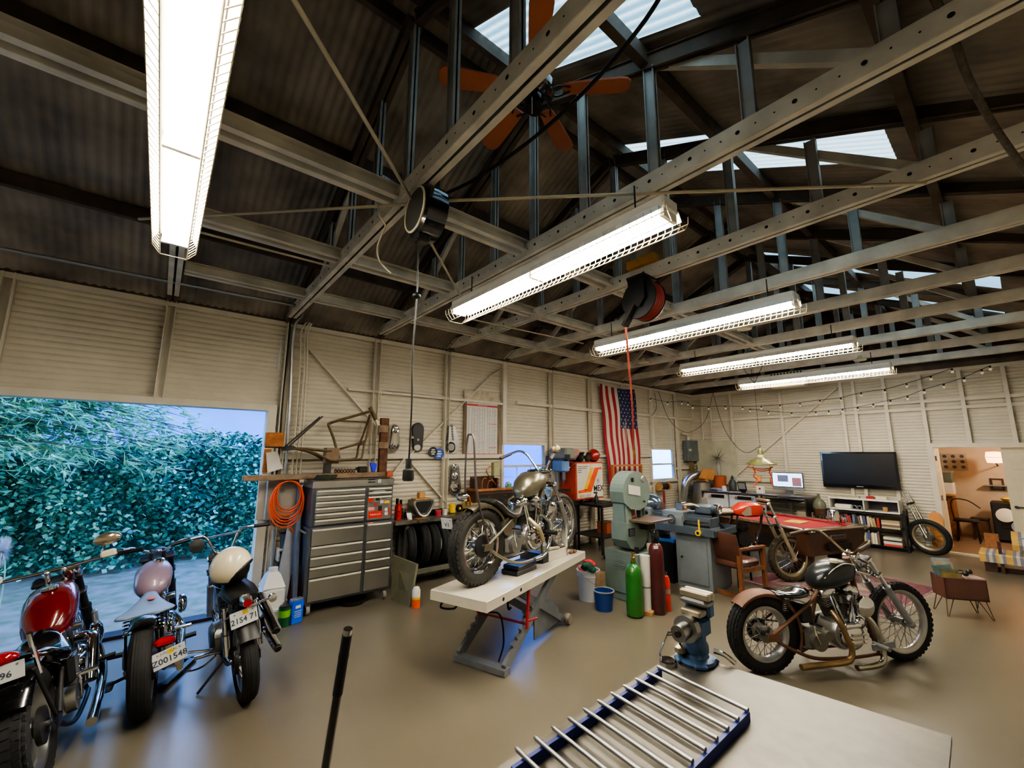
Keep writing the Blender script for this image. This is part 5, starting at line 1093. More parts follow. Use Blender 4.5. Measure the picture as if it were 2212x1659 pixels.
part(t, 'base_plate', MB().prism([(1.0, .05), (1.62, .05), (1.56, .2), (1.38, .33), (1.2, .38), (1.0, .3)], (0, -.19, 0), (1, 0, 0), (0, 0, 1), .01), 'liftgrey', 0)
for s in (-1, 1): part(t, 'wheel', MB().lathe([(.015, -.03), (.05, -.03), (.06, 0), (.05, .03), (.015, .03)], (1.66, .27*s, .06), (0, 1, 0), 24), M('liftwheel', '#7b7362', .5))
part(t, 'release_bar', MB().tube([(.72, -.27, .30), (.72, .27, .30)], .012, 8), 'liftred'); 
part(t, 'release_post', MB().beam((.72, -.27, .26), (.76, -.27, LZ-.08), .02, .03).cyl((.70, -.3, .34), (.76, -.36, .36), .01), 'liftred', 0); part(t, 'release_post', MB().beam((.72, .27, .26), (.5, .27, LZ-.08), .02, .03), 'liftred', 0)
part(t, 'air_line', MB().tube([(.3, .22, .58), (.2, .3, .56), (.12, .28, .52), (.22, .2, .5), (.34, .22, .55), (.5, .05, .42), (.7, .02, .33), (.66, -.05, .12), (.5, -.1, .02)], .009, 8), 'iron')
part(t, 'air_coil', MB().tube([(.3, .2, .6), (.18, .27, .59), (.2, .33, .585), (.32, .27, .59)], .01, 8, closed=True), 'hosered')
part(t, 'pedal_hook', MB().tube([(.9, .1, .56), (.88, .05, .44), (.82, .0, .36), (.8, -.04, .38)], .012, 8), 'black')
t = thing('wheel_chock', 'cream steel wheel chock holding the front wheel at the end of the lift table', 'wheel chock', lo+V((cos(la)*1.62-sin(la)*-.02, sin(la)*1.62+cos(la)*-.02, LZ)), la-.12)
part(t, 'upright_plate', MB().bx(.19, .23, -.16, -.10, 0, .40, ch=.004).bx(.19, .23, .10, .16, 0, .40, ch=.004).bx(.2, .23, -.12, .12, .3, .36), 'liftwhite', 0); part(t, 'base_channel', MB().bx(-.18, .23, -.16, -.08, 0, .1, ch=.004).bx(-.18, .23, .08, .16, 0, .1, ch=.004), 'liftwhite', 0); part(t, 'rubber_block', MB().bx(-.30, -.18, -.16, .16, 0, .1, ch=.006), 'black', 0)
mb = MB(); c = lo+V((cos(la)*1.95+.06, sin(la)*1.95-.22, LZ))
for k in range(4): mb.ell(c+V((.03*k-.04, .015*(k % 2), .02)), (.03, .022, .02), 8, 6)
solo('oily_rag', 'crumpled brown rag on the far end of the lift table deck', 'rag', mb, M('ragbrown', '#6b4a35', .9, var=.3, scale=30), smooth=60)
# ---------------------------------------------------------------- black chopper on the right
t = moto('chopper_motorcycle', 'black tanked chopper with rust brown fender standing on the right floor', (4.315, 1.70, 0), -.526)
wheel(t, 'rear_wheel', (.02, 0, .325), .325, .225, .13, 'alum', 'block', 40, .07, disc=1)
wheel(t, 'front_wheel', (1.49, 0, .342), .342, .275, .09, 'alum', 'block', 36, .04)
frame(t, 1.5, (.02, .325), (.6, .66), (1.0, .86), (.5, .28), .12, 1.1, 'rustpaint', hw=.11)
engine_v(t, .80, .30, .98, horn=(.1, .27)); primary(t, .5, .8, .28); gearbox(t, .49, .27)
tk = part(t, 'fuel_tank', body([(.565, .04, .69, .74), (.58, .08, .675, .79), (.64, .115, .66, .855), (.74, .14, .67, .905), (.84, .14, .70, .92), (.92, .12, .73, .915), (.98, .09, .76, .895), (1.0, .05, .8, .86)], .75), 'mossblack', 60)
part(tk, 'filler_cap', MB().lathe([(.035, -.01), (.035, .012), (.025, .02), (.001, .022)], (.78, -.06, .915), (0, 0, 1), 20), 'cream'); part(tk, 'tank_seam', MB().tube([(.62, -.1, .78), (.72, -.11, .86), (.85, -.1, .9), (.97, -.08, .88)], .005, 6), 'cream')
part(t, 'seat', MB().loft([[V((x, y, z)) for y, z in sup(0, zc, hw, hh, .8)] for x, hw, zc, hh in ((.12, .05, .655, .01), (.14, .11, .655, .022), (.22, .135, .65, .028), (.32, .14, .645, .03), (.4, .12, .65, .035), (.46, .09, .655, .04), (.485, .05, .66, .02))]), 'blackgloss', 60)
for s in (-1, 1):
    mb = MB(); mb.tube([V((.2+.022*cos(k*1.3), .09*s+.022*sin(k*1.3), .52+.0035*k)) for k in range(30)], .004, 5, 2); part(t, 'seat_spring', mb, 'springs')
part(t, 'rear_fender', arc_fender((.02, 0, .325), .352, .15, 2.35, -.45), 'rustpaint', 50)
fork(t, (1.12, .93), (1.5, .342), .095, .55, 'chrome', M('forkgrey', '#8a8d8f', .4, .3))
bars(t, [(1.02, 0, .97), (1.02, .05, .97), (.99, .18, 1.08), (.96, .27, 1.13), (.86, .34, 1.11), (.74, .37, 1.08)], .13, 'rawframe', gmat='gripbrown'); riser(t, 1.06, .93, .97)
part(t, 'headlight', MB().lathe([(.001, -.05), (.04, -.04), (.065, 0), (.068, .03), (.06, .035), (.001, .045)], (1.2, 0, .84), (1, 0, -.05), 24), 'chrome')
part(t, 'exhaust_pipe', MB().tube([(.66, -.1, .5), (.66, -.17, .43), (.7, -.19, .3), (.73, -.19, .2), (.68, -.19, .125), (.45, -.2, .12), (.2, -.2, .115)], .024, 12), M('pipebrown', '#8a7150', .35, .8, var=.25)); part(t, 'exhaust_pipe', MB().tube([(.93, -.1, .5), (1.02, -.15, .4), (1.08, -.16, .2), (1.06, -.17, .09), (.95, -.19, .07), (.75, -.2, .07)], .024, 12), 'oldchrome')
for s in (-1, 1): part(t, 'foot_peg', MB().cyl((1.04, .12*s, .22), (1.04, .26*s, .22), .018, n=12), 'forkgrey')
part(t, 'foot_control', MB().beam((.98, -.16, .2), (1.2, -.17, .22), .02, .05), 'forkgrey', 0)
part(t, 'chain', MB().tube([(.02, .09, .4), (.46, .09, .33), (.49, .09, .27), (.46, .09, .22), (.02, .09, .25), (-.05, .09, .325)], .008, 6, 4, closed=True), 'darksteel')
part(t, 'kickstand', MB().cyl((.62, .12, .12), (.66, .28, .008), .012), 'iron')
part(t, 'battery_box', MB().box((.42, 0, .48), (.14, .16, .16), ch=.02), 'black', 40)
# ---------------------------------------------------------------- red motorcycle at the left edge
M('redpaint', '#5e070b', .18, var=.08, coat=.7); M('lilac', '#8a7688', .35, .1, var=.1, coat=.3); M('saddle', '#7f93ad', .45, var=.12); M('pearl', '#e3d6b3', .25, var=.04, coat=.5)
t = moto('motorcycle', 'red tanked motorcycle with wide bars, cut by the left edge', (-.345, 3.80, 0), 1.53, -.2)
wheel(t, 'rear_wheel', (0, 0, .335), .335, .225, .15, 'alum', 'block', 32, .07, disc=-1, solid=True)
wheel(t, 'front_wheel', (1.4, 0, .34), .34, .28, .075, 'chrome', 'rib', 32, .045)
frame(t, 1.4, (0, .335), (.52, .66), (.98, .88), (.46, .28), .12, .92, 'black', hw=.12)
engine_v(t, .72, .33, .95, horn=(.12, .2)); primary(t, .42, .72, .3); gearbox(t, .4, .28)
tk = part(t, 'fuel_tank', body([(.5, .03, .67, .71), (.53, .08, .64, .77), (.62, .125, .62, .86), (.74, .14, .66, .93), (.86, .135, .72, .955), (.95, .105, .78, .95), (1.0, .06, .82, .92)], .7), 'redpaint', 60)
part(tk, 'filler_cap', MB().lathe([(.045, -.01), (.045, .008), (.03, .014), (.001, .016)], (.78, .0, .948), (0, 0, 1), 20), 'chrome')
part(t, 'seat', MB().loft([[V((x, y, z)) for y, z in sup(0, zc, hw, hh, .8)] for x, hw, zc, hh in ((.05, .06, .71, .03), (.12, .12, .68, .06), (.22, .16, .62, .07), (.33, .17, .59, .06), (.42, .12, .63, .09), (.47, .08, .68, .07), (.5, .05, .7, .03))]), 'blackgloss', 60)
part(t, 'rear_fender', arc_fender((0, 0, .335), .37, .18, 2.45, .4), 'blackgloss', 50)
fork(t, (1.05, .95), (1.4, .34), .1, .5, 'darksteel', 'darksteel', .025)
hb = bars(t, [(1.0, 0, 1.03), (1.0, .1, 1.03), (.97, .3, 1.04), (.92, .5, 1.03)], .15, 'chrome'); riser(t, 1.0, .93, 1.02)
part(hb, 'master_cylinder', MB().box((.95, -.3, 1.06), (.07, .09, .05), ch=.01), 'cream', 0); part(hb, 'master_cylinder', MB().box((.95, .3, 1.06), (.07, .09, .05), ch=.01), 'cream', 0)
c = V((.98, -.30, 1.17)); part(hb, 'mirror', MB().ell(c, (.035, .085, .05), 20, 10), M('mirrorback', '#b8ab93', .2, .8), 60); part(hb, 'mirror_stem', MB().tube([(.95, -.26, 1.05), (.95, -.27, 1.1), c], .006, 6), 'chrome')
part(t, 'instrument', MB().lathe([(.001, .05), (.05, .045), (.055, 0), (.04, -.05), (.001, -.05)], (1.02, -.08, .98), (-.4, 0, 1), 20), 'chrome')
part(t, 'exhaust_pipe', MB().tube([(.66, -.12, .58), (.64, -.2, .57), (.55, -.22, .55), (.36, -.22, .36)], .032, 12, 5), 'chrome'); part(t, 'exhaust_pipe', MB().tube([(.95, -.1, .5), (1.0, -.17, .38), (.9, -.2, .22), (.6, -.21, .15), (.3, -.21, .12)], .03, 12), 'chrome')
part(t, 'oil_tank', MB().box((.33, -.12, .5), (.16, .1, .2), ch=.03), 'black', 40); part(t, 'strut', MB().cyl((.02, -.13, .36), (.46, -.1, .68), .013).cyl((.0, -.12, .36), (-.2, -.1, .72), .01), 'darksteel')
part(t, 'sissy_bar', MB().tube([(-.1, -.1, .66), (-.2, -.1, .85), (-.23, -.1, .92)], .012, 8), 'chrome')
part(t, 'tail_light', MB().ell((-.13, .03, .80), (.045, .07, .035), 16, 8), M('lensred', '#8d0f17', .15, coat=.5), 60)
plate(t, (-.17, .02, .735), (0, -1, 0), (.2, 0, 1), .16, .09, '796', sticker=False)
for s in (-1, 1): part(t, 'foot_peg', MB().cyl((.9, .12*s, .3), (.9, .28*s, .3), .018, n=12), 'black')
part(t, 'air_scoop', MB().box((.86, -.2, .62), (.06, .03, .13), ch=.01), 'alum', 0)
part(t, 'kickstand', MB().cyl((.55, .12, .14), (.5, .3, .09), .012), 'iron')
# ---------------------------------------------------------------- lilac motorcycle
t = moto('motorcycle', 'motorcycle with pale lilac tank and blue-grey sprung saddle parked second from the left', (.115, 4.33, 0), 1.50, -.1)
wheel(t, 'rear_wheel', (0, 0, .33), .33, .24, .13, 'alum', 'rib', 32, .06, disc=-1)
wheel(t, 'front_wheel', (1.38, 0, .33), .33, .27, .08, 'chrome', 'rib', 32, .045)
frame(t, 1.38, (0, .33), (.45, .66), (.95, .86), (.46, .28), .13, .9, 'black', hw=.1)
engine_v(t, .72, .32, .9, horn=(.12, .2)); primary(t, .42, .72, .3); gearbox(t, .42, .28)
tk = part(t, 'fuel_tank', body([(.46, .04, .72, .76), (.49, .09, .69, .82), (.57, .125, .68, .90), (.68, .13, .71, .945), (.78, .105, .76, .94), (.86, .06, .8, .91), (.88, .03, .83, .88)], .85), 'lilac', 60)
part(tk, 'filler_cap', MB().lathe([(.04, -.01), (.045, .008), (.03, .02), (.001, .022)], (.7, -.03, .942), (.1, 0, 1), 20), 'chrome')
part(t, 'saddle', MB().loft([[V((x, y, z)) for y, z in sup(0, zc, hw, hh, .9)] for x, hw, zc, hh in ((-.02, .10, .70, .01), (.02, .17, .70, .02), (.1, .175, .69, .025), (.2, .13, .69, .03), (.3, .075, .715, .035), (.38, .045, .74, .03), (.41, .02, .75, .01))]), 'saddle', 60)
part(t, 'saddle_emblem', MB().lathe([(.001, .004), (.03, .0), (.001, -.002)], (.25, -.02, .748), (-.1, 0, 1), 16), 'orange')
for s in (-1, 1):
    mb = MB(); mb.tube([V((.1+.03*cos(k*1.2), .1*s+.03*sin(k*1.2), .55+.0045*k)) for k in range(28)], .005, 5, 2); part(t, 'seat_spring', mb, 'chrome')
part(t, 'rear_fender', arc_fender((0, 0, .33), .365, .15, 2.0, .4), 'blackgloss', 50)
fork(t, (1.03, .92), (1.38, .33), .095, .5, 'darksteel', 'darksteel', .023)
hb = bars(t, [(.98, 0, .98), (.98, .06, .98), (.96, .17, 1.04), (.92, .22, 1.05), (.85, .36, 1.06)], .14, 'chrome'); riser(t, .99, .91, .98, mat='black')
part(hb, 'mirror', MB().lathe([(.001, .012), (.06, .005), (.065, -.008), (.001, -.01)], (.86, -.3, .98), (-1, 0, .2), 24), 'darksteel')
part(t, 'headlight', MB().lathe([(.001, -.06), (.05, -.05), (.085, 0), (.088, .03), (.001, .05)], (1.13, 0, .9), (1, 0, -.05), 24), 'black')
for z, x in ((.16, .5), (.3, .25)): part(t, 'exhaust_pipe', MB().tube([(.85, -.1, .45), (.9, -.18, .3), (.7, -.2, z), (x, -.2, z), (x-.3, -.2, z+.02)], .024, 12), 'oldchrome')
part(t, 'tail_light', MB().box((-.20, -.13, .535), (.07, .12, .06), ch=.02), 'lensred', 40)
plate(t, (-.23, -.16, .435), (.15, -1, .16), (.12, .16, 1), .19, .11, 'Z001548', 'JUN   CAL')
part(t, 'plate_bracket', MB().cyl((.0, -.12, .33), (-.21, -.15, .46), .01), 'black')
for s in (-1, 1): part(t, 'foot_peg', MB().cyl((.55, .12*s, .28), (.55, .3*s, .29), .02, n=12), 'black')
part(t, 'fender_struts', MB().cyl((.0, .1, .34), (-.2, .08, .65), .008).cyl((0, -.1, .34), (-.2, -.08, .65), .008), 'black')
part(t, 'clutch_pedal', MB().box((.4, .25, .12), (.16, .08, .02), ch=.008).cyl((.4, .12, .16), (.42, .27, .12), .012), 'iron', 0)
t = thing('wheel_stand', 'black flat bar bike stand lying on the floor right of the lilac motorcycle', 'stand', fl(390, 1450), world=True)
P = [fl(345, 1437), fl(418, 1427), fl(352, 1489), fl(338, 1487)]
part(t, 'stand_bar', MB().beam(P[0]+V((0, 0, .02)), P[1]+V((0, 0, .02)), .05, .03).beam(P[1]+V((0, 0, .02)), P[2]+V((0, 0, .02)), .05, .03), 'black', 0); part(t, 'foot', MB().beam(P[2]+V((0, 0, .015)), P[3]+V((0, 0, .015)), .06, .03), 'iron', 0)
# ---------------------------------------------------------------- small black motorcycle
t = moto('motorcycle', 'narrow black motorcycle with high chrome bars parked nearest the door jamb', (.727, 4.112, 0), 1.60, -.13)
wheel(t, 'rear_wheel', (0, 0, .31), .31, .225, .115, 'alum', 'rib', 36, .07, disc=1)
wheel(t, 'front_wheel', (1.28, 0, .32), .32, .25, .09, 'alum', 'knob', 36, .05)
frame(t, 1.28, (0, .31), (.35, .72), (.85, .85), (.42, .3), .2, .82, 'black', hw=.09)
part(t, 'crankcase', MB().lathe([(.001, -.17), (.1, -.165), (.13, -.14), (.14, -.08), (.14, .08), (.13, .14), (.1, .165), (.001, .17)], (.55, 0, .33), (0, 1, 0), 32).box((.42, 0, .34), (.26, .2, .16), ch=.03), M('caseworn', '#7c7f7c', .35, .8, var=.25), 40)
mb = MB(); prof = []
for k in range(10): z = .1+.016*k; prof += [(.065, z), (.085, z+.001), (.085, z+.006), (.065, z+.008)]
part(t, 'cylinder', mb.lathe(prof, (.56, 0, .33), (.25, 0, 1), 24), 'castgrey', 0)
part(t, 'cylinder_head', MB().box((.63, 0, .63), (.16, .18, .1), ch=.03), 'castgrey', 40)
tk = part(t, 'fuel_tank', body([(.36, .06, .76, .82), (.42, .11, .74, .88), (.55, .14, .72, .94), (.68, .13, .76, .95), (.76, .08, .8, .93)], .7), 'blackgloss', 60); part(tk, 'filler_cap', MB().cyl((.58, 0, .94), (.58, 0, .965), .04, n=20), 'chrome')
part(t, 'seat', MB().loft([[V((x, y, z)) for y, z in sup(0, zc, hw, hh, .7)] for x, hw, zc, hh in ((-.12, .09, .78, .03), (-.05, .11, .79, .04), (.15, .12, .78, .045), (.36, .09, .79, .04), (.42, .06, .8, .03))]), 'black', 60)
part(t, 'rear_fender', arc_fender((0, 0, .31), .36, .13, 2.5, .6), 'black', 50)
fork(t, (.96, .92), (1.28, .32), .09, .5)
hb = bars(t, [(.92, 0, .96), (.92, .06, .96), (.9, .13, 1.12), (.88, .2, 1.15), (.84, .38, 1.14)], .13, 'chrome'); part(hb, 'cross_bar', MB().cyl((.9, -.12, 1.12), (.9, .12, 1.12), .009), 'chrome'); riser(t, .92, .9, .96)
part(t, 'exhaust_pipe', MB().tube([(.68, -.09, .6), (.74, -.14, .5), (.6, -.16, .42), (.3, -.16, .44), (.05, -.17, .56)], .022, 12), 'chrome')
for z0, z1, r, ln in ((.68, .5, .035, -.2), (.48, .37, .033, -.22)): e = part(t, 'silencer', MB().cyl((.18, -.155, z0), (ln, -.19, z1), r, n=18), 'chrome'); part(e, 'tail_pipe', MB().cyl((ln, -.19, z1), (ln-.012, -.1905, z1-.006), r*.75, n=16), 'hole')
part(t, 'tail_light', MB().lathe([(.001, .05), (.03, .045), (.045, .0), (.045, -.05), (.001, -.05)], (-.20, 0, .785), (-1, 0, .0), 20), 'chrome'); part(t, 'light_lens', MB().cyl((-.25, 0, .785), (-.255, 0, .785), .028, n=18), 'lensred')
part(t, 'light_bracket', MB().box((-.12, 0, .7), (.1, .12, .14), ch=.02), 'black', 0)
plate(t, (-.21, .02, .68), (.12, -1, .05), (.15, .05, 1), .18, .11, '21S4 71')
part(t, 'turn_signal', MB().lathe([(.001, .03), (.03, .02), (.03, -.01), (.001, -.03)], (-.22, -.17, .76), (-1, 0, 0), 18).cyl((-.2, 0, .74), (-.21, -.16, .76), .008), 'chrome'); part(t, 'cable_loop', MB().tube([(-.2, .1, .72), (-.24, .19, .68), (-.22, .21, .6), (-.18, .12, .58)], .004, 6), 'black')
part(t, 'kick_lever', MB().tube([(.4, .16, .3), (.42, .2, .3), (.44, .32, .33)], .01, 8), 'chrome'); part(t, 'gear_lever', MB().tube([(.3, .15, .28), (.38, .24, .2), (.5, .34, .17), (.56, .38, .2)], .008, 8), 'chrome')
for s in (-1, 1): part(t, 'foot_peg', MB().cyl((.45, .1*s, .25), (.45, .28*s, .26), .016, n=12), 'chrome'); part(t, 'shock_absorber', MB().cyl((0, .11*s, .36), (.12, .1*s, .68), .025, n=14), 'chrome')
part(t, 'chain', MB().tube([(.0, -.09, .37), (.42, -.09, .37), (.45, -.09, .33), (.42, -.09, .29), (.0, -.09, .25), (-.05, -.09, .31)], .008, 6, 4, closed=True), 'darksteel')
part(t, 'side_stand', MB().cyl((.35, .1, .2), (.3, .28, .045), .01), 'iron')
# helmet resting on it
hc_ = V((.568, 4.36, .945)); helmet('helmet', 'pearl white open face helmet sitting on the seat of the narrow black motorcycle', hc_, .16, 'pearl', -.45)
# ================================================================ band saw and bottles
M('sawgreen', '#6f7f77', .45, .1, var=.08); M('sawdark', '#3f4a46', .5, .2); M('tabletop', '#6d5c4c', .4, .5, var=.2)
t = thing('band_saw', 'grey-green upright band saw with notice taped to its round upper housing', 'band saw', (5.1, 3.55, 0), world=True)
b = part(t, 'base_cabinet', MB().bx(4.85, 5.45, 3.32, 3.84, .10, .62, ch=.008).bx(4.88, 5.42, 3.36, 3.8, 0, .1), 'sawgreen', 0)
mb = MB()
for k in range(6): mb.beam((4.846, 3.5, .40+.022*k), (4.846, 3.68, .40+.022*k), .01, .008, up=(.5, 0, 1))
part(b, 'louvres', mb, 'sawgreen', 0)
O = [(4.76, 1.26)]+[(5.05+.31*cos(a), 1.38+.28*sin(a)) for a in [pi-.05-(pi-.1)*k/16 for k in range(17)]]+[(5.35, 1.3), (5.27, 1.19), (5.1, 1.14), (4.9, 1.17)]
u = part(t, 'upper_housing', MB().prism([(x, z) for x, z in O[::-1]], (0, 3.42, 0), (1, 0, 0), (0, 0, 1), -.22), 'sawgreen', 0)
part(u, 'notice_sheet', MB().prism([(4.85, 1.37), (5.12, 1.33), (5.12, 1.45), (4.85, 1.49)], (0, 3.415, 0), (1, 0, 0), (0, 0, 1), .002), 'paper', 0)
part(u, 'dial', MB().lathe([(.001, .01), (.035, .01), (.045, 0), (.001, 0)], (5.2, 3.418, 1.55), (0, -1, 0), 20), 'alum'); part(u, 'latch', MB().box((4.95, 3.41, 1.55), (.04, .02, .06), ch=.005).cyl((5.2, 3.42, 1.25), (5.2, 3.4, 1.25), .014), 'iron', 0)
part(t, 'column', MB().bx(4.80, 4.97, 3.46, 3.64, .95, 1.25).bx(4.82, 4.86, 3.44, 3.46, .95, 1.25), 'sawgreen', 0); part(t, 'blade_guard', MB().bx(5.14, 5.19, 3.44, 3.50, 1.04, 1.2).bx(5.22, 5.25, 3.44, 3.48, 1.06, 1.18), 'sawdark', 0)
O = [(4.78, 1.0), (4.78, .78), (4.86, .68), (5.0, .63), (5.16, .66), (5.26, .76), (5.3, .92), (5.3, .98)]
l_ = part(t, 'lower_housing', MB().prism(O, (0, 3.42, 0), (1, 0, 0), (0, 0, 1), -.24), 'sawgreen', 0); part(l_, 'data_plate', MB().bx(4.82, 4.95, 3.408, 3.418, .83, .93), 'stblk', 0)
for k in range(4): part(l_, 'plate_line', MB().bx(4.835, 4.935, 3.405, 3.408, .845+.02*k, .85+.02*k), 'grey', 0)
part(t, 'drive_box', MB().bx(5.27, 5.45, 3.4, 3.7, .62, .98, ch=.01), 'sawgreen', 0)
part(t, 'work_table', MB().bx(4.9, 5.46, 3.16, 3.68, 1.005, 1.035, ch=.004), 'tabletop', 0); part(t, 'table_trunnion', MB().bx(5.08, 5.26, 3.3, 3.42, .9, 1.005), 'iron', 0); part(t, 'hand_crank', MB().cyl((5.12, 3.3, .9), (5.12, 3.2, .78), .012).ell((5.12, 3.2, .77), (.025, .025, .03), 10, 7), 'black')
t = thing('saw_carton', 'small red and white carton standing on the band saw table', 'box', (5.12, 3.55, 1.035), world=True); part(t, 'carton', MB().box((5.1, 3.58, 1.1), (.14, .1, .13), rz=.2, ch=.003), M('cartonw', '#c9bfa8', .6), 0); part(t, 'red_label', MB().box((5.1, 3.527, 1.1), (.1, .01, .08), rz=.2), M('labelred', '#b4382f', .5), 0)
solo('saw_cup', 'small pale cup on the shelf edge beside the maroon gas cylinder', 'cup', MB().lathe([(.001, 0), (.035, 0), (.04, .08), (.035, .08), (.03, .01)], (5.2, 3.36, .625), n=18), 'cream')
t = thing('clamp_tool', 'black quick clamp lying on top of the band saw base', 'clamp', (4.98, 3.36, .625), world=True); part(t, 'bar', MB().beam((4.87, 3.36, .64), (5.1, 3.4, .64), .02, .02), 'black', 0); part(t, 'jaw', MB().bx(4.88, 4.92, 3.34, 3.38, .625, .7), 'darksteel', 0)
t = simple('gas_cylinder', 'green gas cylinder standing in front of the band saw', 'gas cylinder', V((4.54, 3.17, 0)), [(.001, .0), (.07, 0), (.095, .02), (.098, .06), (.098, .46), (.09, .52), (.06, .57), (.03, .59), (.03, .62), (.001, .62)], M('cylgreen', '#22641f', .3, coat=.3), (('valve', [(.001, .62), (.022, .62), (.022, .66), (.012, .67), (.012, .7), (.03, .705), (.03, .72), (.001, .72)], 'brass'),))
t = simple('gas_cylinder', 'tall dark maroon gas cylinder with black cap beside the white roll', 'gas cylinder', V((4.85, 3.05, 0)), [(.001, 0), (.08, 0), (.09, .015), (.09, .68), (.085, .74), (.065, .79), (.045, .81), (.001, .81)], M('cylmaroon', '#48161a', .3, coat=.3), (('cap', [(.001, .81), (.048, .81), (.05, .87), (.048, .93), (.035, .96), (.001, .965)], 'blackgloss'),)); part(t, 'tag', MB().box((4.78, 3.0, .77), (.05, .006, .03), rz=-.6), 'white', 0)
solo('wood_offcut', 'short wooden block under the white paper roll', 'block', MB().box((4.74, 3.12, .022), (.16, .14, .044), rz=.3, ch=.003), 'woodlight', smooth=0)
t = simple('paper_roll', 'tall white roll standing on a wooden block between green and maroon cylinders', 'roll', V((4.73, 3.13, .045)), [(.001, 0), (.052, 0), (.055, .26), (.05, .265), (.055, .27), (.06, .62), (.03, .62), (.03, .6), (.001, .6)], 'white', (('tape_band', [(.056, .25), (.057, .26), (.056, .27)], 'grey'),))
t = simple('fire_extinguisher', 'slim red fire extinguisher beside the maroon gas cylinder', 'fire extinguisher', V((5.01, 3.03, 0)), [(.001, 0), (.045, 0), (.046, .02), (.046, .36), (.03, .4), (.012, .41), (.001, .41)], M('extred', '#cf2a16', .3, coat=.3), (('label_band', [(.0465, .2), (.0475, .205), (.0475, .25), (.0465, .255)], 'alum'), ('valve', [(.001, .41), (.015, .41), (.015, .45), (.001, .45)], 'steel')))
t = thing('plastic_bucket', 'white plastic bucket full of rags standing behind the blue bucket', 'bucket', (4.57, 3.9, 0), world=True); c = V((4.57, 3.9, 0))
part(t, 'bucket_body', MB().lathe([(.001, 0), (.125, 0), (.145, .3), (.152, .3), (.152, .31), (.147, .315), (.15, .36), (.157, .365), (.157, .375), (.14, .375), (.12, .02), (.001, .02)], c, n=32), M('bucketw', '#c9c9c9', .5, var=.05)); part(t, 'handle', MB().tube([c+V((-.155, 0, .34)), c+V((-.1, -.12, .26)), c+V((0, -.16, .2)), c+V((.1, -.12, .26)), c+V((.155, 0, .34))], .004, 6), 'steel')
def rag(lab, c, s, m):
    mb = MB(); random.seed(hash(lab) % 100)
    for k in range(6): mb.ell(V(c)+V((random.uniform(-s, s)*.5, random.uniform(-s, s)*.5, random.uniform(0, s)*.5)), (s*.55, s*.45, s*.3), 10, 7, Matrix.Rotation(random.random()*3, 3, 'X') @ Matrix.Rotation(random.random()*3, 3, 'Z'))
    solo('shop_rag', lab, 'rag', mb, m, smooth=60)
rag('dark green rag heaped in the white bucket', (4.54, 3.83, .38), .12, M('raggreen', '#14432f', .95, var=.3, scale=30)); rag('bright red rag heaped in the white bucket', (4.65, 3.95, .41), .1, M('ragred', '#c0222f', .95, var=.2, scale=30)); rag('small pink rag at the left of the white bucket', (4.47, 3.93, .38), .07, M('ragpink', '#b05566', .95))
solo('paper_bag', 'brown paper bag hung over the side of the white bucket', 'bag', MB().loft([[V((4.62+x, 3.745+y, z)) for x, y in ((-.08, -.02), (.08, -.02), (.08, .03), (-.08, .03))] for z, k in ((.18, 1), (.25, 1), (.36, 1))]), M('bagbrown', '#8d7354', .8, var=.2, scale=20), smooth=0)
t = thing('plastic_bucket', 'low blue bucket with grey rim on the floor left of the green cylinder', 'bucket', (4.43, 3.54, 0), world=True); c = V((4.43, 3.54, 0))
part(t, 'bucket_body', MB().lathe([(.001, 0), (.1, 0), (.125, .22), (.12, .22), (.095, .02), (.001, .02)], c, n=32), M('bucketb', '#173a78', .4)); part(t, 'rim', MB().torus(c+V((0, 0, .222)), (0, 0, 1), .124, .009, 32, 8), 'grey')
# ================================================================ lathe
M('lathegrey', '#4f5a66', .45, .3, var=.12); M('lathelight', '#7b8388', .45, .2, var=.08)
t = thing('metal_lathe', 'blue-grey metal lathe on a long tray between two cabinets behind the cylinders', 'lathe', (6.3, 3.7, 0), world=True)
for y0, y1 in ((2.95, 3.47), (3.88, 4.4)):
    c_ = part(t, 'cabinet', MB().bx(6.06, 6.62, y0, y1, 0, .76, ch=.006), 'lathelight', 0); part(c_, 'cabinet_door', MB().bx(6.045, 6.06, y0+.05, y1-.05, .08, .68, ch=.003), 'lathelight', 0); part(c_, 'knob', MB().cyl((6.045, y1-.1, .42), (6.02, y1-.1, .42), .012), 'iron')
part(t, 'chip_tray', MB().bx(5.98, 6.7, 2.85, 4.5, .76, .78).bx(5.98, 6.0, 2.85, 4.5, .78, .86).bx(6.68, 6.7, 2.85, 4.5, .78, .86).bx(5.98, 6.7, 2.85, 2.87, .78, .84), 'lathegrey', 0)
part(t, 'bed', MB().bx(6.2, 6.5, 3.0, 4.3, .84, .98, ch=.01).bx(6.22, 6.27, 3.0, 4.3, .98, 1.01).bx(6.43, 6.48, 3.0, 4.3, .98, 1.01), 'lathegrey', 0); part(t, 'lead_screw', MB().cyl((6.15, 3.0, .93), (6.15, 4.2, .93), .014).cyl((6.16, 3.0, .88), (6.16, 4.2, .88), .01), 'steel')
part(t, 'bed_foot', MB().bx(6.2, 6.5, 3.0, 3.18, .78, .84).bx(6.2, 6.5, 3.95, 4.35, .78, .84), 'lathelight', 0)
hs = part(t, 'headstock', MB().bx(6.12, 6.56, 3.92, 4.38, .84, 1.06, ch=.03), 'lathelight', 40); part(hs, 'gear_cover', MB().ell((6.33, 4.1, 1.1), (.22, .27, .14), 24, 12), M('hscover', '#5f6d80', .15, .7, coat=.5), 60); part(hs, 'chuck', MB().cyl((6.34, 3.92, 1.04), (6.34, 3.82, 1.04), .09, n=28), 'steel')
for k in range(3): part(hs, 'control_knob', MB().lathe([(.001, .03), (.03, .03), (.035, 0), (.001, 0)], (6.12, 3.99+.13*k, .97), (-1, 0, 0), 18), 'black')
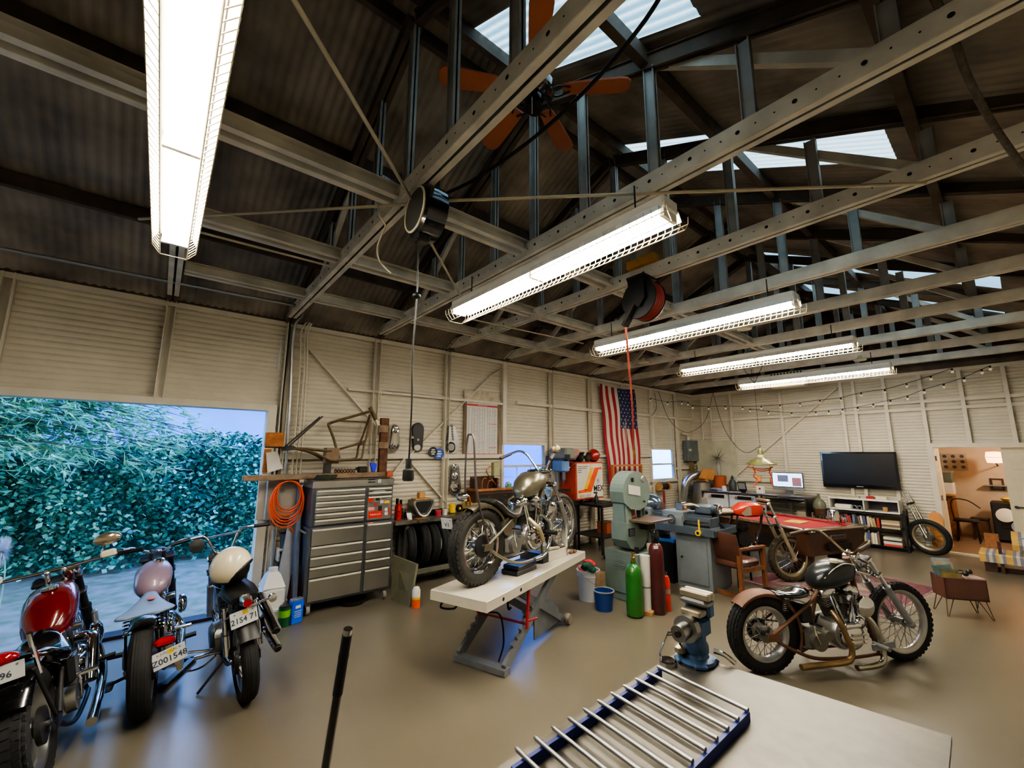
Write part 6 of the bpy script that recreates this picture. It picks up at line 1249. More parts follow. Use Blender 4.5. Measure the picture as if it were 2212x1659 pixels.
c_ = part(t, 'carriage', MB().bx(6.1, 6.54, 3.35, 3.7, .9, 1.04, ch=.01).bx(6.06, 6.12, 3.36, 3.66, .82, .98, ch=.01), 'lathelight', 0); part(c_, 'handwheel', MB().torus((6.02, 3.5, .93), (1, 0, 0), .06, .009, 24, 6).cyl((6.06, 3.5, .93), (6.0, 3.5, .93), .015), 'chrome'); part(c_, 'tool_post', MB().bx(6.28, 6.4, 3.45, 3.57, 1.04, 1.16, ch=.01), 'steel', 0)
ts = part(t, 'tailstock', MB().bx(6.24, 6.46, 3.02, 3.25, 1.01, 1.16, ch=.03).cyl((6.35, 2.95, 1.1), (6.35, 3.35, 1.1), .05, n=18), 'lathegrey', 40); part(ts, 'tail_handwheel', MB().torus((6.35, 2.92, 1.1), (0, 1, 0), .06, .01, 22, 6), 'chrome')
t = thing('tape_measure', 'yellow and black tape measure hanging over the edge of the lathe tray', 'tape measure', (5.975, 3.08, .78), world=True); part(t, 'case', MB().cyl((5.975, 3.06, .80), (5.94, 3.06, .80), .04, n=20), 'yellow'); part(t, 'hub', MB().cyl((5.94, 3.06, .80), (5.935, 3.06, .80), .02, n=16), 'black'); part(t, 'blade', MB().bx(5.972, 5.975, 3.04, 3.065, .80, .98), 'yellow', 0)
solo('sponge', 'small pale yellow sponge lying in the lathe tray', 'sponge', MB().box((6.03, 3.28, .80), (.05, .12, .04), ch=.008), M('spongey', '#d2c795', .9), smooth=0)
t = thing('waste_bin', 'black bin with blue rim under the lathe tray', 'bin', (6.25, 3.675, 0), world=True); part(t, 'bin_body', MB().loft([[V((6.2+x*s, 3.675+y*s, z)) for x, y in ((-.16, -.17), (.16, -.17), (.16, .17), (-.16, .17))] for s, z in ((.8, 0), (1, .58))]), 'black', 0); part(t, 'bin_rim', MB().bx(6.03, 6.37, 3.49, 3.86, .58, .63, ch=.01), M('binblue', '#1d4f86', .4), 0)
for k in range(8):
    y = 3.1+.22*k; lab = ['chrome tool lying on the lathe near the tailstock', 'brass bar end on the lathe bed', 'dark tool holder on the lathe tray', 'wooden handled file lying on the lathe', 'steel chuck key on the lathe bed', 'small oil bottle on the lathe tray', 'grey parts cup on the lathe tray', 'steel rod lying across the lathe bed'][k]
    mb = MB(); z = 1.02 if k in (0, 1, 3, 4, 7) else .785; x = 6.35 if z > 1 else 6.6
    y = 3.05+.12*k
    if k % 2 == 0: mb.cyl((x-.06, y, z+.015), (x+.08, y+.06, z+.015), .014, n=10)
    else: mb.lathe([(.001, 0), (.028, 0), (.028, .06), (.012, .08), (.001, .08)], (x, y+.04, z), n=14)
    solo('lathe_tool', lab, 'tool', mb, ['chrome', 'brass', 'iron', 'wood', 'steel', 'alum', 'grey', 'steel'][k])
# things behind the lathe by the second window
t = thing('shop_vacuum', 'grey dusty cyclone drum with silver duct under the electrical box', 'dust collector', (11.3, 5.75, 0), world=True)
part(t, 'drum', MB().lathe([(.001, 0), (.28, 0), (.3, .05), (.3, .75), (.27, .8), (.22, 1.05), (.2, 1.15), (.001, 1.16)], (11.25, 5.6, .0), n=28), M('drumgrey', '#6c675c', .5, .4, var=.15)); part(t, 'duct', MB().tube([(11.25, 5.6, 1.1), (11.2, 5.55, 1.3), (11.0, 5.6, 1.36), (10.8, 5.75, 1.2), (10.75, 5.85, .8), (10.75, 5.9, .2)], .09, 14), 'alum')
t = thing('cardboard_box', 'open brown cardboard box balanced on the drum below the electrical box', 'box', (11.25, 5.6, 1.18), world=True); part(t, 'carton_sides', MB().box((11.25, 5.6, 1.3), (.42, .4, .2), rz=.3), M('cardbd', '#a9713f', .8, var=.1), 0); part(t, 'flap', MB().prism([(-.28, 0), (.24, -.06), (.28, .2), (-.2, .26)], (11.1, 5.38, 1.28), (.95, -.3, 0), (.1, -.2, .95), .008), M('cardbd2', '#b9824a', .8), 0)
a, b = no(1483, 951, 6.02), no(1508, 996, 6.02)
t = thing('electrical_box', 'grey electrical disconnect box on the north wall near the far corner', 'electrical box', ((a.x+b.x)/2, 6.1, b.z), world=True); part(t, 'enclosure', MB().bx(a.x, b.x+.15, 6.0, 6.14, b.z, a.z, ch=.008), M('boxgrey', '#6d7577', .4, .3), 0); part(t, 'label_plate', MB().bx(a.x+.06, a.x+.2, 5.995, 6.0, a.z-.3, a.z-.24), 'white', 0); part(t, 'elbow_pipe', MB().tube([(a.x+.2, 6.07, a.z), (a.x+.2, 6.07, a.z+.12), (a.x+.05, 6.07, a.z+.18), (a.x-.1, 6.1, a.z+.18)], .035, 10), 'trimpaint')
mb = MB()
for k in range(7): mb.tube([(a.x+.15+.035*k, 6.06, b.z), (a.x+.14+.04*k, 6.05, b.z-.15), (a.x+.2+.03*k, 6.04, b.z-.35)], .012, 6)
part(t, 'cable', mb, M('cableolive', '#6b5a2c', .6, var=.4, scale=20), 60)
p = V((9.95, 5.95, 0)); t = thing('grinder_stand', 'bench grinder on a dark red post below the second window', 'grinder', p, world=True); part(t, 'post', MB().cyl(p+V((0, 0, .02)), p+V((0, 0, .98)), .03), M('postred', '#7a1f1c', .5)); part(t, 'foot', MB().cyl(p, p+V((0, 0, .02)), .16, n=24), 'iron'); part(t, 'motor', MB().cyl(p+V((-.15, 0, 1.08)), p+V((.15, 0, 1.08)), .08, n=20), 'iron'); 
for s in (-1, 1): part(t, 'grinding_wheel', MB().lathe([(.001, -.02), (.1, -.02), (.1, .02), (.001, .02)], p+V((.2*s, 0, 1.08)), (1, 0, 0), 24), 'woodlight')
t = thing('arbor_frame', 'tall orange-brown angle frame standing in front of the flag bottom', 'frame', (8.55, 5.85, 0), world=True)
A_, B_ = no(1323, 1004, 5.85), no(1385, 1004, 5.85)
for x in (A_.x, B_.x): part(t, 'upright', MB().bx(x-.02, x+.02, 5.83, 5.87, 0, A_.z), M('frameor', '#a9743f', .6), 0)
part(t, 'top_bar', MB().bx(A_.x, B_.x, 5.83, 5.87, A_.z-.04, A_.z), 'frameor', 0)
# ================================================================ wooden arm chair
t = thing('arm_chair', 'wooden arm chair with brown leather seat and back, seen from behind', 'chair', (6.4, 2.80, 0), -.22)
M('chairwood', '#6f4529', .4, var=.2, scale=10, coat=.2); M('chairleather', '#583629', .4, var=.12, scale=8, coat=.25)
W2_ = .275
for s in (-1, 1):
    part(t, 'leg', MB().beam((-.25, W2_*s, 0), (-.25, W2_*s, .62), .045, .05), 'chairwood', 0); part(t, 'leg', MB().beam((.25, W2_*s, 0), (.25, W2_*s, .62), .045, .05), 'chairwood', 0)
    part(t, 'armrest', MB().beam((-.29, W2_*s, .635), (.29, W2_*s, .635), .05, .03), 'chairwood', 0); part(t, 'side_rail', MB().beam((-.25, W2_*s, .36), (.25, W2_*s, .36), .03, .05), 'chairwood', 0)
part(t, 'floor_rail', MB().beam((-.25, -W2_, .03), (-.25, W2_, .03), .04, .05), 'chairwood', 0)
part(t, 'seat', MB().box((.0, 0, .42), (.5, .46, .1), ch=.03), 'chairleather', 40)
part(t, 'backrest', MB().loft([[V((-.24-.25*(z-.45)+.03*cos(y*3)+dx, y, z)) for z, dx in ((.46, 0), (.5, -.025), (.78, -.03), (.83, -.01), (.83, .01), (.78, .02), (.5, .02), (.46, .01))] for y in [-.29+.058*k for k in range(11)]]), 'chairleather', 40)
# ================================================================ rug
def rugmat():
    m = M('rug', '#6b4649', .95, var=.2, scale=5, col2='#93807a', bump=.4, bscale=200); return m
rugmat()
t = thing('rug', 'faded pink patterned rug with pale fringe on the floor under the dirt bike wheel', 'rug', (7.95, 1.98, 0), -.13)
part(t, 'pile', MB().bx(-1.05, 1.05, -.85, .85, 0, .008), 'rug', 0)
M('rugborder', '#5f363d', .95, var=.35, scale=14); M('rugcream', '#9d8c7d', .95, var=.2, scale=14)
mb = MB(); mb.bx(-1.0, 1.0, -.82, -.6, .008, .0095).bx(-1.0, 1.0, .6, .82, .008, .0095).bx(-1.0, -.78, -.6, .6, .008, .0095).bx(.78, 1.0, -.6, .6, .008, .0095); part(t, 'border', mb, 'rugborder', 0)
mb = MB(); mb.bx(-.76, .76, -.58, -.56, .008, .0095).bx(-.76, .76, .56, .58, .008, .0095).prism([(-.45, 0), (0, -.35), (.45, 0), (0, .35)], (0, 0, .008), (1, 0, 0), (0, 1, 0), .0015); part(t, 'motif', mb, 'rugcream', 0)
mb = MB()
for k in range(160): x = -1.05+2.1*k/159; mb.quad((x-.005, -.85, .004), (x+.005, -.85, .004), (x+.006+random.uniform(-.01, .01), -.93, .001), (x-.004, -.93, .001))
part(t, 'fringe', mb, 'rugcream', 0, kind='stuff')
# ================================================================ dirt bike (frame with front wheel)
hd = -.56; wb_ = 1.35
t = moto('dirt_bike', 'partly stripped dirt bike with orange-red tank and knobby front wheel beside the pool table', (7.53-wb_*cos(hd), 2.454-wb_*sin(hd), .012), hd)
M('muddyt', '#3e3626', .9, var=.3, scale=20); M('dirtred', '#b8311f', .3, var=.15, scale=4, coat=.3); M('mudalum', '#a59b80', .4, .8, var=.2)
wheel(t, 'front_wheel', (wb_, 0, .345), .345, .265, .08, 'mudalum', 'knob', 36, .06, tmat='muddyt')
fork(t, (1.0, 1.15), (wb_, .345), .095, .52, 'chrome', M('forkworn', '#b7ac92', .35, .7, var=.2), .02)
part(t, 'frame', MB().tube([(.05, 0, 1.0), (.4, 0, .98), (.8, 0, 1.02), (.99, 0, 1.06)], .018, 10).tube([(.95, 0, 1.0), (.9, 0, .8), (.82, .0, .6), (.76, 0, .53)], .02, 10).tube([(.76, .06, .53), (.45, .08, .52), (.38, .09, .6), (.5, .06, .98)], .014, 8).tube([(.76, -.06, .53), (.45, -.08, .52), (.38, -.09, .6), (.5, -.06, .98)], .014, 8).tube([(.38, .09, .7), (.0, .1, 1.0)], .011, 8).tube([(.38, -.09, .7), (.0, -.1, 1.0)], .011, 8), 'blackgloss')
part(t, 'fuel_tank', body([(.46, .05, 1.0, 1.06), (.52, .11, .97, 1.1), (.64, .15, .95, 1.16), (.8, .15, .95, 1.17), (.9, .10, .97, 1.14), (.94, .04, 1.0, 1.08)], .6, 12), 'dirtred', 30)
mb = MB(); mb.prism([(.5, 1.02), (.62, 1.12), (.66, 1.1), (.66, .99), (.55, .98)], (0, -.153, 0), (1, 0, 0), (0, 0, 1), .003); part(t, 'tank_panel', mb, M('tankgrey', '#8b7d70', .5), 0)
prof = []
for k in range(9): z = .0+.018*k; prof += [(.06, z), (.095, z+.001), (.095, z+.006), (.06, z+.008)]
part(t, 'cylinder', MB().lathe(prof, (.6, 0, .72), (.15, 0, 1), 22), 'iron', 0); part(t, 'crankcase', MB().lathe([(.001, -.1), (.11, -.1), (.13, 0), (.11, .1), (.001, .1)], (.57, 0, .64), (0, 1, 0), 24), 'black')
part(t, 'seat_fender', MB().loft([[V((x, y, z)) for y, z in sup(0, zc, hw, hh, .8)] for x, hw, zc, hh in ((-.32, .05, 1.13, .008), (-.2, .08, 1.14, .02), (0, .09, 1.06, .03), (.2, .08, 1.02, .03), (.44, .06, 1.03, .03))]), M('seatcream', '#a3977c', .6, var=.25, scale=8), 50)
part(t, 'top_clamp', MB().box((.98, 0, 1.19), (.06, .26, .04), ch=.01).cyl((.98, .05, 1.2), (.96, .05, 1.25), .015).cyl((.98, -.05, 1.2), (.96, -.05, 1.25), .015), 'mudalum', 40)
part(t, 'fender_stay', MB().tube([(1.13, .06, .78), (1.2, .05, .82), (1.28, .06, .72)], .008, 6), 'black')
t = thing('bike_stand', 'black box stand under the stripped dirt bike behind the arm chair', 'stand', (7.53-.77*cos(hd), 2.454-.77*sin(hd), 0), hd)
part(t, 'stand_top', MB().bx(-.2, .2, -.14, .14, .49, .52), 'black', 0)
for a in (-.18, .18):
    for b in (-.12, .12): part(t, 'leg', MB().beam((a*1.15, b*1.2, 0), (a, b, .49), .025, .025), 'black', 0)
# ================================================================ pool table
M('felt', '#8c1a24', .9, var=.08, scale=20); M('poolwood', '#4a2f20', .4, var=.3, scale=7, coat=.2); M('railtop', '#6e5a48', .2, .3, var=.2, coat=.6)
t = thing('pool_table', 'dark wooden pool table with red felt and a slot in its near end panel', 'pool table', (7.46, 2.14, 0), radians(-19))
PW, PL, PH = 1.38, 2.5, .80
part(t, 'playing_bed', MB().bx(.12, PW-.12, .12, PL-.12, PH-.06, PH-.035), 'felt', 0)
for nm, a in (('end_rail', (0, PW, 0, .13)), ('end_rail', (0, PW, PL-.13, PL)), ('side_rail', (0, .13, .13, PL-.13)), ('side_rail', (PW-.13, PW, .13, PL-.13))):
    r_ = part(t, nm, MB().bx(*a, PH-.05, PH, ch=.02), 'railtop', 40)
for a in ((.12, PW-.12, .13, .17), (.12, PW-.12, PL-.17, PL-.13), (.13, .17, .17, PL-.17), (PW-.17, PW-.13, .17, PL-.17)): part(t, 'cushion', MB().bx(*a, PH-.045, PH-.008, ch=.012), 'felt', 0)
ap = part(t, 'apron', MB().loft([[V((x, y, z)) for x, y in ((i, i), (PW-i, i), (PW-i, PL-i), (i, PL-i))] for i, z in ((.10, .40), (.04, PH-.05))]), 'poolwood', 0)
for sx, sy in ((0, 0), (1, 0), (0, 1), (1, 1)): part(t, 'corner_cap', MB().box((sx*PW+(.07 if sx == 0 else -.07), sy*PL+(.07 if sy == 0 else -.07), PH-.03), (.15, .15, .075), ch=.03), 'oldchrome', 40)
part(t, 'ball_return', MB().bx(.45, .95, .03, .09, .46, .56), 'hole', 0); part(t, 'coin_plate', MB().bx(.5, .85, .04, .07, .63, .69, ch=.005), 'grey', 0); part(t, 'coin_slot', MB().bx(.52, .83, .035, .05, .64, .68), 'poolwood', 0)
part(t, 'side_opening', MB().bx(.03, .09, .5, .95, .47, .6), 'hole', 0)
for x in (.28, PW-.28):
    for y in (.35, PL-.35): part(t, 'leg', MB().loft([[V((x+a*k, y+b*k, z)) for a, b in ((-1, -1), (1, -1), (1, 1), (-1, 1))] for k, z in ((.07, 0), (.12, .42))]), 'wooddark', 0)
def PT_(x, y, z=0): return V((7.46, 2.14, 0))+Matrix.Rotation(radians(-19), 3, 'Z') @ V((x, y, z))
def on_t(nm, lab, cat, mb, m, sm=35): return solo(nm, lab, cat, mb, m, smooth=sm)
p = PT_(.75, .75, PH-.033); on_t('magazine', 'yellow edged magazine lying open on the red pool table felt', 'magazine', MB().box(p+V((0, 0, .006)), (.36, .26, .012), rz=-.1), M('maga', '#c9a53e', .6, var=.3, scale=9), 0)
p = PT_(1.1, .4, PH-.001); c = PT_(1.2, .42, PH-.034)
t = thing('percolator', 'tall shiny silver coffee pot standing on the near right corner of the pool table', 'coffee pot', c, world=True); part(t, 'pot_body', MB().lathe([(.001, 0), (.085, 0), (.09, .06), (.075, .2), (.06, .22), (.001, .24)], c, n=28), 'chrome'); part(t, 'handle', MB().tube([c+V((.08, -.03, .05)), c+V((.14, -.05, .1)), c+V((.075, -.03, .18))], .01, 8), 'black')
c = PT_(1.28, .32, PH-.001); t = thing('chrome_mug', 'small shiny mug beside the coffee pot on the pool table rail', 'mug', c, world=True); part(t, 'mug_body', MB().lathe([(.001, 0), (.04, 0), (.045, .08), (.04, .08), (.035, .01)], c, n=20), 'chrome'); part(t, 'mug_handle', MB().tube([c+V((.04, 0, .02)), c+V((.075, 0, .04)), c+V((.042, 0, .065))], .006, 6), 'chrome')
p = PT_(.5, 1.9, PH-.033); on_t('shoe_box', 'pale flat carton on the far end of the red felt', 'box', MB().box(p+V((0, 0, .04)), (.35, .22, .08), rz=.3, ch=.004), 'cream', 0)
p = PT_(1.05, 1.95, PH-.033); mb = MB()
for k in range(7): mb.ell(p+V((random.uniform(-.15, .15), random.uniform(-.12, .12), .06+.05*random.random())), (.13, .11, .07), 10, 7)
on_t('paper_heap', 'crumpled heap of white and yellow paper bags at the far end of the pool table', 'papers', mb, M('paperheap', '#cfc4a4', .7, var=.25, scale=9), 60)
for k, (x, y, lab) in enumerate(((1.22, 1.7, 'clear bottle at the far right side of the pool table'), (1.24, 1.95, 'second clear bottle beside the paper heap'))):
    c = PT_(x, y, PH); t = simple('water_bottle', lab, 'bottle', c, [(.001, 0), (.035, 0), (.035, .16), (.015, .2), (.015, .22), (.001, .22)], M('bottleblue%d' % k, '#b9c9d2', .1, trans=.6), (('cap', [(.017, .2), (.017, .23), (.001, .23)], 'blue'),), 16)
# ================================================================ washers, desk, computer
M('washer', '#d3d6dc', .3, var=.03, coat=.3)
for k, (y0, lab) in enumerate(((4.86, 'left front loading washer under the dark desk top'), (4.22, 'right front loading washer under the dark desk top, partly behind the dirt bike'))):
    t = thing('washing_machine', lab, 'washing machine', (11.35, y0+.3, 0), world=True)
    part(t, 'cabinet', MB().bx(11.05, 11.7, y0, y0+.61, .02, .91, ch=.012), 'washer', 0); part(t, 'control_panel', MB().bx(11.035, 11.05, y0+.08, y0+.4, .80, .88, ch=.003), 'black', 0)
    part(t, 'dial', MB().lathe([(.001, .03), (.03, .03), (.035, 0), (.001, 0)], (11.04, y0+.42, .84), (-1, 0, 0), 18), 'chrome')
    dr = part(t, 'door_ring', MB().lathe([(.16, .0), (.17, .03), (.2, .03), (.215, 0), (.16, 0)], (11.05, y0+.3, .46), (-1, 0, 0), 36), 'washer'); part(dr, 'door_glass', MB().lathe([(.001, .02), (.1, .015), (.16, 0), (.001, 0)], (11.05, y0+.3, .46), (-1, 0, 0), 32), 'blackgloss')
t = thing('desk', 'long dark desk top spanning the washers and a low cabinet by the east wall', 'desk', (11.4, 4.3, 0), world=True)
M('desktop', '#4b4350', .35, var=.2, scale=6, coat=.2)
part(t, 'desk_top', MB().bx(11.0, 11.85, 3.12, 5.5, .925, .965, ch=.004), 'desktop', 0)
for y in (3.2, 5.49): part(t, 'trestle', MB().bx(11.0, 11.8, y-.03, y-.005, 0, .925), 'darksteel', 0)
part(t, 'keyboard_tray', MB().bx(10.95, 11.4, 3.3, 4.1, .84, .86), 'black', 0)
DZt = .965
t = thing('computer', 'silver all-in-one computer with glowing screen on the desk', 'computer', (11.5, 3.62, DZt), world=True)
M('screen', '#a9c4e6', .3, emit=1.6, var=.02); M('scr_a', '#5b5f78', .3, emit=.35, var=.3, scale=30); M('scr_b', '#7d5a63', .3, emit=.4, var=.3, scale=30)
part(t, 'monitor', MB().bx(11.42, 11.45, 3.29, 3.95, 1.06, 1.48, ch=.008), 'alum', 0); part(t, 'bezel', MB().bx(11.415, 11.42, 3.30, 3.94, 1.135, 1.475), 'blackgloss', 0); s_ = part(t, 'screen', MB().bx(11.41, 11.415, 3.315, 3.925, 1.15, 1.46), 'screen', 0)
part(s_, 'picture', MB().bx(11.407, 11.41, 3.6, 3.82, 1.26, 1.41), 'scr_a', 0); part(s_, 'picture', MB().bx(11.407, 11.41, 3.34, 3.52, 1.17, 1.36), 'scr_b', 0); part(t, 'stand', MB().bx(11.45, 11.55, 3.52, 3.72, DZt, DZt+.012).beam((11.5, 3.62, DZt), (11.47, 3.62, 1.2), .16, .012, up=(1, 0, 0)), 'alum', 0)
p = V((11.2, 4.55, DZt)); t = thing('card_stand', 'black framed card terminal on the desk left of the computer', 'card terminal', p, world=True); part(t, 'stand_body', MB().box(p+V((0, 0, .03)), (.1, .12, .06), ch=.01), 'black', 0); part(t, 'display', MB().box(p+V((-.02, 0, .15)), (.02, .2, .2), mat=Matrix.Rotation(-.25, 3, 'Y')), 'black', 0); part(t, 'display_glass', MB().box(p+V((-.033, 0, .153)), (.004, .16, .15), mat=Matrix.Rotation(-.25, 3, 'Y')), 'grey', 0)
t = thing('tissue_box', 'small white box with a red dot on the desk beside the computer', 'box', (11.15, 4.13, DZt), world=True); part(t, 'carton', MB().bx(11.1, 11.22, 4.05, 4.2, DZt, DZt+.18, ch=.004), 'white', 0); part(t, 'red_dot', MB().cyl((11.1, 4.12, DZt+.12), (11.097, 4.12, DZt+.12), .025, n=16), 'red')
t = simple('paper_cup', 'small white lampshade-like cup on the left of the desk', 'cup', V((11.1, 4.95, DZt)), [(.001, 0), (.06, 0), (.045, .13), (.04, .13), (.05, .01)], M('cupw', '#c9d6e8', .5), (('rim', [(.046, .12), (.048, .135), (.042, .135)], 'white'),))
mb = MB(); 
for k in range(5): mb.ell((11.15+.04*k, 5.1+.05*k, DZt+.03), (.07, .1, .035), 10, 6)
solo('cloth', 'pale blue crumpled cloth on the left end of the desk', 'cloth', mb, M('clothblue', '#8e9bc9', .8, var=.15), smooth=60)
for k in range(5):
    y = 3.35+.4*k+.1*(k % 2); solo('paper_stack', ['papers on the right end of the desk', 'papers under the computer front', 'papers in the middle of the desk', 'papers by the card terminal', 'papers near the white cup'][k], 'papers', MB().box((11.02, y, DZt+.008), (.16, .24, .014), rz=.2*k-.3), M('papers%d' % k, ('#8c93a6', '#b4b3a9', '#7f8894', '#a2a3ad', '#9a94a6')[k], .7, var=.2), smooth=0)
p = V((11.65, 5.3, DZt)); t = thing('plant_pot', 'terracotta pot with a dry spiky plant at the left end of the desk', 'potted plant', p, world=True)
part(t, 'pot', MB().lathe([(.001, 0), (.15, 0), (.165, .3), (.17, .36), (.155, .36), (.14, .3), (.001, .29)], p, n=28), M('terracotta', '#a5532e', .7, var=.1)); mb = MB()
c = p+V((0, 0, .82))
for k in range(60): a, e = random.random()*6.28, random.uniform(-.7, 1.3); d = V((cos(a)*cos(e), sin(a)*cos(e), sin(e))); mb.cyl(c, c+d*random.uniform(.15, .33), .004, .001, n=4)
part(t, 'spiky_leaves', mb, M('dryleaf', '#5c5f4c', .8), 0); part(t, 'stems', MB().tube([p+V((0, 0, .29)), p+V((-.03, .05, .6)), c], .006, 6).tube([p+V((.03, 0, .29)), p+V((.05, -.04, .55)), c+V((0, 0, .1))], .005, 6), 'dryleaf')
simple('steel_flask', 'dark grey flask standing behind the terracotta pot', 'flask', V((11.68, 4.98, DZt)), [(.001, 0), (.09, 0), (.1, .18), (.05, .27), (.03, .29), (.05, .33), (.001, .34)], M('flaskgrey', '#4d5154', .4, .4), (('stopper', [(.02, .33), (.02, .37), (.001, .37)], 'iron'),))
# white plastic sheet patch on the corner wall
a = [ea(1500, 950, XE-.09), ea(1590, 955, XE-.09), ea(1592, 1045, XE-.09), ea(1512, 1050, XE-.09)]
rows = []
for j in range(13):
    row = []
    for i in range(13): u, v = i/12, j/12; q = (a[0]*(1-u)+a[1]*u)*(1-v)+(a[3]*(1-u)+a[2]*u)*v; row.append(q+V((-.03*abs(sin(u*7+v*5)*cos(v*6-u*3)), 0, 0)))
    rows.append(row)
solo('plastic_sheet', 'wrinkled translucent plastic sheet covering the wall behind the dry plant', 'sheet', MB().sheet(rows), M('plastic', '#b9b69c', .3, var=.1, scale=4), smooth=60)
for k, (px, l) in enumerate(((1514, 'left of two thin white conduits dropping down the east wall beside the far corner'), (1533, 'right of two thin white conduits dropping down the east wall beside the far corner'))):
    a, b = ea(px, 862, XE-.1), ea(px+6, 955, XE-.1); solo('conduit', l, 'conduit', MB().cyl(a, b, .014, n=8), 'trimpaint', 'conduits')
for px, py, l in ((1608, 712, 'round cream detector under the roof above the third strip light'), (1390, 785, 'small round cream detector low under the roof left of the third strip light'), (1858, 779, 'small round cream detector under the roof above the smallest strip light')):
    p = fl(px, py, 3.6); solo('smoke_detector', l, 'smoke detector', MB().lathe([(.001, 0), (.09, .0), (.1, .02), (.03, .06), (.03, .1), (.001, .1)], p, n=20), 'cream')
# pendant lamp with orange tube frame
pc = V((8.4, 3.05, 1.73)); t = thing('pendant_lamp', 'olive green metal pendant lamp hanging over the pool table', 'lamp', pc, world=True)
M('lampgreen', '#6c6a3a', .35, .2, coat=.3); M('lampinside', '#e8c9a0', .5, emit=.5)
part(t, 'shade', MB().lathe([(.24, 0), (.235, .02), (.16, .085), (.06, .12), (.05, .13), (.045, .13), (.055, .115), (.15, .075), (.225, .015)], pc+V((0, 0, -.02)), n=40), 'lampgreen'); part(t, 'shade_liner', MB().lathe([(.222, .012), (.148, .072), (.05, .108), (.001, .11), (.001, .105), (.05, .1), (.146, .066), (.216, .008)], pc+V((0, 0, -.02)), n=36), 'lampinside'); part(t, 'socket', MB().cyl(pc+V((0, 0, .1)), pc+V((0, 0, .16)), .05, n=20), 'cream'); part(t, 'cap', MB().lathe([(.045, 0), (.045, .06), (.02, .11), (.001, .12)], pc+V((0, 0, .16)), n=20), 'lampgreen')
part(t, 'hanging_wire', MB().cyl(pc+V((0, 0, .27)), V((pc.x, pc.y, 3.66)), .003, n=5).cyl((pc.x, pc.y, 3.2), (pc.x, pc.y+.25, 3.66), .005, n=5).cyl((pc.x, pc.y, 3.2), (pc.x, pc.y-.25, 3.66), .005, n=5), 'iron')
part(t, 'bulb', MB().ell(pc+V((0, 0, .03)), (.035, .035, .05), 12, 8), M('warmbulb', '#ffcf90', .4, emit=4.), 60)
t = thing('bull_ring_frame', 'orange-red wire frame shaped like curved claws hanging below the pendant lamp', 'wire frame', pc+V((0, 0, -.4)), world=True); u = V((.77, -.64, 0)); M('clawor', '#c9502c', .5)
def cw(a, z): return pc+u*a+V((0, 0, z))
part(t, 'hoop', MB().tube([cw(-.27, -.06), cw(-.15, -.08), cw(0, -.10), cw(.15, -.08), cw(.2, -.05), cw(.1, -.12), cw(-.05, -.13), cw(-.16, -.09)], .009, 7), 'clawor')
for s in (-1, 1): part(t, 'claw', MB().tube([cw(.17*s, -.06), cw(.13*s, -.15), cw(.16*s, -.22), cw(.12*s+.02, -.3), cw(.18*s, -.4)], .012, 8), 'clawor'); part(t, 'hanger_wire', MB().cyl(cw(.15*s, -.07), cw(.14*s, .0), .003, n=5), 'iron')
part(t, 'paddle', MB().box(cw(-.07, -.27), (.08, .02, .1), rz=-.7, ch=.01), M('paddle', '#c98a3f', .5), 0)
# ================================================================ television and book shelf
a, b = ea(1771, 976, 11.95), ea(1947, 1058, 11.95)
z1, z0 = a.z, 1.165
t = thing('television', 'large black flat television hung on the east wall', 'television', (11.97, (a.y+b.y)/2, z0), world=True); y0, y1 = b.y+.0, a.y
part(t, 'casing', MB().bx(11.93, 12.0, y0, y1, z0, z1, ch=.006), 'blackgloss', 0); part(t, 'screen', MB().bx(11.925, 11.93, y0+.04, y1-.04, z0+.08, z1-.04), M('tvglass', '#050506', .25), 0); part(t, 'maker_badge', MB().bx(11.927, 11.93, (y0+y1)/2-.06, (y0+y1)/2+.06, z0+.032, z0+.046), 'grey', 0); part(t, 'wall_bracket', MB().bx(12.0, XE-.0, (y0+y1)/2-.2, (y0+y1)/2+.2, z0+.2, z1-.2), 'iron', 0)
t = thing('media_shelf', 'white shelf unit with open bays directly under the television', 'shelf', (11.7, 2.25, .66), world=True)
SY0, SY1 = 1.72, 2.88
part(t, 'top_board', MB().bx(11.48, 11.95, SY0, SY1, .95, .985), 'white', 0); part(t, 'middle_board', MB().bx(11.5, 11.95, SY0+.02, SY1-.02, .72, .745), 'white', 0); part(t, 'back_board', MB().bx(11.93, 11.95, SY0, SY1, .72, .95), 'desktop', 0)
for y in (SY0+.0, 2.27, SY1-.02): part(t, 'divider', MB().bx(11.5, 11.95, y, y+.02, .72, .95), 'white', 0)
solo('set_top_box', 'small white rounded box in the left bay of the media shelf', 'device', MB().box((11.62, 2.65, .79), (.16, .3, .09), ch=.02), 'white', smooth=0)
for k, y in enumerate((2.36, 2.45)): solo('speaker_cone', 'grey round can lying in the media shelf, %s of the two' % ('right' if k == 0 else 'left'), 'speaker', MB().cyl((11.55, y, .787), (11.65, y, .787), .042, n=20).lathe([(.001, -.02), (.03, 0), (.001, 0)], (11.55, y, .787), (-1, 0, 0), 16), 'grey')
for k, (y, w2, h_, m, lab, nm) in enumerate(((2.6, .5, .03, 'shadegreen', 'flat green tray on top of the media shelf', 'tray'), (2.15, .16, .05, 'red', 'small red and white packet on top of the media shelf', 'packet'), (2.0, .2, .06, 'cream', 'cream tin on top of the media shelf at the right', 'tin'))): solo(nm, lab, nm, MB().box((11.62, y, .985+h_/2), (.18, w2, h_), ch=.005), m, smooth=0)
solo('candle_jar', 'short yellow jar in the right bay of the media shelf', 'jar', MB().lathe([(.001, 0), (.04, 0), (.04, .09), (.001, .09)], (11.58, 1.95, .745), n=18), 'woodlight')
t = thing('book_shelf', 'black two tier metal book shelf full of books below the television', 'book shelf', (11.65, 2.3, 0), world=True)
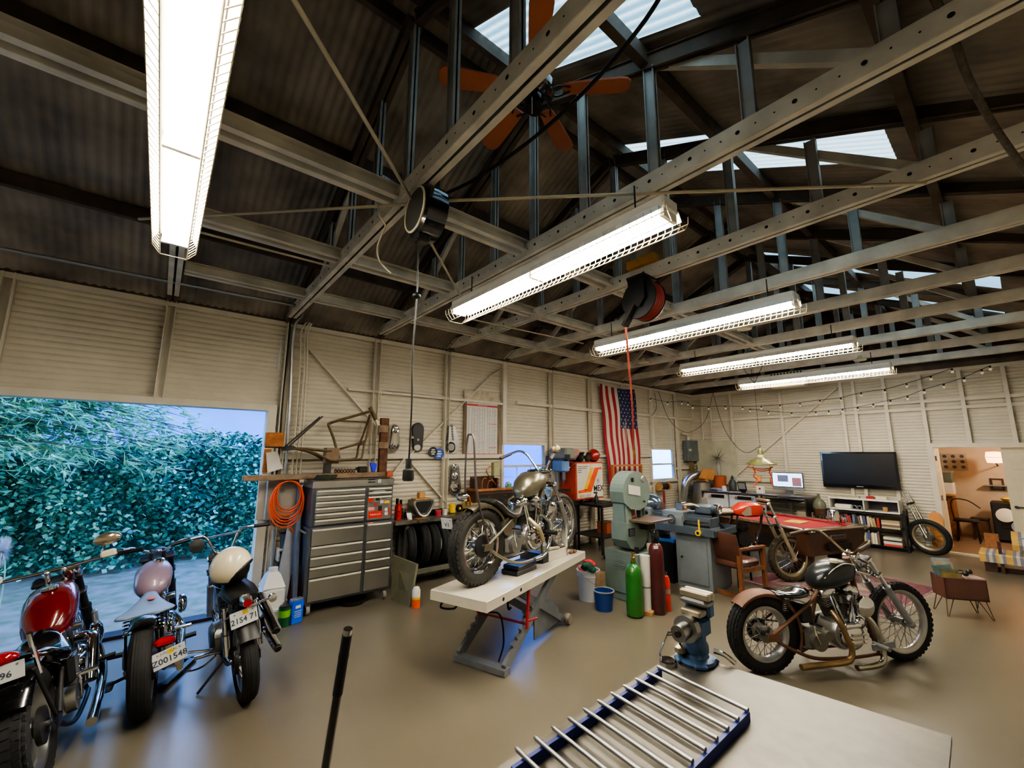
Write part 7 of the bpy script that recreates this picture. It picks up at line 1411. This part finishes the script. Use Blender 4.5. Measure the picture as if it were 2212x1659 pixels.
for z in (.06, .40, .68): part(t, 'shelf_board', MB().bx(11.48, 11.82, SY0-.05, SY1+.25, z, z+.025), 'black', 0)
for x in (11.49, 11.81):
    for y in (SY0-.06, SY1+.24): part(t, 'upright', MB().bx(x-.015, x+.015, y-.015, y+.015, 0, .80), 'black', 0)
part(t, 'end_ring', MB().torus((11.65, SY0-.07, .6), (0, 1, 0), .1, .012, 28, 6), 'black')
BC = ['#b3392c', '#d8d0bd', '#5d6f8a', '#c96a3b', '#2f2d30', '#e2dcc9', '#87362f', '#a8936b', '#3f5d4f', '#c8b98d', '#4a4e7a', '#d9d9d6', '#b5413a', '#6d5a4a']
for i, c_ in enumerate(BC): M('book%d' % i, c_, .6, var=.1)
CN = ['red', 'cream', 'slate blue', 'orange', 'black', 'ivory', 'dark red', 'tan', 'dark green', 'straw', 'indigo', 'white', 'scarlet', 'brown']
def book(x, y, z, th, dep, hgt, k, lab, lean=0., flat=False):
    t = thing('book', lab, 'book', (x, y, z), rot=(lean, 0, 0), group='books on the black shelf')
    if flat:
        part(t, 'cover', MB().bx(-dep/2, dep/2, -hgt/2, hgt/2, 0, th), 'book%d' % k, 0); part(t, 'pages', MB().bx(-dep/2+.01, dep/2+.002, -hgt/2-.001, hgt/2-.012, .004, th-.004), 'paper', 0)
    else:
        part(t, 'cover', MB().bx(-dep/2, dep/2, -th/2, th/2, 0, hgt), 'book%d' % k, 0); part(t, 'pages', MB().bx(-dep/2+.01, dep/2-.006, -th/2+.003, th/2-.003, .004, hgt+.0005), 'paper', 0)
    return t
rb = random.Random(3); ORD = 'first second third fourth fifth sixth seventh eighth ninth tenth eleventh twelfth thirteenth fourteenth fifteenth sixteenth seventeenth eighteenth nineteenth twentieth twenty-first twenty-second twenty-third twenty-fourth twenty-fifth twenty-sixth twenty-seventh twenty-eighth twenty-ninth thirtieth'.split()
for tier, (z, lim) in enumerate(((.425, .23), (.085, .28))):
    y = SY1-.1 if tier == 0 else SY1-.25; n = 0
    while y > SY0+.36:
        th = rb.uniform(.018, .045); k = rb.randrange(14); hg = rb.uniform(lim*.72, lim*.95)
        book(11.6, y, z, th, rb.uniform(.14, .18), hg, k, '%s upright book, %s from left on the %s shelf tier' % (CN[k], ORD[n], ('upper', 'lower')[tier]), lean=-rb.choice((0, 0, .08, .12)) if tier == 0 else 0.); y -= th+.004+(.008 if tier == 0 else 0); n += 1
    zz = z
    for q in range(4):
        th = rb.uniform(.03, .055); k = (12, 5, 4, 1)[q] if tier else (9, 13, 1, 7)[q]
        book(11.6, SY0+.17, zz, th, .2, .28, k, '%s flat book in the right end pile of the %s tier, %s' % (CN[k], ('upper', 'lower')[tier], ('lowest', 'second from bottom', 'third from bottom', 'topmost')[q]), flat=True); zz += th+.001
for q in range(5): book(11.6, SY1+.08, .425+.041*q, .04, .2, .24, (9, 4, 11, 3, 12)[q], '%s box-like volume in the left pile of the upper tier, %s' % (CN[(9, 4, 11, 3, 12)[q]], ('lowest', 'second from bottom', 'middle', 'second from top', 'topmost')[q]), flat=True)
c = V((11.3, 3.0, 0)); t = thing('cabinet', 'low pale cabinet standing between the desk and the book shelf', 'cabinet', (11.5, 3.05, 0), world=True); part(t, 'cabinet_body', MB().bx(11.35, 11.8, 3.14, 3.14+.0+.001, 0, .01) if False else MB().bx(11.3, 11.8, 3.16, 3.46, 0, .62, ch=.006), 'cream', 0); part(t, 'cabinet_door', MB().bx(11.285, 11.3, 3.18, 3.44, .05, .58, ch=.003), 'cream', 0)
t = thing('glass_jug', 'large clear glass jug with brown liquid standing left of the book shelf', 'jug', (11.25, 3.02, .0), world=True); c = V((11.2, 2.98, .62))
part(t, 'stool_top', MB().cyl(c-V((0, 0, .03)), c, .14, n=24), 'wooddark')
for k in range(3): part(t, 'stool_leg', MB().cyl(c+V((.1*cos(2.1*k), .1*sin(2.1*k), -.03)), c+V((.13*cos(2.1*k), .13*sin(2.1*k), -.62)), .014, n=8), 'wooddark')
part(t, 'jug_glass', MB().lathe([(.001, 0), (.11, 0), (.12, .03), (.12, .22), (.09, .28), (.03, .33), (.025, .42), (.03, .43), (.001, .43)], c, n=28), M('jugglass', '#8f8f78', .08, trans=.55)); part(t, 'liquid', MB().cyl(c+V((0, 0, .005)), c+V((0, 0, .12)), .121, n=28), M('liquid', '#4a3423', .2))
# front wheel with fork leaning on the wall, skateboard deck
wx, wy, wr = 11.60, 1.36, .335
t = thing('wheel_and_fork', 'spare front wheel with long bare fork legs leaning on the east wall by the door', 'wheel', (wx, wy, 0), world=True)
ax_ = V((.93, -.30, .12)).normalized()
wheel(t, 'front_wheel', (wx, wy, wr), wr, .245, .09, 'mudalum', 'rib', 32, .07, ax=ax_)
top = V((11.88, 1.66, 1.14)); dv = V((top.x-wx, top.y-wy, top.z-wr))
for s in (-1, 1): o = ax_*(.085*s); part(t, 'fork_leg', MB().cyl(V((wx, wy, wr))+o, V((wx, wy, wr))+o+dv*.5, .026, n=14).cyl(V((wx, wy, wr))+o+dv*.5, V((wx, wy, wr))+o+dv, .018, n=14), 'oldchrome')
part(t, 'fork_bridge', MB().beam(V((wx, wy, wr))+dv*.74-ax_*.11, V((wx, wy, wr))+dv*.74+ax_*.11, .04, .04), 'iron', 0); part(t, 'hub_drum', MB().cyl(V((wx, wy, wr))-ax_*.05, V((wx, wy, wr))+ax_*.05, .075, n=24), 'darksteel')
a, b = ea(2011, 1108, 11.98), ea(2035, 1165, 11.98)
O = [(-.1, .12)]+[(.1*cos(pi-pi*k/12), .68+.1*sin(pi-pi*k/12)) for k in range(13)]+[(.1, .12)]+[(.1*cos(-pi*k/12), .12-.1*abs(sin(-pi*k/12))) for k in range(1, 12)]
solo('skateboard_deck', 'plain orange-brown skateboard deck leaning upright on the wall beside the door', 'skateboard', MB().prism(O[::-1], (11.9, 1.27, 0), (0, -1, 0), (.13, 0, 1), .012), M('deckor', '#c17a1f', .4, var=.12), smooth=0)
# ================================================================ room beyond the doorway
RX = 15.4
M('backwall', '#c8b49c', .7, var=.06); M('backfloor', '#7a6250', .5, var=.12)
struct('floor', MB().bx(XE+.05, RX, -2.4, 3.0, -.15, -.0), 'backfloor'); struct('wall_far_room', MB().bx(RX, RX+.1, -2.4, 3.0, 0, 2.7), 'backwall'); struct('wall_far_room_left', MB().bx(XE+.1, RX, 2.2, 2.3, 0, 2.7), 'backwall'); struct('wall_far_room_right', MB().bx(XE+.1, RX, -2.4, -2.3, 0, 2.7), 'backwall'); struct('ceiling', MB().bx(XE+.1, RX, -2.4, 3.0, 2.6, 2.7), 'backwall'); struct('wall_far_room_front', MB().bx(XE+.02, XE+.1, -2.4, YS, 0, 2.7).bx(XE+.02, XE+.1, YS, 2.3, DZ+.1, 2.7), 'backwall')
_l = bpy.data.lights.new('far_room_fill', 'POINT'); _l.energy = 55; _l.color = (1, .82, .62); _l.shadow_soft_size = .12; _o = bpy.data.objects.new('far_room_fill', _l); COL.objects.link(_o); _o.location = (13.4, -.5, 2.3)  # added fill light to warm the far room walls, no fixture modelled
def bkp(px, py, X): return ea(px, py, X)
a, b = bkp(2030, 980, RX-.02), bkp(2092, 1015, RX-.02)
t = thing('poster', 'pale poster with rows of small emblems on the far wall through the doorway', 'poster', (RX-.02, (a.y+b.y)/2, b.z), world=True); part(t, 'poster_sheet', MB().bx(RX-.03, RX-.005, b.y, a.y, b.z, a.z), M('posterp', '#a69a8c', .7), 0)
for i in range(3):
    for j in range(3): y = a.y-(a.y-b.y)*(i+.5)/3; z = b.z+(a.z-b.z)*(j+.5)/3; part(t, 'print_motif', MB().cyl((RX-.03, y, z), (RX-.033, y, z), .04, n=10), 'ink')
lc = bkp(2149, 988, 14.6); t = thing('pleated_lamp', 'glowing orange round wall lamp seen through the doorway', 'lamp', lc, world=True); part(t, 'lamp_shade', MB().lathe([(.001, -.13), (.13, -.12), (.15, 0), (.13, .12), (.001, .13)], lc, n=28), M('lampor', '#ffb070', .5, emit=3., var=.1)); part(t, 'arm', MB().cyl(lc+V((0, 0, -.13)), V((RX, lc.y, lc.z-.2)), .012), 'iron'); part(t, 'band', MB().torus(lc, (0, 0, 1), .15, .006, 28, 6), 'hole')
dk = V((14.7, 1.45, 0)); t = thing('side_desk', 'brown side cabinet along the left wall of the far room', 'cabinet', dk, world=True); part(t, 'cabinet_body', MB().bx(14.4, 15.0, 1.18, 2.1, 0, .95, ch=.01), 'wood', 0); part(t, 'shelf_board', MB().bx(14.35, 15.0, 1.14, 2.15, .95, .98), 'woodlight', 0)
t = thing('microwave', 'white microwave on the side cabinet in the far room', 'microwave', (14.7, 1.4, .98), world=True); part(t, 'casing', MB().bx(14.45, 14.9, 1.15, 1.75, .98, 1.25, ch=.01), 'white', 0); part(t, 'window', MB().bx(14.44, 14.45, 1.3, 1.7, 1.02, 1.21), M('mwglass', '#9a9a94', .2), 0)
t = thing('crate_box', 'grey-green box stacked on the microwave in the far room', 'box', (14.7, 1.4, 1.25), world=True); part(t, 'box_body', MB().bx(14.45, 14.9, 1.15, 1.75, 1.252, 1.48, ch=.006), M('boxgreen', '#646a5c', .6), 0); part(t, 'lid', MB().bx(14.44, 14.91, 1.14, 1.76, 1.48, 1.51, ch=.004), 'grey', 0)
t = thing('desk_chair', 'dark chair with curved back in front of the far room cabinet', 'chair', (14.1, 1.0, 0), world=True)
part(t, 'seat', MB().box((14.05, 1.0, .46), (.4, .4, .05), ch=.02), 'black', 40); part(t, 'chair_back', MB().tube([(14.2, 1.2, .46), (14.22, 1.2, .86), (14.05, .95, .9), (13.95, .75, .75)], .012, 8), 'iron')
for x in (13.88, 14.22):
    for y in (.83, 1.17): part(t, 'leg', MB().cyl((x, y, 0), (14.05+(x-14.05)*.8, 1.0+(y-1.0)*.8, .45), .012, n=8), 'iron')
t = thing('stool', 'small black stool left of the dark stove in the far room', 'stool', (14.6, .82, 0), world=True); part(t, 'seat', MB().box((14.6, .82, .46), (.32, .3, .05), ch=.015), 'black', 40)
for x in (14.47, 14.73):
    for y in (.7, .94): part(t, 'leg', MB().cyl((x, y, 0), (x, y, .44), .015, n=8), 'wooddark')
t = thing('stove', 'black iron stove with pale round plates leaning on it in the far room', 'stove', (14.75, .3, 0), world=True); part(t, 'stove_body', MB().bx(14.5, 15.1, -.1, .62, .05, .86, ch=.015), 'black', 0); part(t, 'stove_door', MB().bx(14.48, 14.5, .1, .5, .3, .65, ch=.008), 'iron', 0)
for k, (y, z) in enumerate(((.42, .6), (.22, .38))): solo('round_plate', ('upper white' if k == 0 else 'lower bluish')+' round plate propped against the black stove', 'plate', MB().lathe([(.001, .02), (.1, .015), (.15, 0), (.15, -.01), (.001, -.01)], (14.43, y, z), (-1, .3, .3), 26), ('white', M('plateblue', '#8fa0b5', .4))[k])
a, b = bkp(2137, 1033, RX-.02), bkp(2172, 1060, RX-.02); t = thing('framed_picture', 'small dark framed picture on the far wall above the stove', 'picture', (RX-.02, (a.y+b.y)/2, b.z), world=True); part(t, 'frame', MB().bx(RX-.03, RX-.005, b.y, a.y, b.z, a.z), 'wooddark', 0); part(t, 'picture_print', MB().bx(RX-.034, RX-.03, b.y+.04, a.y-.04, b.z+.04, a.z-.04), M('printgrey', '#a99a86', .6, var=.3, scale=5), 0)
t = thing('wall_ledge', 'thin shelf with a yellow bowl above the stove in the far room', 'shelf', (RX-.1, .35, 1.1), world=True); part(t, 'board', MB().bx(RX-.22, RX, .05, .7, 1.18, 1.2), 'grey', 0); solo('fruit_bowl', 'bowl of yellow fruit on the black stove top', 'bowl', MB().lathe([(.001, 0), (.06, 0), (.12, .07), (.11, .07), (.05, .02)], (14.8, .35, .862), n=20).ell((14.8, .35, .93), (.1, .1, .04), 12, 8), 'yellow')
# striped bench at the right edge
t = thing('lounge_bench', 'low wooden lounge seat draped with a yellow and grey striped blanket at the right edge', 'bench', (11.0, .2, 0), world=True)
part(t, 'seat_frame', MB().bx(10.75, 11.35, -.6, .66, .2, .26), 'wood', 0); part(t, 'side_panel', MB().bx(10.8, 11.0, .5, .64, 0, .2).bx(10.76, 10.8, .42, .46, 0, .5), 'wooddark', 0); part(t, 'floor_runner', MB().bx(10.9, 11.0, -.6, .5, 0, .06), 'wooddark', 0)
part(t, 'arm_panel', MB().bx(11.3, 11.36, .45, .62, .26, .55), 'wood', 0)
M('stripey', '#d2a95a', .9, var=.1, scale=20); M('stripeg', '#7d7f8c', .9, var=.1, scale=20); M('stripew', '#c9bfae', .9, var=.08)
def blanket(nm, P0, P1, prof, ms):
    mb = MB(); n = 24
    for i in range(n):
        mb.cur = [0, 0, 1, 2, 1, 0, 2, 1][i % 8]; a, b = P0.lerp(P1, i/n), P0.lerp(P1, (i+1)/n); 
        for (x0, z0), (x1, z1) in zip(prof, prof[1:]): mb.quad(a+V((x0, 0, z0)), b+V((x0, 0, z0)), b+V((x1, 0, z1)), a+V((x1, 0, z1)))
    return part(t, nm, mb, ms, 40)
blanket('blanket', V((10.72, .68, .0)), V((10.72, -.2, .0)), [(0, .16), (0, .28), (.03, .3), (.6, .3), (.64, .28)], ['stripey', 'stripeg', 'stripew'])
blanket('back_blanket', V((10.85, .30, .1)), V((10.85, -.6, .1)), [(0, .28), (-.02, .36), (.04, .44), (.2, .5), (.4, .53), (.5, .5)], ['stripey', 'stripeg', 'stripew'])
part(t, 'back_cushion', MB().box((11.1, -.15, .46), (.42, .85, .22), ch=.05), 'stripeg', 40)
# ================================================================ record crate on hairpin legs
hd2 = atan2(-.84, .54); bc = V((7.66, .70, 0)); t = thing('record_crate', 'brown box on splayed hairpin legs holding records in the right foreground', 'record stand', bc, hd2)
M('cratebr', '#5b3a2e', .5, var=.15, scale=6)
bw, bd = .2, .13
part(t, 'crate_front', MB().bx(-bw, bw, -bd, -bd+.015, .2, .44), 'cratebr', 0); part(t, 'crate_back', MB().bx(-bw, bw, bd-.015, bd, .2, .44), 'cratebr', 0); part(t, 'crate_side', MB().bx(-bw, -bw+.015, -bd, bd, .2, .44), 'cratebr', 0); part(t, 'crate_side', MB().bx(bw-.015, bw, -bd, bd, .2, .44), 'cratebr', 0); part(t, 'crate_bottom', MB().bx(-bw, bw, -bd, bd, .2, .215), 'cratebr', 0)
part(t, 'box_lid', MB().bx(.02, bw, -bd, bd, .44, .455), M('cratepk', '#a58b84', .5), 0)
for sx in (-1, 1):
    for sy in (-1, 1):
        p = V((sx*(bw-.05), sy*(bd-.04), .2)); q = V((sx*(bw+.01), sy*(bd+.0), .003)); part(t, 'hairpin_leg', MB().tube([p+V((-.035, 0, 0)), q+V((-.006, 0, .0)), q+V((.006, 0, .0)), p+V((.035, 0, 0))], .005, 6, 2, sm=False), 'rawframe')
Rz = Matrix.Rotation(hd2, 3, 'Z')
for k, (c_, lab) in enumerate((('#8f9aa0', 'tall grey-blue record sleeve standing at the back of the crate'), ('#b3a58a', 'cream record sleeve behind the front ones in the crate'), ('#5d7a80', 'teal record sleeve leaning at the left of the crate'), ('#6a6a4a', 'olive record sleeve at the front of the crate'), ('#8a7a4a', 'mustard patterned record sleeve at the front right of the crate'))):
    loc = bc+Rz @ V((-.085+.004*k, .09-.04*k, .22)); o = thing('record', lab, 'record', loc, hd2, 'records in the hairpin crate'); M('sleeve%d' % k, c_, .5, var=.3, scale=9)
    part(o, 'sleeve', MB().beam((0, 0, 0), (-.05 if k == 2 else .0, .03, .40-.035*k), .19, .006, up=(0, 1, 0)), 'sleeve%d' % k, 0)
p = bc+Rz @ V((.08, 0, .46)); t = thing('headphones', 'dark headphones with cable lying on the crate lid', 'headphones', p, world=True); part(t, 'headband', MB().tube([p+V((-.08, 0, .02)), p+V((-.06, .06, .03)), p+V((.02, .09, .03)), p+V((.09, .04, .03)), p+V((.09, -.02, .02))], .008, 8), 'black'); part(t, 'ear_pad', MB().ell(p+V((-.08, -.01, .03)), (.03, .03, .03), 10, 7), 'black'); part(t, 'ear_pad', MB().ell(p+V((.09, -.03, .03)), (.03, .03, .03), 10, 7), 'black'); part(t, 'cord', MB().tube([p+V((.09, -.03, .02)), p+V((.16, -.05, 0)), p+V((.2, -.04, -.1)), p+V((.19, -.06, -.25)), p+V((.17, -.05, -.4))], .004, 6), 'black')
# ================================================================ steel table in front
TZ = .90
M('platetop', '#6b675d', .42, .6, var=.45, scale=4.2, rvar=.2, detail=8)
O = [(.62, 1.195), (2.165, 1.255), (2.305, .29), (.62, .21)]
t = thing('welding_table', 'big bare steel topped worktable in the right foreground', 'table', (1.5, .75, 0), world=True)
part(t, 'table_top', MB().prism(O[::-1], (0, 0, TZ-.02), (1, 0, 0), (0, 1, 0), -.02) if False else MB().loft([[V((x, y, TZ-.02)) for x, y in O[::-1]], [V((x, y, TZ)) for x, y in O[::-1]]]), 'platetop', 0)
for x, y in ((.75, 1.12), (2.08, 1.16), (2.18, .4), (.75, .32)): part(t, 'leg', MB().bx(x-.04, x+.04, y-.04, y+.04, 0, TZ-.02), 'darksteel', 0)
part(t, 'stretcher', MB().beam((.75, 1.12, .25), (2.08, 1.16, .25), .05, .05).beam((2.08, 1.16, .25), (2.18, .4, .25), .05, .05), 'darksteel', 0)
t = thing('roller_rack', 'rack of thin steel rollers between two dark blue rails lying on the steel table', 'roller rack', (1.5, .97, TZ), world=True)
M('railblue', '#1f2f78', .4, .2)
NY0, NY1 = 1.155, .79
for y, dx in ((NY0, 0), (NY1, -.03)): part(t, 'rail', MB().beam((.95+dx, y-.02, TZ+.0175), (1.86+dx, y+.02*(y > 1)-.0, TZ+.0175), .014, .035), 'railblue', 0)
for k in range(11): x = 1.85-.0845*k; part(t, 'roller', MB().cyl((x, NY0+.02, TZ+.043), (x-.03, NY1-.006, TZ+.043), .008, n=12).cyl((x, NY0+.02, TZ+.043), (x+.001, NY0+.03, TZ+.043), .005, n=8), 'steel')
mc = V((1.99, 1.215, TZ)); t = thing('magnetic_base', 'small chrome magnetic stand with thin bent rod on the far corner of the steel table', 'tool stand', mc, world=True)
part(t, 'base', MB().lathe([(.001, 0), (.04, 0), (.04, .018), (.034, .024), (.001, .026)], mc, n=24), 'chrome'); part(t, 'rod', MB().tube([mc+V((-.03, .02, .015)), mc+V((-.031, .02, .055)), mc+V((-.005, .01, .1)), mc+V((.018, .0, .14))], .0045, 8, 4, sm=False).cyl(mc+V((.01, .0, .14)), mc+V((.04, -.02, .14)), .004, n=6).cyl(mc+V((.01, .0, .128)), mc+V((.032, -.015, .128)), .003, n=6), 'chrome')
vc = V((2.13, 1.145, TZ)); t = thing('bench_vise', 'heavy blue bench vise with silver jaws bolted to the corner of the steel table', 'vise', vc, world=True)
M('visebl', '#3f5f86', .42, .3, var=.22, scale=14); M('visejaw', '#b0a68c', .35, .85, var=.15)
part(t, 'base_flange', MB().lathe([(.001, 0), (.085, 0), (.09, .01), (.085, .022), (.06, .03), (.05, .05), (.001, .05)], vc, n=24).box(vc+V((0, 0, .01)), (.2, .06, .02), rz=.7, ch=.006).box(vc+V((0, 0, .01)), (.2, .06, .02), rz=-.7, ch=.006), 'visebl', 40)
part(t, 'swivel_body', MB().lathe([(.06, .05), (.06, .08), (.05, .1), (.05, .14), (.001, .14)], vc, n=24).box(vc+V((.01, 0, .16)), (.14, .11, .11), ch=.025), 'visebl', 40)
part(t, 'slide_cap', MB().cyl(vc+V((-.05, .0, .165)), vc+V((-.09, .0, .165)), .06, n=28).cyl(vc+V((-.09, 0, .165)), vc+V((-.155, 0, .16)), .038, n=24), 'steel'); part(t, 'screw_end', MB().cyl(vc+V((-.155, 0, .16)), vc+V((-.165, 0, .16)), .014, n=14), 'iron')
part(t, 'anvil_block', MB().box(vc+V((-.02, -.01, .232)), (.07, .1, .03), ch=.006), 'visejaw', 0); part(t, 'back_jaw', MB().box(vc+V((.06, 0, .25)), (.06, .13, .11), ch=.012), 'visebl', 0)
for k in (0, 1): part(t, 'jaw_plate', MB().box(vc+V((.005+.04*k, -.01, .305)), (.035, .15, .035), ch=.006), 'visejaw', 0)
part(t, 'jaw_support', MB().box(vc+V((.02, -.01, .275)), (.09, .14, .03), ch=.01), 'steel', 0)
part(t, 'lock_handle', MB().tube([vc+V((.06, -.06, .05)), vc+V((.08, -.1, .04)), vc+V((.1, -.14, .01))], .012, 8), 'chrome'); part(t, 'swivel_clamp', MB().box(vc+V((-.06, .05, .06)), (.08, .05, .05), rz=.6, ch=.015), 'visejaw', 40)
# floor jack with its long handle
P1, P2 = dp(752, 1358, 1.6), dp(703, 1659, 1.62); dd = (P2-P1).normalized(); P3 = P1+dd*((P1.z-.12)/-dd.z)
t = thing('floor_jack', 'long black jack handle with chrome tip standing up in the foreground', 'floor jack', (P3.x, P3.y, 0), world=True)
hnd = part(t, 'handle', MB().cyl(P1+dd*.26, P3, .0165, n=18), 'blackgloss'); part(hnd, 'foam_grip', MB().cyl(P1+dd*.022, P1+dd*.26, .0185, n=18).cyl(P1+dd*.1, P1+dd*.115, .0195, n=18), 'rubber'); part(hnd, 'chrome_tip', MB().cyl(P1, P1+dd*.024, .0165, n=18), 'chrome')
part(t, 'jack_body', MB().box((P3.x, P3.y-.1, .09), (.16, .5, .1), ch=.02), 'iron', 0); part(t, 'handle_socket', MB().cyl((P3.x, P3.y, .05), (P3.x, P3.y, .16), .03, n=16), 'iron')
for sx in (-1, 1):
    for sy in (-.28, .1): part(t, 'wheel', MB().cyl((P3.x+.08*sx, P3.y+sy, .045), (P3.x+.11*sx, P3.y+sy, .045), .045, n=20), 'darksteel')
